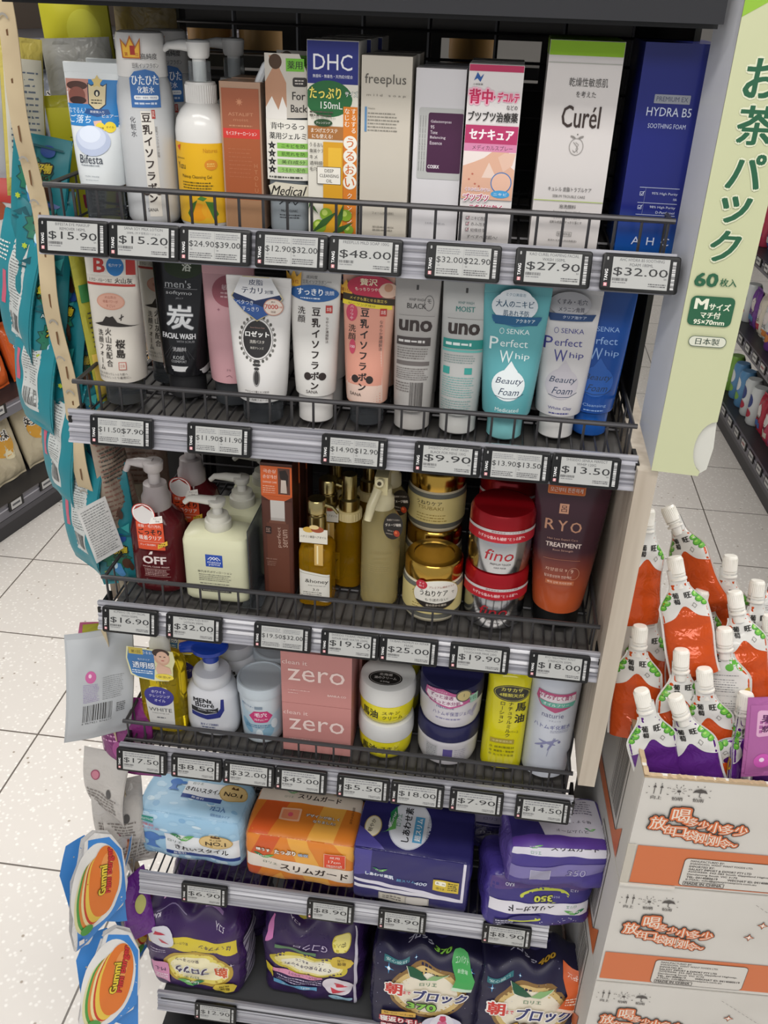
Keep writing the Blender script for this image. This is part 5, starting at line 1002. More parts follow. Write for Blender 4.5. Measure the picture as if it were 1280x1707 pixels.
root = place('lotion_spray_bottle', 'tall white lotion bottle with a grass drawing, right end of the fourth shelf', 'bottle', .4975, .053, 3, .066, group='white grass-drawing lotion bottles')
L = Loft(sect((0, .026, .026, 2), (.004, .0315, .0315, 2), (.165, .033, .033, 2), (.176, .026, .026, 2), (.180, .012, .012, 2))); m = MB(); L.mesh(m, 'c6cbd6s'); a = Art(m, L, base=.0003)
a.t('naturie', -2, 116, 7.6, '6a6c8c', w=29); a.t('ナチュリエ', 2, 107, 2.4, '8a8ca4', w=16); a.t('ハトムギ化粧水', 0, 96, 7.8, '5a5c98', w=52, b=.01); a.dash(-2, 86, 24, 91, 2, '8a8ca8', 3, .4)
for p_, q_, r1_ in ((( -16, 72), (8, 64), -15), ((-10, 64), (10, 76), 20), ((0, 54), (4, 78), 70), ((-18, 60), (-2, 70), 30)): a.e((p_[0]+q_[0])/2, (p_[1]+q_[1])/2, 12, 1.6, '8486ac', rot=r1_)
a.ln([(-2, 44), (0, 60), (4, 78)], .5, '8486ac'); a.e(-10, 60, 2, 2.6, '7476a0'); a.e(12, 70, 2, 2.4, '7476a0'); m.build('bottle', root)
m = MB(); a = Art(m, L, base=.0008); a.p([(-26, 154), (26, 154), (28, 140), (20, 130), (0, 122), (-20, 130), (-28, 142)], 'b8507c'); a.p([(-24, 150), (26, 150), (27, 138), (-22, 140)], 'e6dce4'); a.t('みずみずしく潤う', -2, 147, 7, 'a0406c', w=44, b=.04); a.p([(-24, 139), (28, 139), (24, 131), (-18, 131)], '66b0a0'); a.t('オイルフリー', 0, 135, 4.6, 'f0f6f4', w=34, b=.02); m.build('sticker', root)
back(root, [.07], 'white grass-drawing lotion bottle', .0)

# ---- fifth and sixth rows: soft pad packs
def pack(name, label, x, yf, row, w, d, h, key, front=None, top=None, left=None, right=None, rz=0, flip=False, rx=0, z=.0012, group=None, sy=1.0, **k):
    root = place(name, label, 'pack', x, yf, row, d, rz, group, z)
    if rx: root.rotation_euler.x = rx
    S = Soft(w, d, h, **k); m = MB(); S.mesh(m, key)
    if front: a = Art(m, S.face('front'), base=.0004); a.flip = bool(flip); a.sy = sy; front(a)
    if top: a = Art(m, S.face('top'), base=.0004); a.flip = flip == 2; top(a)
    if left: left(Art(m, S.face('left'), base=.0004))
    if right: right(Art(m, S.face('right'), base=.0004))
    m.build('film_wrap', root); return root, S
def face_head(a, x, y, s, c='4f7cc0'):
    a.e(x, y, 9*s, 6.4*s, c); a.e(x+11*s, y+.5*s, 4.2*s, 2.6*s, c, rot=20); a.p([(x-4*s, y-4*s), (x+3*s, y-5*s), (x+3*s, y-11*s), (x+9*s, y-15*s), (x-8*s, y-15*s), (x-4*s, y-10*s)], c)
def d(a):
    a.r(-83, 2, 83, 98, '9cc4e0')
    rnd = random.Random(4)
    for i in range(46): a.e(rnd.uniform(-78, 78), rnd.choice((rnd.uniform(4, 20), rnd.uniform(68, 96))), rnd.uniform(3, 8), rnd.uniform(2, 5), rnd.choice(('b8d6ea', '86b2d6', 'cfe4f0', 'a6cbe4')), n=12); a.off -= a.inc*.9
    a.r(-36, 22, 82, 64, 'e8ecf0'); a.r(-36, 20, 82, 27, '2c468c'); a.t('無香料', -14, 23.5, 4.6, 'eef2f8', w=20, b=.02); face_head(a, -58, 50, 1.5); a.t('きれいスタイル', 22, 38, 9.4, '24262c', w=85, b=.05, o='f4f6f8', ow=.14); a.t('ロリエ', -20, 49.5, 5, '3a5a50', w=24); leaf(a, -8, 60, 1.9)
    a.e(46, 60, 26, 14, 'c4a05c', n=32); a.e(46, 60, 24.6, 12.8, 'dcbf84', n=32); a.t('NO.1', 46, 57.5, 8, '3a2c1c', w=31, b=.05); a.t('売上金額', 46, 66, 3, '5a4426', w=18); a.p([(38, 70), (40, 74), (43, 72), (46, 75), (49, 72), (52, 74), (54, 70)], '5a3c1c')
    a.t('10種類', -64, 78, 5, 'c4505c', w=26); a.t('さんさん肌', -60, 71, 5, 'c4505c', w=34); a.r(-83, 84, -52, 91, '2f8a7c'); a.t('一枚個別おりもの用', -66, 87.5, 3.4, 'e4f2ee', w=28)
def dt(a):
    rnd = random.Random(7); a.r(-82, 3, 82, 90, 'a2c8e2')
    for i in range(34): a.e(rnd.uniform(-76, 76), rnd.uniform(6, 88), rnd.uniform(4, 9), rnd.uniform(2, 6), rnd.choice(('b8d6ea', '8ab6d8', 'cfe4f0', 'a6cbe4')), n=12); a.off -= a.inc*.9
    a.r(-20, 38, 44, 66, 'e8ecf0'); a.r(-20, 30, 44, 38, '2c468c'); a.t('無香料', 6, 34, 4.6, 'eef2f8', w=20); a.t('きれいスタイル', 12, 50, 9, '24262c', w=60, b=.05, o='f0f4f8', ow=.12); a.t('ロリエ', -2, 62, 4.6, '3a5a50', w=17); leaf(a, 8, 76, 1.3); face_head(a, -36, 58, 1.1); a.e(58, 52, 22, 18, 'c4a05c'); a.e(58, 52, 20.6, 16.6, 'dcbf84'); a.t('NO.1', 58, 49, 8, '3a2c1c', w=27, b=.05); a.p([(52, 60), (54, 66), (58, 62), (62, 66), (64, 60)], '5a3c1c'); a.t('72コ入', 44, 18, 9, '2c5a9c', w=24, b=.03); a.t('個別包装タイプ', 50, 8, 4, '3c6aa4', w=30)
pack('liner_pack', 'pale blue soft pack with two gold medals, left end of the fifth shelf', -.020, .056, 4, .166, .092, .099, '9cc4e0w', d, dt, r=.016, bulge=.005, wr=.0016, seed=1.2, rz=radians(-2))
OR, ORD, ORL = 'dc7c2c', 'd05a28', 'e8a848'
def d(a):
    a.r(-83, 2, 83, 94, 'de8430'); a.p([(-83, 40), (-60, 94), (-30, 94), (-70, 2), (-83, 2)], ORD); a.p([(-20, 94), (10, 94), (50, 2), (10, 2)], ORL); a.p([(50, 94), (83, 94), (83, 60)], ORL); a.p([(-50, 2), (-20, 2), (-30, 20)], 'e6a040')
    a.p([(-83, 28), (83, 16), (83, 44), (-83, 54)], 'e8ddd0'); a.t('スリムガード', 22, 33, 14, '33241e', w=104, b=.05, rot=-4); leaf(a, -56, 53, 1.6); a.t('ロリエ', -46, 39.6, 5, '3c6a50', w=22, rot=-4); a.t('極うす', -56, 68, 6, 'f6efe4', w=22, b=.06, o='7a4a24', ow=.1); a.t('たっぷり', -22, 68, 8, 'f6efe4', w=32, b=.06, o='7a4a24', ow=.08); a.t('吸収', 6, 67, 6, 'dce8f4', w=15, o='4a6a94', ow=.1); a.r(38, 50, 70, 78, 'd8492c'); a.ln([(38, 50), (70, 50), (70, 78), (38, 78), (38, 50)], .7, 'f0c8a8'); a.t('昼用', 54, 72, 4, 'f6e4d8', w=15); a.t('17cm', 54, 64, 5, 'f6e4d8', w=18); a.dash(42, 52, 66, 58, 2, 'f6e4d8', 4); a.t('28', -60, 10, 4, '9a4a20')
def dt(a):
    a.r(-82, 2, 82, 98, 'dc802e'); a.p([(-82, 2), (-50, 2), (-20, 98), (-60, 98)], 'd65c28'); a.p([(10, 2), (50, 2), (60, 70), (30, 98)], ORL); a.r(-82, 66, 82, 96, 'e4d6c6'); a.t('スリムガード', 14, 80, 10, '33241e', w=68, b=.05); leaf(a, -32, 86, 1.1); a.t('ロリエ', -34, 76, 4, '3c6a50', w=14); a.rr(-40, 30, -8, 54, 'f0b894', 2); a.rr(-37, 33, -11, 51, 'e89068', 2); a.e(-24, 42, 4, 4, 'e05c6c'); a.t('デザインが新しく', 26, 44, 5.6, 'f8f0e8', w=52, b=.04, o='6a3a1c', ow=.08); a.t('なりました!', 30, 34, 5, 'f8f0e8', w=34, b=.04, o='6a3a1c', ow=.08); a.tv('昼用ふつうの日', 70, 72, 5, '4a2c1c')
pack('pad_pack', 'orange soft pack with a cream stripe and black lettering on the fifth shelf', .157, .044, 4, .170, .098, .094, 'dc802ew', d, dt, r=.010, bulge=.003, wr=.0010, seed=2.1, rz=radians(-1))
def d(a):
    a.r(-84, 2, 84, 108, '2e2a66'); a.r(-84, 26, 78, 33, 'e4e2ea'); a.p([(-84, 40), (-30, 36), (30, 32), (78, 26), (78, 33), (20, 40), (-40, 44), (-84, 46)], 'dcd9e6'); a.r(76, 26, 80, 108, 'dcd9e6'); a.p([(-84, 108), (-84, 52), (-60, 60), (-58, 108)], '4c4690')
    a.t('しあわせ素肌', -46, 60, 7, 'f0eef6', w=42, b=.05, o='6a9ac4', ow=.06); leaf(a, -46, 72, 1.1, 'ロリエ'); a.t('超スリム', -6, 58, 6, '6ab0d8', w=28, b=.03); a.t('400', 16, 56, 7, 'd8dce8', w=18, sh=.2, o='8a9ac0', ow=.06); a.r(34, 48, 72, 70, 'd0b63c'); a.rr(37, 59, 53, 67, 'f0ecd8', 2); a.t('40cm', 45, 63, 4, '3a3420', w=13); a.dash(56, 52, 70, 68, 4, '4a4220', 4); a.t('羽つき', 45, 53.5, 4, '4a4220', w=12)
    a.rr(-46, 8, 30, 26, 'b0aaa2', 1); a.r(-44, 10, -6, 24, 'c9c2b4'); a.dash(-40, 12, -10, 22, 2, '6a645c', 3); a.rr(-4, 9, 28, 25, 'd4cec6', 3)
def dt(a):
    a.r(-84, 2, 84, 98, '2b2862'); a.e(-10, 52, 32, 46, 'c4c8d8', n=36); a.e(-10, 52, 30, 44, 'dfe2ea', n=36); a.tv('しあわせ素肌', 0, 0, 1, '24262c') if False else None
    a.t('しあわせ素', -14, 52, 12, '24262c', w=66, b=.05, rot=90); a.r(-3, 20, 11, 70, '5aa4d0'); a.t('超スリム', 4, 45, 9, 'f4f8fc', w=44, b=.05, rot=90); a.t('くすませない薄さなのに', 18, 48, 4, '4a5a78', w=50, rot=90); a.t('ロリエ', -27, 58, 7, '3c8a64', w=24, rot=90)
    a.p([(-34, 40), (-40, 52), (-42, 70), (-34, 84), (-30, 64)], '2c7d4e'); a.p([(-52, 30), (-44, 34), (-36, 46), (-32, 66), (-30, 40)], '66ae5c'); a.t('Laurier', -37, 58, 5, 'e8f0ea', w=30, rot=80, sh=.2); a.e(-64, 40, 13, 20, 'b8a060'); a.e(-64, 40, 11.6, 18.4, 'e4dcc4'); a.t('軽やか', -66, 41, 7, '3a3020', w=24, rot=80, b=.03); a.p([(-84, 2), (-40, 2), (-84, 40)], '4c4690')
pack('pad_pack', 'navy blue soft pack with a white band and a yellow panel on the fifth shelf', .327, .029, 4, .173, .100, .110, '2e2a66w', d, dt, r=.007, bulge=.002, wr=.0012, seed=3.3, rz=radians(-2))
# pack behind, between navy pack and purple packs
def d(a): leaf(a, -6, 84, 1.6); a.t('ロリエ', 0, 74, 6, 'c8c4dc', w=24); a.rr(-34, 66, 34, 100, '8f8aa4', 3); leaf(a, -4, 90, 1.4); a.t('ロリエ', 0, 76, 6, '4a4468', w=24); a.r(-36, 60, 36, 62, '6a6494'); a.t('13コ', -6, 46, 6, 'b8b4d0', w=16)
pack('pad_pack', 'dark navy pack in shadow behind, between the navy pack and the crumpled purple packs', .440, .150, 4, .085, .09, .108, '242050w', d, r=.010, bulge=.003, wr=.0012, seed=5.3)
def slim(a):
    a.r(-74, 2, 74, 94, '3a327a'); a.p([(-74, 94), (74, 94), (74, 72), (20, 78), (-74, 72)], '55407c'); a.e(-6, 64, 36, 13, 'c4cc4c', n=36); a.e(-8, 60, 35, 12.6, '3a327a', n=36); a.t('350', -4, 60, 9.6, 'c8cc50', w=26, b=.08, o='2a2448', ow=.12); a.t('さらさら', -22, 62, 3, 'c8cce0', w=12); a.p([(-74, 28), (74, 34), (74, 54), (-74, 50)], 'dad8e0'); a.t('スリムガード', 12, 42, 10, '25232a', w=66, b=.06); leaf(a, -52, 34, 1.5); a.t('ロリエ', -46, 46, 4.6, '3c8a64', w=15); a.t('KAO', 46, 84, 4, 'd8d8e8', w=12, b=.03); a.t('13コ', -48, 74, 4, 'd8d8e8', w=10); a.r(34, 8, 64, 22, '2a2750'); a.dash(36, 9, 62, 21, 3, 'c8c8dc', 5); a.e(20, 20, 24, 6, 'c4cc4c', n=24); a.e(20, 23, 24, 6, '3a327a', n=24)
    rnd = random.Random(8)
    for i in range(20): a.e(rnd.uniform(-60, 0), rnd.uniform(5, 24), .7, .7, 'dfe0f0', n=6); a.off -= a.inc
pack('pad_pack', 'violet pack hanging over the shelf edge with upside-down white stripe lettering', .509, .016, 4, .150, .092, .096, '463a8aw', slim, None, r=.014, bulge=.006, wr=.0022, seed=6.1, rz=radians(8), flip=True, rx=radians(-9), z=.0005)
def slim2(a):
    a.r(-68, 2, 68, 60, '463a86'); a.p([(-68, 60), (68, 60), (68, 88), (-68, 84)], 'd4d2de'); a.t('スリムガード', 20, 72, 8.6, '25232a', w=66, b=.06); leaf(a, -38, 74, 1.4); a.t('ロリエ', -34, 64, 4, '3c8a64', w=14); a.p([(-68, 20), (68, 34), (68, 52), (-68, 40)], '7a72a8'); a.t('350', 24, 34, 9, 'a8a4c4', w=26, sh=.2, o='4a4280', ow=.08); a.r(-40, 20, -12, 38, '9a98b0'); a.ln([(-40, 20), (-12, 20), (-12, 38), (-40, 38), (-40, 20)], .5, 'd0cede')
def slim2t(a): a.r(-66, 20, 66, 100, 'cfcdda'); a.dash(10, 62, 56, 96, 6, '66627c', 4, .4); a.t('極うす・360', 30, 48, 5, '3a364c', w=40, rot=180); a.t('スリムガード', 20, 30, 6, '3a364c', w=46, rot=180); leaf(a, 46, 34, .8); a.r(-66, 2, 66, 20, '5a3c94'); a.p([(-66, 20), (-20, 20), (-40, 100), (-66, 100)], '3a3274')
pack('pad_pack', 'crumpled purple pack lying on top of the upside-down violet pack, pale top', .526, .010, 4, .140, .110, .070, '5a4a94w', slim2, slim2t, r=.012, bulge=.005, wr=.0026, seed=7.7, rz=radians(6), rx=radians(-6), z=.1005)

def night(num, tint):
    def d(a):
        a.r(-84, 2, 84, 190, '221f3e')
        a.e(2, 100, 62, 56, '8a6a3c', n=40); a.e(2, 100, 56, 50, 'd4b878', n=40); a.e(2, 100, 48, 42, 'ece4d0', n=40)
        for x, y, q in ((-62, 142, 9), (-56, 40, 8), (68, 150, 6), (-20, 158, 3)): a.star(x, y, q, q*.16, 4, '5ab4f0'); a.e(x, y, q*.28, q*.28, 'e8f6ff')
        rnd = random.Random(5)
        for i in range(34): a.e(rnd.uniform(-80, 80), rnd.uniform(60, 185), .6, .6, 'b8bcd8', n=6); a.off -= a.inc
        a.p([(-70, 150), (-30, 156), (-30, 162), (-70, 158)], '2f6f78'); a.t('安心設計', -50, 156.5, 4, 'c8e0e0', w=34, rot=6)
        a.p([(-34, 152), (-28, 136), (-10, 130), (0, 132), (-10, 142)], '24583c'); a.p([(-2, 131), (14, 130), (34, 144), (12, 142)], '8ab478'); a.ln([(-34, 152), (-28, 136), (-10, 130), (14, 130), (34, 144)], .8, 'e8e8dc'); a.t('ロリエ', 2, 122, 7, '3a7a54', w=27, b=.02)
        a.t('朝', -52, 104, 24, 'd03c34', w=26, b=.07, o='f4f0ea', ow=.1); a.t('まで', -31, 101, 7, 'd03c34', w=12, b=.05, o='f4f0ea', ow=.12); a.t('ブロック', 22, 98, 24, '2c3470', w=84, b=.06, sh=.15, o='f4f0ea', ow=.1)
        a.t(num, -6, 74, 14, tint, w=46, b=.07, o='26301c' if num == '370' else '4a3418', ow=.1); 
        a.p([(-70, 52), (-14, 56), (-14, 46), (-70, 42)], 'd4a848'); a.t('夜用・羽つき・特に多い夜用', -42, 49, 4, '4a3a1c', w=48); a.t('寝返りモレ', -38, 34, 14, 'f4f0ec', w=68, b=.05, o='c02c3c', ow=.13); a.t('徹底ブロック', -42, 18, 9, 'f4ecec', w=56, b=.05, o='c02c3c', ow=.12); a.e(30, 30, 34, 28, 'd4d2e4', n=32); a.e(30, 30, 20, 34, 'e6e4ee', n=28); a.e(30, 28, 9, 22, 'd86a94', n=20); a.p([(26, 60), (34, 60), (36, 48), (30, 42), (24, 48)], 'cc3060'); a.p([(-70, 2), (60, 2), (60, 6), (-70, 8)], 'f0e8ec')
        if num == '370': a.p([(40, 178), (60, 170), (74, 140), (70, 118), (38, 120), (44, 140), (36, 160)], '46a858'); a.p([(38, 120), (70, 118), (71, 124), (39, 126)], 'c8e4cc'); a.t('コンパクト', 52, 160, 5, 'd8f0dc', w=20); a.t('新登場', 54, 150, 5, 'd8f0dc', w=16)
        else: a.p([(46, 186), (84, 184), (80, 120), (70, 104), (40, 112), (54, 140), (46, 160)], 'd8622c'); a.p([(40, 112), (70, 104), (72, 109), (42, 117)], 'f4d8c4'); a.t('大容量', 64, 166, 6, 'f8e4d8', w=22); a.dash(52, 120, 74, 136, 3, 'f8d8c4', 4)
    def dt(a): a.r(-84, 2, 84, 86, '1f1c38'); a.t('ブロック', -14, 26, 12, 'c8c8d8', w=40, b=.05, rot=-12, o='4a4a60', ow=.08); a.t(num, 22, 18, 11, tint, w=26, b=.07, rot=-12, o='26301c' if num == '370' else '2a2010', ow=.1); a.r(-60, 50, 30, 56, '3a3660')
    return d, dt
d, dt = night('370', '8ccc50'); pack('night_pad_pack', 'black night pack with a glowing oval, the number 370 and a green flash', .362, .022, 5, .172, .080, .186, '221f3ew', d, dt, r=.010, bulge=.006, wr=.0012, seed=9.1, crown=.25, rz=radians(2), sy=1.13)
d, dt = night('400', 'b89030'); pack('night_pad_pack', 'black night pack with a glowing oval, the number 400 and an orange flash', .523, .006, 5, .150, .080, .196, '221f3ew', d, dt, r=.010, bulge=.006, wr=.0012, seed=10.4, crown=.25, rz=radians(5), rx=radians(-3), sy=1.16)
def d(a):
    a.r(-76, 2, 76, 178, '3c2358'); a.r(-76, 94, 76, 118, 'd8c438'); a.t('はくナプキン', -40, 106, 8, '3a2a50', w=52, b=.05, sh=.2); a.t('安心ガードショーツ', 26, 108, 4.4, '4a3a50', w=44); a.e(-8, 58, 60, 36, 'b89a3c', n=36); a.e(-8, 58, 54, 31, 'e4d468', n=36); a.e(-8, 58, 47, 25, 'f0e8c0', n=36)
    a.t('朝', -48, 56, 18, 'd05a34', w=20, b=.07, o='f0e8d0', ow=.1); a.t('ブロック', 2, 56, 17, '3a2a50', w=56, b=.08, o='f0f0f0', ow=.1); a.t('安心ショーツ', 8, 76, 6, '3a2a50', w=40, b=.03); a.t('ロリエ', 4, 38, 6, '3a6a50', w=24, b=.03); leaf(a, 4, 26, 2.2); a.e(-52, 24, 20, 13, 'e0c84c', n=8); a.t('夜用', -52, 27, 6, '5a4420', w=16, b=.03); a.t('最強', -52, 19, 6, '5a4420', w=16, b=.03)
    a.rr(42, 22, 72, 62, 'd890b8', 2); a.t('M-L', 57, 48, 6, '4a2c50', w=18, b=.03); a.dash(45, 26, 70, 40, 3, 'f4e4f0', 4); a.e(52, 114, 26, 18, 'd8d8e0', n=24); a.p([(34, 108), (54, 112), (50, 104)], 'c03c50'); a.p([(40, 122), (62, 118), (58, 126)], 'c03c50'); a.dash(44, 84, 72, 92, 2, 'c8c0d8', 6, .3); a.t('5コ入', -48, 138, 7, 'dcd4e4', w=16, b=.03); a.t('KAO', 60, 144, 6, 'dcd4e4', w=14, b=.04); a.r(8, 150, 60, 153, '8878a0'); a.star(-66, 76, 5, .9, 4, 'f0e8f4')
def dtp(a): a.r(-76, 2, 76, 66, '3a2256'); a.p([(20, 36), (54, 30), (58, 50), (24, 56)], 'd0a0c8'); a.t('M-L', 38, 43, 8, '3c2458', w=22, b=.04, rot=-8); a.r(-14, 40, 12, 60, 'd0bc40'); a.r(-50, 10, -20, 18, '8a6a9c')
def dside(a): 
    for i in range(9): a.r(-30, 18+i*14, 30, 19+i*14, '9a90b0'); a.r(-29, 20+i*14, 24, 29+i*14, 'a8a2b4')
pack('pants_pad_pack', 'purple upside-down pack with a yellow band and pink patch, left on the bottom shelf', -.027, .036, 5, .158, .084, .182, '3c2358w', d, dtp, right=dside, r=.016, bulge=.008, wr=.0026, seed=11.2, crown=.30, flip=2, sy=1.25)
def d(a):
    a.r(-76, 2, 76, 178, '33204e'); a.e(4, 82, 66, 22, 'c8b83c', n=36); a.e(4, 82, 58, 17, 'e8dc90', n=36); a.e(0, 82, 50, 13, 'f0ecd8', n=36); a.t('ぐっすり安心キャッチ!', 4, 79, 8, '3a2a58', w=78, b=.04, sh=.2); a.t('まるごと', 14, 90, 5, '3a2a58', w=22, b=.03); a.e(-52, 96, 19, 13, 'd4b844', n=10); a.t('夜用', -52, 99, 6, '5a4420', w=14, b=.03); a.t('最強', -52, 92, 6, '5a4420', w=14, b=.03); a.e(-50, 130, 15, 13, 'c8b83c'); a.e(-50, 130, 13.6, 11.6, 'e8dc80'); a.t('安心', -50, 130, 6, '4a3c20', w=16)
    a.r(-20, 56, 66, 64, 'd890b0'); a.t('M-Lサイズ おなかすっぽり', 22, 60, 4.6, '5a2c4c', w=66); a.dash(-18, 40, 62, 54, 3, 'b8b0cc', 4, .5); a.r(-10, 28, 66, 36, '6aa8d0'); a.t('漏れをガード', 26, 32, 4.6, 'eaf2f8', w=50); a.e(-46, 48, 26, 17, 'e0d8e0', n=24); a.p([(-64, 50), (-40, 56), (-44, 46)], 'c83c4c'); a.p([(-60, 40), (-34, 44), (-38, 34)], 'c83c4c'); a.e(-50, 22, 20, 7, 'a8d0e4'); a.t('ロリエ', -50, 22, 4, '2c5a7c', w=18); a.r(-76, 10, -72, 150, 'cfcad8'); a.t('5コ入', 30, 150, 8, 'dcd4e4', w=18, b=.03); a.p([(66, 150), (76, 170), (76, 110), (64, 120)], 'c878b0'); a.t('Gコクロ', 0, 118, 7, 'b8acc8', w=56, b=.02, sh=.3); a.r(-10, 108, 60, 112, '5a7c58'); a.p([(66, 40), (76, 44), (76, 70), (64, 66)], 'd8c438')
def dtq(a): a.r(-76, 2, 76, 70, '332050'); a.p([(-14, 20), (40, 24), (46, 60), (-10, 58)], 'c8be54'); a.t('ブロック', 14, 40, 8, '4a3a58', w=36, rot=180)
pack('pants_pad_pack', 'purple upside-down pack with a yellow oval and white seam, second on the bottom shelf', .172, .050, 5, .160, .084, .176, '33204ew', d, dtq, r=.018, bulge=.008, wr=.0028, seed=12.9, crown=.32, flip=2, sy=1.25, rz=radians(-2))
# packs lying further back on the lower shelves, seen through the wires
pack('pants_pad_pack', 'purple pack lying in shadow behind the yellow-banded pack', -.015, .140, 5, .155, .084, .176, '33204ew', None, dtq, r=.018, bulge=.008, wr=.0028, seed=2.9, crown=.2, rz=radians(3))
pack('pants_pad_pack', 'purple pack lying in shadow behind the yellow-oval pack', .180, .152, 5, .155, .084, .176, '3c2358w', None, dtp, r=.018, bulge=.008, wr=.0028, seed=3.9, crown=.2, rz=radians(-3))
d, dt = night('370', '8ccc50'); pack('night_pad_pack', 'black night pack standing in shadow behind the 370 pack', .372, .118, 5, .168, .080, .182, '221f3ew', None, dt, r=.010, bulge=.006, wr=.0012, seed=19.1, crown=.2)

# ------------------------------------------------------------------ things hanging at the left of the rack
def hang(name, label, cat, top, w, h, d, key, front=None, backart=None, yaw=0, lean=(0, 0), group=None, **k):
    """pillow bag hung by its top edge; lean = sideways / towards-viewer tilt in degrees"""
    root = thing(name, label, cat, top, 0, group); root.rotation_euler = (radians(lean[1]), radians(lean[0]), yaw)
    S = Pillow(w, h, d, **k); m = MB(); S.mesh(m, key); M4 = Matrix.Translation((0, 0, -h))
    if front: front(Art(m, S, base=.0005))
    if backart: backart(Art(m, S.other(), base=.0005))
    m.build('film_bag', root, mat=M4); return root
def strip(label, p0, p1, w, yaw, n=14, sway=.004):
    root = thing('clip_strip', label, 'clip strip', p0); m = MB(); P0, P1 = Vector(p0), Vector(p1); L = (P1-P0); N = 60
    vs = []; ux = Vector((cos(yaw), sin(yaw), 0)); un = Vector((-sin(yaw), cos(yaw), 0))
    for i in range(N+1):
        t = i/N; c = L*t + un*(sway*sin(t*n*1.4)) + ux*(sway*.5*sin(t*7))
        for sd in (-.0004, .0004):
            for sx_ in (-1, 1): vs.append(c+ux*(w/2*sx_)+un*sd)
    fs = []
    for i in range(N):
        b = i*4; fs += [(b, b+1, b+5, b+4), (b+2, b+6, b+7, b+3), (b, b+4, b+6, b+2), (b+1, b+3, b+7, b+5)]
    m.add(vs, fs, 'stripfilm')
    for i in range(n):          # punched hooks
        t = (i+.5)/n; c = L*t+un*(sway*sin(t*n*1.4)-.0008)
        Q = [c+ux*(-.0014), c+ux*.0012+Vector((0, 0, .001)), c+ux*.001+Vector((0, 0, -.016)), c+ux*(-.0012)+Vector((0, 0, -.014))]
        m.add(Q, [(0, 1, 2, 3)], '6b4a2c')
        c2 = c+Vector((0, 0, -.03)); A = []
        for j in range(9):
            a = radians(20+140*j/8)
            for r_ in (.0075, .0052): A.append(c2+ux*(r_*cos(a))+Vector((0, 0, r_*sin(a)-.006))-un*.0002)
        m.add(A, [(2*j, 2*j+1, 2*j+3, 2*j+2) for j in range(8)], '9a958c')
    m.build('strip', root); return root
strip('long pale plastic clip strip with slots, hanging left of the rack from the top', (-.1335, .085, 1.70), (-.114, .082, 1.045), .0235, radians(-18), 15)
strip('crumpled pale clip strip lower down, left of the fourth to sixth shelves', (-.112, .060, .93), (-.121, .052, .47), .012, radians(-35), 9, .003)
strip('twisted end of a pale plastic strip beside the yellow-banded purple pack', (-.121, .058, .47), (-.104, .066, .20), .014, radians(30), 6, .004)
TE, TD = '1f7f8c', '17606c'
def d_teal(a):
    a.r(-30, 2, 30, 166, '1a7580')
    for dy in (0, 78):
        a.star(-2, 46+dy, 21, 16, 11, '123f3e'); a.star(-2, 46+dy, 19.4, 15, 11, '1f6e54'); a.t('大好物', 2, 56+dy, 9.5, 'ccb52c', w=25, b=.08, o='17201c', ow=.16, rot=8, sh=.2); a.t('GANG', 3, 47+dy, 4.4, '3a2a1c', w=18, b=.06, rot=6)
        a.p([(-8, 40+dy), (2, 36+dy), (5, 18+dy), (-2, 12+dy), (-8, 24+dy)], '3f86c0'); a.e(-6, 35+dy, 3.6, 6, 'bcd8e4'); a.e(10, 36+dy, 6, 8, '4a2c1c'); a.e(15, 30+dy, 3, 6, '3f2416'); a.e(8, 74+dy, 8, 6, '23468c'); a.t('Anti', -12, 74+dy, 4.4, 'cfe4e4', w=11, o='14302e', ow=.14); a.star(-19, 24+dy, 3.6, 2.2, 6, 'a8bc34'); a.p([(-26, 78+dy), (24, 76+dy), (24, 78+dy), (-26, 80+dy)], '124f58'); a.p([(-24, 6+dy), (-10, 14+dy), (-4, 4+dy)], '14525c'); a.p([(12, 12+dy), (24, 18+dy), (22, 4+dy)], '2a9090')
def d_tealb(a):
    a.r(-30, 2, 30, 166, '1f7f8c'); a.r(-10, 26, 14, 140, 'c0c4c2'); a.dash(-8, 60, 12, 136, 22, '6a6c6c', 4, .4); a.bars(-8, 32, 12, 54, '3a3a3a', n=26); a.r(-20, 60, -14, 100, 'c05a70'); a.dash(-28, 110, -14, 134, 5, 'd8dcd8', 6, .5)
teal = [((-.127, .118, 1.532), .062, .165, 9, -4, -4), ((-.126, .112, 1.480), .060, .165, 10, -5, 12), ((-.124, .118, 1.425), .058, .160, 9, -4, 26), ((-.120, .112, 1.372), .060, .160, 7, -4, -22),
        ((-.116, .118, 1.315), .058, .165, 6, -5, 10), ((-.113, .112, 1.255), .058, .165, 4, -5, -16), ((-.111, .116, 1.20), .056, .160, 3, -4, 22), ((-.103, .098, 1.148), .062, .172, -5, -5, 14)]
for i, (p_, w_, h_, ln_, lf_, yw) in enumerate(teal):
    o = hang('snack_bag', ['topmost', 'second from top', 'third from top', 'fourth from top', 'fifth from top', 'sixth from top', 'seventh from top', 'lowest'][i], 'snack bag', p_, w_, h_, .014, '1f7f8cw',
             d_teal, d_tealb, yaw=radians(yw), lean=(ln_, lf_), group='teal snack bags on the clip strip', seed=i*1.7, bend=.008, wr=.0016, twist=.3)
    o['label'] = 'teal snack bag with yellow lettering on the left clip strip, ' + o['label']
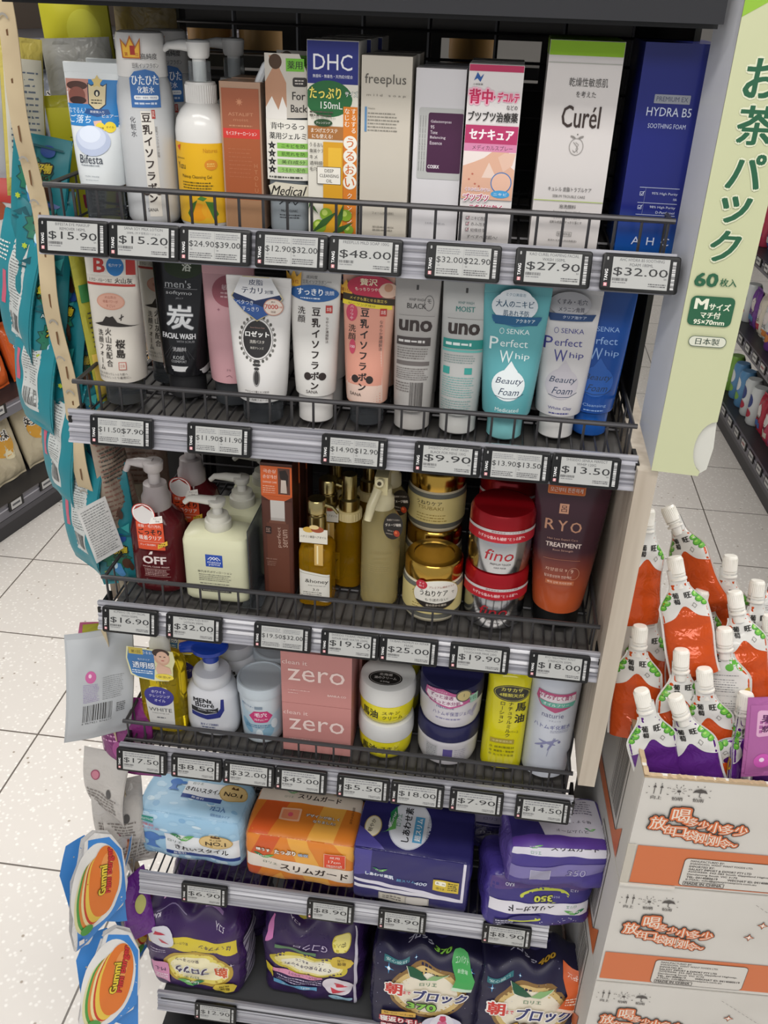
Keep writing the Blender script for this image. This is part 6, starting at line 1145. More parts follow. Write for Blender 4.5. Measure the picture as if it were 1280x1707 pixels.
for i, (p_, yw, ln_) in enumerate((((-.154, .10, 1.45), 62, 12), ((-.150, .10, 1.36), 66, 10), ((-.138, .10, 1.26), 64, 8), ((-.122, .09, 1.17), 62, 3))):
    o = hang('snack_bag', '', 'snack bag', p_, .062, .165, .012, '1f7f8cw', d_tealb, d_teal, yaw=radians(yw-90), lean=(ln_, -6), group='teal snack bags turned backwards', seed=i*2.3+1, bend=.010, wr=.0016, twist=.4)
    o['label'] = 'teal snack bag turned to its white barcode panel, ' + ['highest, far left', 'second highest', 'third highest', 'lowest'][i]
def d_cardb(a): a.dash(-22, 4, 22, 92, 22, '8a8c8c', 4, .35)
o = hang('leaflet', 'white printed card at the foot of the teal bags', 'card', (-.100, .055, 1.120), .040, .082, .002, 'd8d8d6', lambda a: a.dash(-17, 5, 17, 78, 20, '77797a', 4, .35), yaw=radians(52), lean=(-10, -2), seed=1, wr=.0003)
# silver and red bags at the far left
def d_silver(a): a.r(-40, 2, 40, 150, 'b4b8c0'); a.r(-22, 90, 18, 96, '2c2c2c'); a.dash(-20, 66, 18, 88, 5, '4a4a4c', 4); a.bars(-20, 40, 18, 62, '2a2a2a', n=24); a.dash(-20, 100, 20, 140, 8, '55585c', 3, .4)
hang('snack_bag', 'silver bag with a barcode at the far left edge, upper part of the frame', 'snack bag', (-.196, .16, 1.63), .08, .155, .02, 'b4b8c0w', d_silver, yaw=radians(20), lean=(12, 0), seed=3.3)
hang('snack_bag', 'narrow yellow and white bag between the silver bag and the clip strip', 'snack bag', (-.150, .15, 1.625), .045, .16, .014, 'c8b860w', lambda a: (a.r(-20, 20, 20, 140, 'd8d4c4'), a.dash(-16, 30, 16, 130, 16, '6a7484', 4, .4)), yaw=radians(40), lean=(6, 0), seed=4.1)
hang('snack_bag', 'red and white bag at the far left edge below the silver bag', 'snack bag', (-.198, .16, 1.485), .07, .10, .02, 'c8c4c0w', lambda a: (a.r(-34, 70, 34, 98, 'b4342c'), a.e(-10, 60, 14, 12, '9a4a2c'), a.r(4, 20, 30, 52, 'b84a6a'), a.dash(-28, 8, 28, 20, 2, '6a5a5a', 4)), yaw=radians(15), lean=(8, 0), seed=5.6)
# yellow-green bags in the shade between strip and rack
def d_yel(a): a.r(-36, 2, 36, 118, 'b9b422'); a.t('7g', -8, 84, 8, '2a2a18', w=12); a.e(8, 50, 18, 22, 'c6c43a'); a.r(14, 4, 34, 34, 'b8b8b0'); a.dash(15, 6, 33, 32, 7, '55554f', 3); a.r(-12, 8, 6, 26, '8a2440')
for i, (p_, c, h_) in enumerate((((-.112, .20, 1.71), '8f8b1c', .13), ((-.104, .17, 1.570), '9c9824', .13))):
    hang('refill_pouch', ['yellow-green pouch hanging in shade at the top left, upper one', 'yellow-green pouch hanging beside the blue remover tube, lower one'][i], 'pouch', p_, .074, h_, .012, c+'w', d_yel, yaw=radians(10), lean=(-3, 0), seed=i+.4, group='yellow-green pouches hanging by the rack')
hang('refill_pouch', 'pale grey pouch hanging between the two yellow-green pouches', 'pouch', (-.106, .185, 1.625), .074, .09, .012, '9a9a96w', lambda a: a.t('A7', -4, 20, 7, '2a2a2a', w=12), yaw=radians(10), lean=(-3, 0), seed=2.4)
hang('refill_pouch', 'beige pouch hanging in deep shade at the top left inside the rack', 'pouch', (-.052, .26, 1.70), .07, .11, .010, '8c7a50w', None, yaw=radians(8), seed=6.4)
# narrow bags edge-on beside the second and third shelves
for i, (p_, c, h_) in enumerate((((-.098, .12, 1.43), 'a8a43a', .19), ((-.099, .11, 1.215), 'a09080', .15), ((-.094, .12, 1.085), '8c8270', .14))):
    def dd(a, i=i): (a.r(-26, 10, 26, 60, 'd2b454') if i == 0 else a.dash(-24, 10, 24, 150, 20, ('8a6458', '6a6a58')[i-1], 4, .35)); a.r(-26, 120, 26, 140, ('3a7a44', 'c0503c', 'c8a040')[i]); a.dash(-22, 66, 22, 110, 8, '4a4a44', 5, .4)
    hang('snack_bag', ['yellow and green bag seen edge-on beside the volcano tube', 'beige bag with red print seen edge-on beside the third shelf', 'dull green bag seen edge-on beside the wine red pump'][i], 'snack bag', p_, .055, h_, .014, c+'w', dd, yaw=radians(66), lean=(0, -8), seed=i*3.1, twist=.3)
for i, (p_, c) in enumerate((((-.125, .25, 1.19), '8a7468'), ((-.118, .22, 1.06), '7c7060'))):
    hang('snack_bag', 'dull brown bag hanging in shade on the rack side, ' + ['upper', 'lower'][i] + ' one', 'snack bag', p_, .10, .20, .014, c+'w', lambda a: (a.dash(-40, 30, 40, 110, 9, '6a4a3c', 4, .4), a.r(-44, 130, 44, 146, 'a04a38')), yaw=radians(12), seed=i*2.2+.5)
# lower group: grey refill pouch, olive, magenta
def d_ref(a):
    a.r(-44, 2, 44, 158, 'b8bcc0'); a.bars(-26, 36, 14, 64, '3a3a3c', n=30); a.t('4 967421 976217', -6, 33, 3, '4a4a4c', w=42); a.dash(-26, 68, -4, 96, 12, '9a8ab4', 3, .5); a.e(-16, 106, 7, 9, 'c8649c'); a.e(-17, 108, 2, 3, 'e8c8dc'); a.dash(0, 68, 30, 104, 12, '8a8c8e', 5, .35); a.dash(20, 44, 34, 60, 5, '5a5a5c', 6)
hang('refill_pouch', 'pale grey refill pouch with a barcode, beside the yellow oil bottle', 'pouch', (-.112, .055, .918), .092, .165, .012, 'b4b8bcg', d_ref, yaw=radians(38), lean=(10, -8), seed=7.1, bend=.012, wr=.001)
hang('refill_pouch', 'olive yellow pouch with print, half behind the grey refill pouch', 'pouch', (-.128, .10, .900), .06, .15, .012, 'a8a43cw', lambda a: (a.dash(-24, 40, 20, 90, 8, '5a3a2c', 4), a.r(-26, 100, 26, 112, 'c4bc5c')), yaw=radians(30), lean=(12, -6), seed=8.1)
hang('refill_pouch', 'magenta pink pouch, leftmost of the three by the fourth shelf', 'pouch', (-.146, .12, .885), .055, .14, .012, 'b8608cw', lambda a: (a.e(0, 90, 16, 20, 'd8a8bc'), a.dash(-20, 20, 20, 60, 5, 'e8d0d8', 4)), yaw=radians(36), lean=(16, -4), seed=9.1)
# purple sachet, white sachets
hang('snack_bag', 'purple scalloped bag below the grey refill pouch', 'snack bag', (-.105, .07, .790), .085, .13, .014, '7a2c6cw', lambda a: (a.p([(6, 20), (20, 34), (38, 30), (30, 12)], 'e0c040'), a.t('グミ', 18, 26, 9, '3a1c40', w=20, b=.06), a.dash(-36, 60, -10, 110, 6, 'c88ab8', 4, .4), a.e(-10, 50, 10, 14, '9a4a84')), yaw=radians(-8), lean=(-6, -10), seed=10.3, bend=.01)
for i, (p_, yw) in enumerate((((-.132, .045, .700), -20), ((-.126, .055, .635), 14), ((-.118, .06, .58), 40))):
    hang('snack_bag', 'pale grey patterned bag on the lower strip, ' + ['topmost', 'middle', 'lowest'][i] + ' of three', 'snack bag', p_, .075, .12, .014, 'b8b4b0w', lambda a: (a.e(-12, 84, 7, 8, 'b87888'), a.ring(-12, 84, 7, 8, 1.4, '8a3c58'), a.dash(-28, 20, 28, 54, 5, '77706c', 4, .5), a.e(14, 60, 5, 8, '4a4848'), a.p([(-30, 4), (-10, 4), (-20, 16)], 'd88a3c')), yaw=radians(yw), lean=(3, -6), seed=i*1.9+12, group='pale patterned bags on the lower strip', bend=.01, twist=.4)
# burger-shaped candy packs
def d_burg(a):
    a.inc = .0002
    a.p([(-42, 6), (-30, 12), (40, 60), (44, 150), (30, 178), (0, 186), (-18, 140), (-38, 90)], '3f86d0')
    a.e(-3, 108, 40, 70, 'e4e2de', rot=-12, n=40)
    for x, y, c in ((-19, 94, 'dcd6a4'), (-15, 97, '4f9a44'), (-11, 99, 'd8843c'), (-7, 102, 'e6d8a0'), (-3, 104, 'c8402c'), (0, 106, 'e4c24c')): a.e(x, y, 21, 57, c, rot=-12, n=32)
    a.e(9, 112, 24, 58, 'de782e', rot=-12, n=36); a.e(16, 132, 10, 26, 'e89a54', rot=-12, n=20); a.e(-26, 44, 10, 9, '4f9a44')
    a.t('Mini Burger', 20, 128, 12, 'c83430', w=72, b=.08, rot=78, o='7a2418', ow=.06, sh=.2); a.t('Gummi', 7, 118, 11, 'e8cc3c', w=48, b=.07, rot=78, o='5a4a14', ow=.08); a.r(-40, 22, -32, 32, 'e8e4e4')
def d_burgb(a): a.p([(-44, 4), (-30, 10), (40, 60), (48, 150), (30, 188), (0, 190), (-20, 140), (-44, 90)], '3f86d0'); a.e(2, 112, 34, 60, 'c8b494', rot=-12, n=36); a.dash(-20, 60, 20, 150, 16, '6a6258', 3, .4)
def burger(p_, yaw, lean, seed, label):
    root = thing('candy_pack', label, 'candy pack', p_, group='burger-shaped candy packs'); root.rotation_euler = (radians(lean[1]), radians(lean[0]), yaw)
    out = [(-44, 4), (-30, 10), (-22, 6), (-14, 26), (0, 30), (12, 44), (34, 52), (46, 90), (46, 150), (34, 180), (12, 192), (-6, 186), (-20, 150), (-34, 130), (-42, 90), (-48, 50)]
    S = Pillow(.108, .204, .014, bend=.012, wr=.0007, seed=seed, seal=.004); S.step = .006; m = MB()
    for side, surf in ((1, S), (-1, S.other())):
        a = Art(m, surf, base=.0); 
        o2 = out if side == 1 else [(-x, y) for x, y in out[::-1]]
        a.p(o2, 'dcdad8w'); (d_burg if side == 1 else d_burgb)(a)
    m.build('film_bag', root, mat=Matrix.Translation((0, 0, -.192)) @ Matrix.Scale(1.0, 4)); return root
burger((-.146, -.012, .590), radians(50), (5, -10), 1.0, 'burger-shaped candy pack with a blue rim, the large one facing the aisle')
burger((-.142, .085, .380), radians(66), (-2, -6), 2.0, 'burger-shaped candy pack seen narrow, behind the large one')
burger((-.132, -.030, .405), radians(30), (8, -20), 3.0, 'burger-shaped candy pack at the bottom left corner, orange bun upward')
burger((-.120, .075, .56), radians(-60), (4, -10), 4.0, 'burger-shaped candy pack turned away, between the large pack and the rack')
hang('snack_bag', 'thin purple bag among the burger candy packs', 'snack bag', (-.112, .035, .46), .05, .13, .012, '6a2c8aw', lambda a: a.e(4, 70, 10, 18, 'c0c070'), yaw=radians(50), lean=(4, -8), seed=15.2, twist=.5)

# ------------------------------------------------------------------ right side: display box, cartons, pouches
root = thing('display_carton', 'long pale green upright carton with large green vertical lettering', 'carton', (.5460, -.004, 1.258))
G = '2a6044'; PG = 'c6caa4'
m = MB(); W_, H_, D_ = .054, .60, .075
bite = [(54-17*sin(radians(t)), 31-29*cos(radians(t))) for t in range(20, 181, 16)]
ol = [(0, 1), (47, -1)]+bite+[(54, 62), (54, 600), (0, 600)]
fr = Art(m, Flat((0, 0, 0)), base=.0008); fr.put(*fr.tri(ol), PG); fr.off = 0; fr.put(*fr.tri(ol), PG); fr.off = .0010
fr.p([(0, 412), (20, 424), (54, 428), (54, 600), (0, 600)], '8fba3c')
for i, ch in enumerate('お茶パック'): fr.t(ch, [27, 30, 29, 27, 25][i], [368, 332, 295, 263, 231][i], [29, 30, 28, 22, 27][i], G, w=[28, 31, 29, 25, 25][i], b=.045, o='dcdfc4', ow=.05)
fr.t('60', 15, 200, 12, G, w=20, b=.07); fr.t('枚入', 35, 198.5, 7.4, G, w=15, b=.03)
fr.rr(5, 157, 45, 185, G, 5); fr.t('M', 15, 177.6, 9.4, 'e6e8d4', w=11, b=.08); fr.t('サイズ', 32, 175.5, 6.4, 'e6e8d4', w=19, b=.05); fr.t('マチ付', 25, 167.3, 6, 'e6e8d4', w=18, b=.05); fr.t('95×70mm', 25, 160.6, 4.4, 'e6e8d4', w=28, b=.05)
fr.rr(10, 136.5, 45, 147, '5a6a5c', 5); fr.rr(10.6, 137.1, 44.4, 146.4, 'd6d8c8', 4.5); fr.t('日本製', 27.5, 141.8, 6.6, '34463a', w=22, b=.03)
m.build('front_sheet', root)
m = MB(); m.add([(0, .001, .002), (-.011, .050, .030), (-.011, .050, .6), (0, .001, .6)], [(0, 1, 2, 3)], 'c2c4cas'); m.box(W_-.0006, .002, .065, W_, .05, .6, PG); m.box(-.010, .051, .05, W_, .052, .6, 'c9cdb0')
m.build('side_wall', root)
m = MB()
m.add([(x*.001, .0025, y*.001) for x, y in [(47, -1)]+bite+[(54, 62), (57, 30), (55, 6)]], [tuple(range(len(bite)+4))], 'd0d0c8m')
m.build('torn_ply', root)

# want-want style juice cartons
CX, CYf, CW, CD, CYAW = .5985, -.052, .34, .33, radians(3)
OR_ = 'cf7040'
def slogan(a, x, y, s):
    for txt, X, Y, Hh in (('喝多少小多少', [0, 15, 28, 42, 56, 72], [0, -9, -12, -15, -17, -17], [22, 14, 13, 17, 16, 16]), ('放在口袋刚刚令～', [-24, -10, 3, 17, 31, 44, 57, 67], [-14, -23, -26, -30, -33, -36, -39, -41], [20, 14, 15, 16, 16, 16, 15, 5])):
        base = a.off
        for k in range(3):
            for i, ch in enumerate(txt):
                a.off = base+k*.0003
                h = Hh[i]*s; cx = x+X[i]*s; cy = y+Y[i]*s; w_ = h*(.9 if Hh[i] > 6 else 2)
                if k == 0: a.t(ch, cx, cy, h, '3a3634', w=w_, b=.10, o='3a3634', ow=.15)
                elif k == 1: a.t(ch, cx, cy, h, 'd9723f', w=w_, b=.08, o='d9723f', ow=.08)
                else: a.t(ch, cx, cy, h, 'eadbcb', w=w_, b=.02)
def d_carton(full):
    def d(a):
        H = 190 if full else 186; k = '4a4644'
        a.r(-166 if full else -158, 8 if full else 5, 170, 66 if full else 74, OR_)
        keep = a.off
        for i, (tx) in enumerate(('向上', '怕晒', '怕雨')):
            a.off = keep; cx = -151+i*25; cy = H-16; a.t(tx, cx, cy-11, 6, k, w=13, b=.03)
            if i == 0:
                for q in (-4, 4): a.ln([(cx+q, cy-5), (cx+q, cy+7)], .9, k); a.p([(cx+q-2.2, cy+5.5), (cx+q+2.2, cy+5.5), (cx+q, cy+10)], k)
            elif i == 1:
                for t in range(0, 360, 40): a.ln([(cx+5*cos(radians(t)), cy+3+4*sin(radians(t))), (cx+9*cos(radians(t)), cy+3+7*sin(radians(t)))], .6, k)
                a.e(cx, cy+2, 2.4, 2, k)
            else: a.p([(cx-9, cy+1), (cx-6, cy+6), (cx, cy+8), (cx+6, cy+6), (cx+9, cy+1), (cx+4, cy+2), (cx, cy+1), (cx-4, cy+2)], k); a.ln([(cx, cy+2), (cx, cy-5), (cx+3, cy-6)], .9, k)
            for t in (30, 75, 110, 150, 200, 340): a.ln([(cx+12*cos(radians(t)), cy+12*sin(radians(t))*.95), (cx+14*cos(radians(t)), cy+13.5*sin(radians(t)))], .9, k)
        keep = a.off; slogan(a, -116, H-54, 1.05); a.off = keep
        for x_, y_ in ((26, 148), (14, 122), (76, 98)): a.star(x_, y_, 8, 3.2, 4, '3a3634'); a.star(x_, y_, 6.4, 2.5, 4, 'd9723f'); a.star(x_, y_, 4.4, 1.7, 4, 'f0e6dc')
        x0, y0 = -96, 9 if full else 8; a.rr(x0-.8, y0-.8, x0+124.8, y0+50.8, k, 6); a.rr(x0, y0, x0+124, y0+50, 'd4d0c9', 5.4)
        L_ = ('MANUFACTURED BY:', 'SHANDONG, WANT WANT FOODS LTD.', 'IMPORTED BY:', 'GALAXY IMPORT & EXPORT PTY LTD', 'ADDRESS: 343-383 South Gippsland Highway,', 'Dandenong South VIC 3175', 'TEL: 0414080619        WECHAT ID: 0414080519', 'E-MAIL: info@galaxyimexport.com.au')
        for i, t_ in enumerate(L_): a.t(t_, x0+7, y0+46-i*4.9, 3.5, k, w=min(112, len(t_)*2.6), al='l', b=.04)
        a.ln([(x0+5, y0+1.4), (x0+56, y0+1.4), (x0+56, y0+8), (x0+5, y0+8), (x0+5, y0+1.4)], .7, k); a.t('MADE IN CHINA', x0+30, y0+4.8, 4, k, w=46, b=.05)
        if full:
            V = []; F = []; 
            for i in range(24): t = i/24; x1_, y1_ = 8+t*160, H-2-t*120; b = len(V); V += [(x1_, y1_), (x1_+4, y1_-3), (x1_+4, y1_-2.3), (x1_, y1_+.7)]; F.append((b, b+1, b+2, b+3))
            a.put(V, F, '6a6662')
    return d
def d_cside(a):
    a.p([(-160, 4), (128, 4), (128, 60), (100, 26), (-160, 26)], OR_); a.r(40, 30, 104, 186, 'd0ccc6'); a.ln([(40, 30), (104, 30), (104, 186), (40, 186), (40, 30)], 1.2, '4a4644'); a.bars(46, 40, 98, 180, '3a3836', n=26)
def big_carton(z, h, label, full, open_=False):
    root = thing('drink_carton', label, 'box', (CX, CYf, z), CYAW, group=None); S = Soft(CW, CD, h, r=.002, bulge=0, wr=0); S.step = 0
    off = Matrix.Translation((CW/2, CD/2, 0))
    m = MB(); S.mesh(m, {'all': 'carton', 'top': None if open_ else 'carton'})
    d_carton(full)(Art(m, S.face('front'), base=.0003)); d_cside(Art(m, S.face('left'), base=.0003))
    if open_:
        for s_ in (-1, 1): m.box(s_*(CW/2-.003)-.0025, -CD/2+.004, .03, s_*(CW/2-.003)+.0025, CD/2-.004, h, 'carton')
        m.box(-CW/2+.004, -CD/2+.003, .03, CW/2-.004, -CD/2+.007, h, 'carton'); m.box(-CW/2+.004, CD/2-.007, .03, CW/2-.004, CD/2-.003, h, 'carton')
        m.box(-CW/2+.004, -CD/2+.004, .10, CW/2-.004, CD/2-.004, .105, 'carton')
    m.build('carton_body', root, mat=off)
    if open_:
        m = MB(); rnd = random.Random(3); N = 90           # torn upper edge
        for side in range(4):
            L_ = CW if side % 2 == 0 else CD; pr = 0
            for i in range(N):
                u0, u1 = -L_/2+L_*i/N, -L_/2+L_*(i+1)/N; h0, h1 = pr, rnd.uniform(-.001, .0035); pr = h1
                for q, (yo) in enumerate((0, .006)):
                    pass
                def pt(u, v, z_):
                    return [(u, -CD/2+v, z_), (CW/2-v, u, z_), (-u, CD/2-v, z_), (-CW/2+v, -u, z_)][side]
                V = [pt(u0, .0, h-.002), pt(u1, .0, h-.002), pt(u1, .0, h+h1), pt(u0, .0, h+h0), pt(u0, .006, h-.002), pt(u1, .006, h-.002), pt(u1, .006, h+h1*.6), pt(u0, .006, h+h0*.6)]
                m.add(V, [(0, 1, 2, 3), (5, 4, 7, 6), (3, 2, 6, 7)], 'b9a283m')
        m.build('torn_rim', root, mat=off)
    if label.startswith('white juice carton at the top'):
        m = MB(); m.box(-.0006, -.0015, .0, .010, 0, .075, 'c4beb2m'); m.box(.0, -.003, .0, .07, -.0004, .004, 'd8d4ccm'); m.build('torn_flap', root)
    return root
big_carton(.688, .192, 'white juice carton at the top of the stack, cut open and filled with pouches', False, True)
big_carton(.482, .204, 'white juice carton in the middle of the stack, whole slogan visible', True)
big_carton(.276, .204, 'white juice carton third from the top, cut off by the bottom of the photo', True)
big_carton(.070, .204, 'white juice carton at the bottom of the stack', True)
root = thing('pallet', 'low wooden pallet under the juice cartons', 'pallet', (CX, CYf, 0), CYAW); m = MB()
for i in range(5): m.box(.0, .01+i*.066, .052, CW, .052+i*.066, .068, 'ashwood')
for i in range(3): m.box(.01+i*.14, .0, 0, .05+i*.14, CD, .052, 'ashwood')
m.build('boards', root)

# juice pouches
def pouch_art(a, fl, side, rnd):
    """white shoulder print with green grapes over the coloured juice window"""
    C_ = [(x, 76+13*math.exp(-(x/9.5)**2)-.008*x*x) for x in range(-40, 41, 3)]
    a.p(C_+[(40, 136), (-40, 136)], 'd6d5d1g')
    for sx_ in (-1, 1):
        for x, y, q in ((17, 103, 5), (20, 96, 5.6), (25, 90, 4.6)): a.e(sx_*x, y, q, q*.8, '3f8a2c', n=10); a.e(sx_*x, y, q*.8, q*.62, '63ae3c', n=9); a.e(sx_*(x-1), y+1, q*.35, q*.25, '9acb62', n=7)
        a.p([(sx_*12, 112), (sx_*20, 108), (sx_*27, 98), (sx_*22, 104)], '8cc040')
    a.tv('葡萄', -7, 108, 8, '24221f', b=.06); a.t('旺', 7, 103, 7, '24221f', b=.07); a.ln([(9, 88), (12, 92), (15, 88), (12, 85), (10, 89)], .5, '6a6864')
def pouch_back(a, fl, rnd):
    a.p([(-40, 20), (40, 20), (40, 136), (-40, 136)], 'd3d2cfg'); a.dash(-24, 40, 16, 92, 18, '77777a', 4, .4)
    for x, y, q in ((12, 108, 6), (20, 102, 6), (6, 101, 5), (24, 112, 5)): a.e(x, y, q, q*.9, '5aa83a', n=12)
    a.e(24, 66, 6, 10, 'c8a23c', rot=-20); a.t('旺', -8, 112, 8, '24221f', b=.06)
PCOL = {'o': 'orange_juice', 'p': 'grape'}
PROTO = {}
def pouch_proto(col, var):
    w, h, dp = .058, .118, .028
    S = []
    for i in range(33):
        t = i/32; z = h*t
        if t < .72: a = w/2*(1-.03*t)*(1+.02*sin(t*9+var))
        else: q = (t-.72)/.28; a = w/2*(1-.03*.72)*(1-q)+.0105*q; a = w/2*.978-(w/2*.978-.0105)*(q*q*(3-2*q))
        b = dp/2*(1-.62*t)*(.55+.45*min(1, t/.12))+.0008*sin(t*31+var*2); b = max(b, .0052)
        S.append((z, a, b, 2.4-.3*t, .0014*sin(t*7+var), .003*sin(t*5+var*1.3)))
    L = Loft(S, wrap=False); L.step = .005; m = MB(); L.mesh(m, PCOL[col] + ''); rnd = random.Random(var)
    a = Art(m, L, base=.0004); pouch_art(a, 0, 1, rnd)
    class Bk:
        step = .005
        def P(self, x, z, off): v = L.P(x, z, off); _, A, B, n, cx, cy = L.at(z); return Vector((-v.x+2*cx, 2*cy-v.y, v.z))
    pouch_back(Art(m, Bk(), base=.0004), 0, rnd)
    for s_ in (-1, 1):   # side seals
        V = []
        for z, A, B, n, cx, cy in S: V += [(cx+s_*(A-.0004), cy, z), (cx+s_*(A+.0026), cy, z)]
        m.add(V, [(2*i, 2*i+1, 2*i+3, 2*i+2) for i in range(len(S)-1)], 'd9d8d4g')
    sp = MB(); sp.lathe([(h-.006, .0072), (h+.004, .0075), (h+.005, .0110), (h+.007, .0110), (h+.008, .0078), (h+.010, .0078), (h+.0105, .0100), (h+.0125, .0100), (h+.013, .0075)], 'e4e1dag', n=24)
    cp = MB(); cp.lathe([(h+.013, .0092), (h+.014, .0100), (h+.0325, .0092), (h+.0342, .0080), (h+.0345, .0001)], 'eae7dfs', n=26)
    for i in range(26): t = 2*pi*i/26; cp.box(.0096*cos(t)-.0003, .0096*sin(t)-.0003, h+.014, .0096*cos(t)+.0003, .0096*sin(t)+.0003, h+.031, 'eae7dfs')
    return m, sp, cp
def pose(P, Q, turn):
    """P = cap top, Q = pouch base; turn = rotation of the broad face about its own axis"""
    z = (Vector(P)-Vector(Q)).normalized(); y = Vector((0, 1, 0)); y = (y-z*y.dot(z)).normalized(); x = y.cross(z)
    R3 = Matrix((x, y, z)).transposed().to_4x4() @ Matrix.Rotation(radians(turn), 4, 'Z'); R3.translation = Vector(Q); return R3
pz = [  # cap point, base point, colour, turn, label
 ((.592, .018, .945), (.640, -.016, .812), 'p', 8, 'grape purple drink pouch at the front left corner of the open carton'),
 ((.630, .022, .949), (.694, -.014, .812), 'p', -6, 'grape purple drink pouch, second along the front edge'),
 ((.621, .125, 1.080), (.664, .070, .945), 'o', 5, 'bright orange drink pouch lying on the heap, centre'),
 ((.585, .160, 1.122), (.592, .115, .980), 'o', 24, 'orange drink pouch leaning against the pale wood post'),
 ((.620, .235, 1.100), (.698, .170, .975), 'o', -30, 'orange drink pouch tilted at the very top of the heap'),
 ((.590, .085, .985), (.600, .050, .850), 'o', -10, 'orange drink pouch with the white side showing, left end of the middle file'),
 ((.606, .135, .990), (.618, .105, .850), 'o', 12, 'drink pouch whose cap alone shows between the left pouches'),
 ((.640, .060, .972), (.655, .020, .840), 'o', 10, 'red-orange drink pouch behind the second purple one'),
 ((.668, .048, .963), (.697, .005, .828), 'o', -4, 'amber red drink pouch standing at the front centre'),
 ((.694, .092, .992), (.715, .050, .858), 'o', 168, 'drink pouch turned to its white nutrition side, right of the bright orange one'),
 ((.706, .130, 1.030), (.744, .075, .898), 'o', 8, 'orange drink pouch, tall one right of centre'),
 ((.714, .205, 1.034), (.724, .165, .895), 'o', -15, 'drink pouch at the back right with a red body and grey shoulder'),
 ((.746, .175, 1.018), (.750, .130, .880), 'o', 20, 'drink pouch behind the tall one on the right'),
 ((.756, .125, .998), (.774, .080, .862), 'o', -8, 'orange drink pouch at the right edge of the photo'),
 ((.690, .180, 1.000), (.688, .145, .862), 'o', 14, 'drink pouch with a small green leaf, back centre'),
 ((.676, .165, .998), (.668, .130, .860), 'o', -20, 'drink pouch with only its cap showing, back centre left'),
 ((.722, .030, .902), (.724, -.005, .800), 'p', 60, 'grape purple drink pouch showing green grapes near the front right'),
 ((.773, .200, 1.035), (.785, .160, .900), 'o', 200, 'drink pouch with a green top at the far right back'),
 ((.760, .010, .900), (.775, -.015, .800), 'p', 12, 'grape purple drink pouch low at the right edge'),
 ((.800, .080, .985), (.815, .04, .85), 'o', 10, 'orange drink pouch just outside the right edge'),
]
for i, (P, Q, c, tn, lb) in enumerate(pz):
    root = bpy.data.objects.new('drink_pouch', None); COL.objects.link(root); root.empty_display_size = .02; root.matrix_world = pose(P, Q, tn); tag(root, lb, 'pouch', 'drink pouches in the open carton')
    key = (c, i % 3)
    if key not in PROTO:
        PROTO[key] = [b.build(n, root) for b, n in zip(pouch_proto(c, (i % 3)*1.7+.4), ('pouch_body', 'spout', 'cap'))]
    else:
        for o in PROTO[key]: q = o.copy(); COL.objects.link(q); q.parent = root
# fallen cap-up pouch lying across the front rim and pink sachet
P, Q = (.690, .012, .868), (.790, .020, .872)
root = bpy.data.objects.new('drink_pouch', None); COL.objects.link(root); root.matrix_world = pose(P, Q, 0); tag(root, 'white-topped drink pouch lying on its side along the front rim', 'pouch', 'drink pouches in the open carton')
for o in PROTO[('p', 0)]: q = o.copy(); COL.objects.link(q); q.parent = root
def d_sach(a): a.r(-34, 4, 34, 96, 'a8609a'); a.rr(-26, 56, 10, 90, 'd8a8c8', 4); a.t('果汁', -8, 80, 10, '5a2458', w=26, b=.05); a.t('软糖', -8, 66, 9, '5a2458', w=24, b=.05); a.e(-16, 24, 10, 10, 'c858b0'); a.e(-17, 26, 3, 3, 'f0d8ec'); a.e(22, 46, 14, 22, 'c8b48c')
o = hang('sachet', 'pink and purple sachet lying on the pouches at the right edge', 'sachet', (.745, .004, .975), .075, .105, .010, 'a8609aw', d_sach, yaw=radians(4), lean=(-4, -14), seed=4.4)

# ------------------------------------------------------------------ gondolas in the background
def gondola(side, org, yaw, length, levels, hgt=1.75):
    mat = Matrix.Translation(org) @ Matrix.Rotation(yaw, 4, 'Z')
    root = thing('store_shelving', f'tall dark panel standing behind the {side} shelf boards', 'shelving unit', org, yaw); m = MB()
    m.box(0, .45, 0, length, .48, hgt, '4a4038'); m.build('back_panel', root)
    r2 = thing('gondola_plinth', f'black plinth along the floor under the {side} store shelving', 'plinth', org, yaw); m = MB(); m.box(0, 0, 0, length, .44, .075, '2e2d30'); m.box(0, -.004, .05, length, 0, .07, '4a494e'); m.build('plinth', r2)
    for i, z in enumerate(levels):
        r2 = thing('shelf_board', f'dark shelf board of the {side} store shelving, {["lowest", "second from the floor", "third from the floor", "fourth from the floor", "top"][i]}', 'shelf', org, yaw, 'shelf boards of the '+side+' shelving')
        m = MB(); m.box(0, .0, z, length, .44, z+.018, '343336'); m.build('board', r2)
        m = MB(); m.box(0, -.012, z-.022, length, .0, z+.020, '6a6970'); m.box(0, -.014, z+.008, length, -.0121, z+.012, 'a8a6ae'); m.build('price_rail', r2)
    return mat
def loc_on(mt, u, v, z): return mt @ Vector((u, v, z))
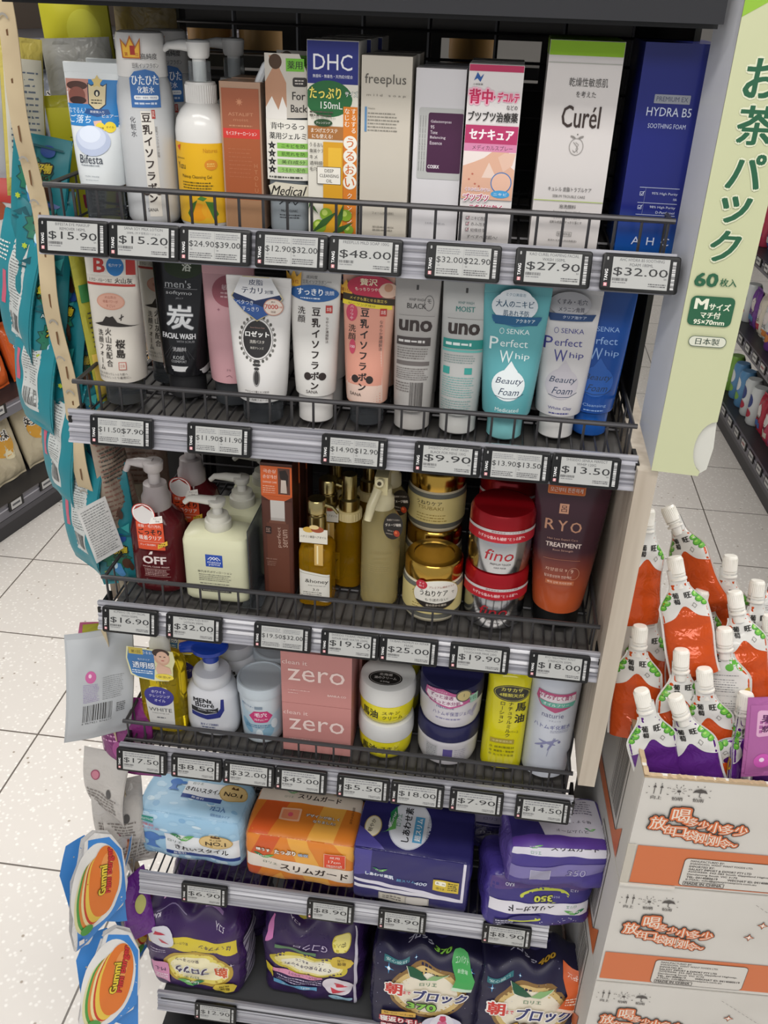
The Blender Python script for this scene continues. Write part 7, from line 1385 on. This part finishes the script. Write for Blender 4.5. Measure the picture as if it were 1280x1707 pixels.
# left aisle
LG = gondola('left-hand', (-1.302, 1.27, 0), radians(77), 3.0, (.10, .44, .80, 1.16, 1.5), 1.9)
rnd = random.Random(11)
SN = [('d8c488', 'c8903c'), ('d8642c', 'e8b43c'), ('cfc4a8', 'b05a2c'), ('b8862c', '6a3c1c'), ('c8bca0', 'd8a03c'), ('a83428', 'e0c050'), ('8a8f98', 'c03c3c')]
names = ['cream', 'orange', 'beige', 'brown', 'ivory', 'red', 'silver']
ords = ['first', 'second', 'third', 'fourth', 'fifth', 'sixth', 'seventh', 'eighth', 'ninth', 'tenth', 'eleventh', 'twelfth']
for li, z in enumerate((.12, .46, .82, 1.18)):
    for i in range(8):
        ci = [4, 1, 3, 6][li] if i % 3 else [4, 1, 5, 6][li]; c1, c2 = SN[ci]; w_ = .17; h_ = [.26, .20, .20, .24][li]; u = .08+i*.185
        p_ = loc_on(LG, u+w_/2, .10, z)
        if not (in_view(p_, 260) or in_view(p_+Vector((0, 0, h_)), 260)): continue
        root = thing('snack_bag', f'{names[ci]} snack bag on the {["lowest", "second", "third", "fourth"][li]} board of the left-hand shelving, {ords[i]} from the near end', 'snack bag', p_, radians(77), 'snack bags across the left aisle')
        root.rotation_euler = (radians(-14), 0, radians(77)); S = Pillow(w_, h_, .055, wr=.003, seed=i+li*3.); S.step = .0; m = MB(); S.mesh(m, c1+'w'); S.step = .012; a = Art(m, S, base=.001)
        a.e(0, h_*520, 50, 44, c2, n=20); a.e(16, h_*380, 24, 20, 'e8dcb8', n=14); a.t(['好味', '好多多', '辣条', '米果'][li], -6, h_*640, 34, '3c4c9c' if li == 1 else '2a2420', w=88, b=.06, o='f0ece4', ow=.1); m.build('film_bag', root)
    for i in range(9):
        p_ = loc_on(LG, .1+i*.16, -.016, z-.02+.002)
        if not in_view(p_): continue
        root = thing('price_tag', f'distant price tag on the {["lowest", "second", "third", "fourth"][li]} board of the left-hand shelving, {ords[i]} along', 'price tag', p_, radians(77), 'price tags across the left aisle')
        m = MB(); m.box(-.036, -.004, -.004, .036, 0, .030, 'black_plastic'); m.box(-.026, -.0045, .0, .024, -.004, .027, 'b8b8b6'); m.box(-.02, -.0048, .010, .018, -.0045, .018, '55565a'); m.build('tag_case', root)
# right aisle
RG = gondola('right-hand', (1.425, 3.55, 0), radians(-87.5), 2.6, (.10, .43, .76, 1.1, 1.45), 1.9)
PK = ['5a8ab4', '7aa84a', 'c8cccc', 'a8283c', 'b03c54', '6a3c8a', 'c4783c', '4a6aa8', 'd0c8b8']
pn = ['blue', 'green', 'white', 'crimson', 'red', 'violet', 'orange', 'navy', 'pale']
for li, z in enumerate((.12, .45, .78, 1.12)):
    for i in range(14):
        ci = (i*3+li*2) % 9; 
        if li == 0: ci = [1, 0, 0, 2, 2, 3, 4, 3, 5, 5, 4, 6, 0, 1][i]
        u = .28+i*.098; p_ = loc_on(RG, u, .07, z)
        if not (in_view(p_, 90) or in_view(p_+Vector((0, 0, .17)), 90)): continue
        kind = li in (0,) and ci in (0, 2, 1)
        nm = 'drink_can' if kind or i % 4 == 0 else 'snack_packet'
        root = thing(nm, f'{pn[ci]} {"can" if nm == "drink_can" else "packet"} on the {["lowest", "second", "third", "fourth"][li]} board of the right-hand shelving, number {i+1} from far end'.replace('number 1 ', 'first ').replace(f'number {i+1}', ords[i] if i < 12 else ('thirteenth' if i == 12 else 'fourteenth')), 'can' if nm == 'drink_can' else 'packet', p_, radians(-87.5), 'goods on the right-hand shelving')
        m = MB()
        if nm == 'drink_can': L = Loft([(0, .03, .03, 2), (.01, .036, .036, 2), (.15, .036, .036, 2), (.165, .029, .029, 2)]); L.step = .01; L.mesh(m, PK[ci]+'s', N=20); a = Art(m, L, base=.0008); a.e(0, 104, 22, 30, 'd8dcdc' if ci != 2 else '2c3c78', n=14); a.e(0, 50, 24, 18, PK[(ci+1) % 9], n=12)
        else: S = Pillow(.085, .17, .04, wr=.002, seed=i); S.step = 0; S.mesh(m, PK[ci]+'w'); S.step = .012; a = Art(m, S, base=.001); a.e(0, 100, 26, 30, 'd8d0cc', n=14); a.r(-30, 30, 30, 54, PK[(ci+4) % 9]); a.dash(-24, 60, 24, 80, 3, '3a3438', i)
        m.build('body', root)
    for i in range(13):
        p_ = loc_on(RG, .3+i*.115, -.016, z-.02)
        if not in_view(p_): continue
        root = thing('price_tag', f'distant price tag on the {["lowest", "second", "third", "fourth"][li]} board of the right-hand shelving, {(ords+["thirteenth"])[i]} from far end', 'price tag', p_, radians(-87.5), 'price tags across the right aisle')
        m = MB(); m.box(-.036, -.004, -.004, .036, 0, .030, 'black_plastic'); m.box(-.026, -.0045, .0, .024, -.004, .027, 'b8b8b6'); m.box(-.02, -.0048, .010, .018, -.0045, .018, '8a4a4a' if i % 4 == 1 else '55565a'); m.build('tag_case', root)
# goods glimpsed through the rack's back, on the other face of the rack
for i in (0, 1, 5):
    root = thing('glass_jar', f'golden jar seen through the wire back of the rack, {["leftmost", "middle", 0, 0, 0, "rightmost"][i]} of three', 'jar', (-.05+i*.072, .50, 1.60), 0, 'golden jars behind the wire back'); m = MB(); m.lathe([(0, .028), (.005, .031), (.10, .031), (.115, .02), (.135, .02), (.137, .0001)], ['a8804as', '98784cs', '8a6a3cs'][i % 3], n=24); m.lathe([(.115, .022), (.137, .022)], '8a8074s', n=20); m.build('jar', root)
root = thing('rear_shelf', 'dark shelf board behind the wire back holding golden jars', 'shelf', (XL, .44, 1.585)); m = MB(); m.box(.03, 0, 0, XR-XL-.02, .13, .0145, '3a3836'); m.build('board', root)
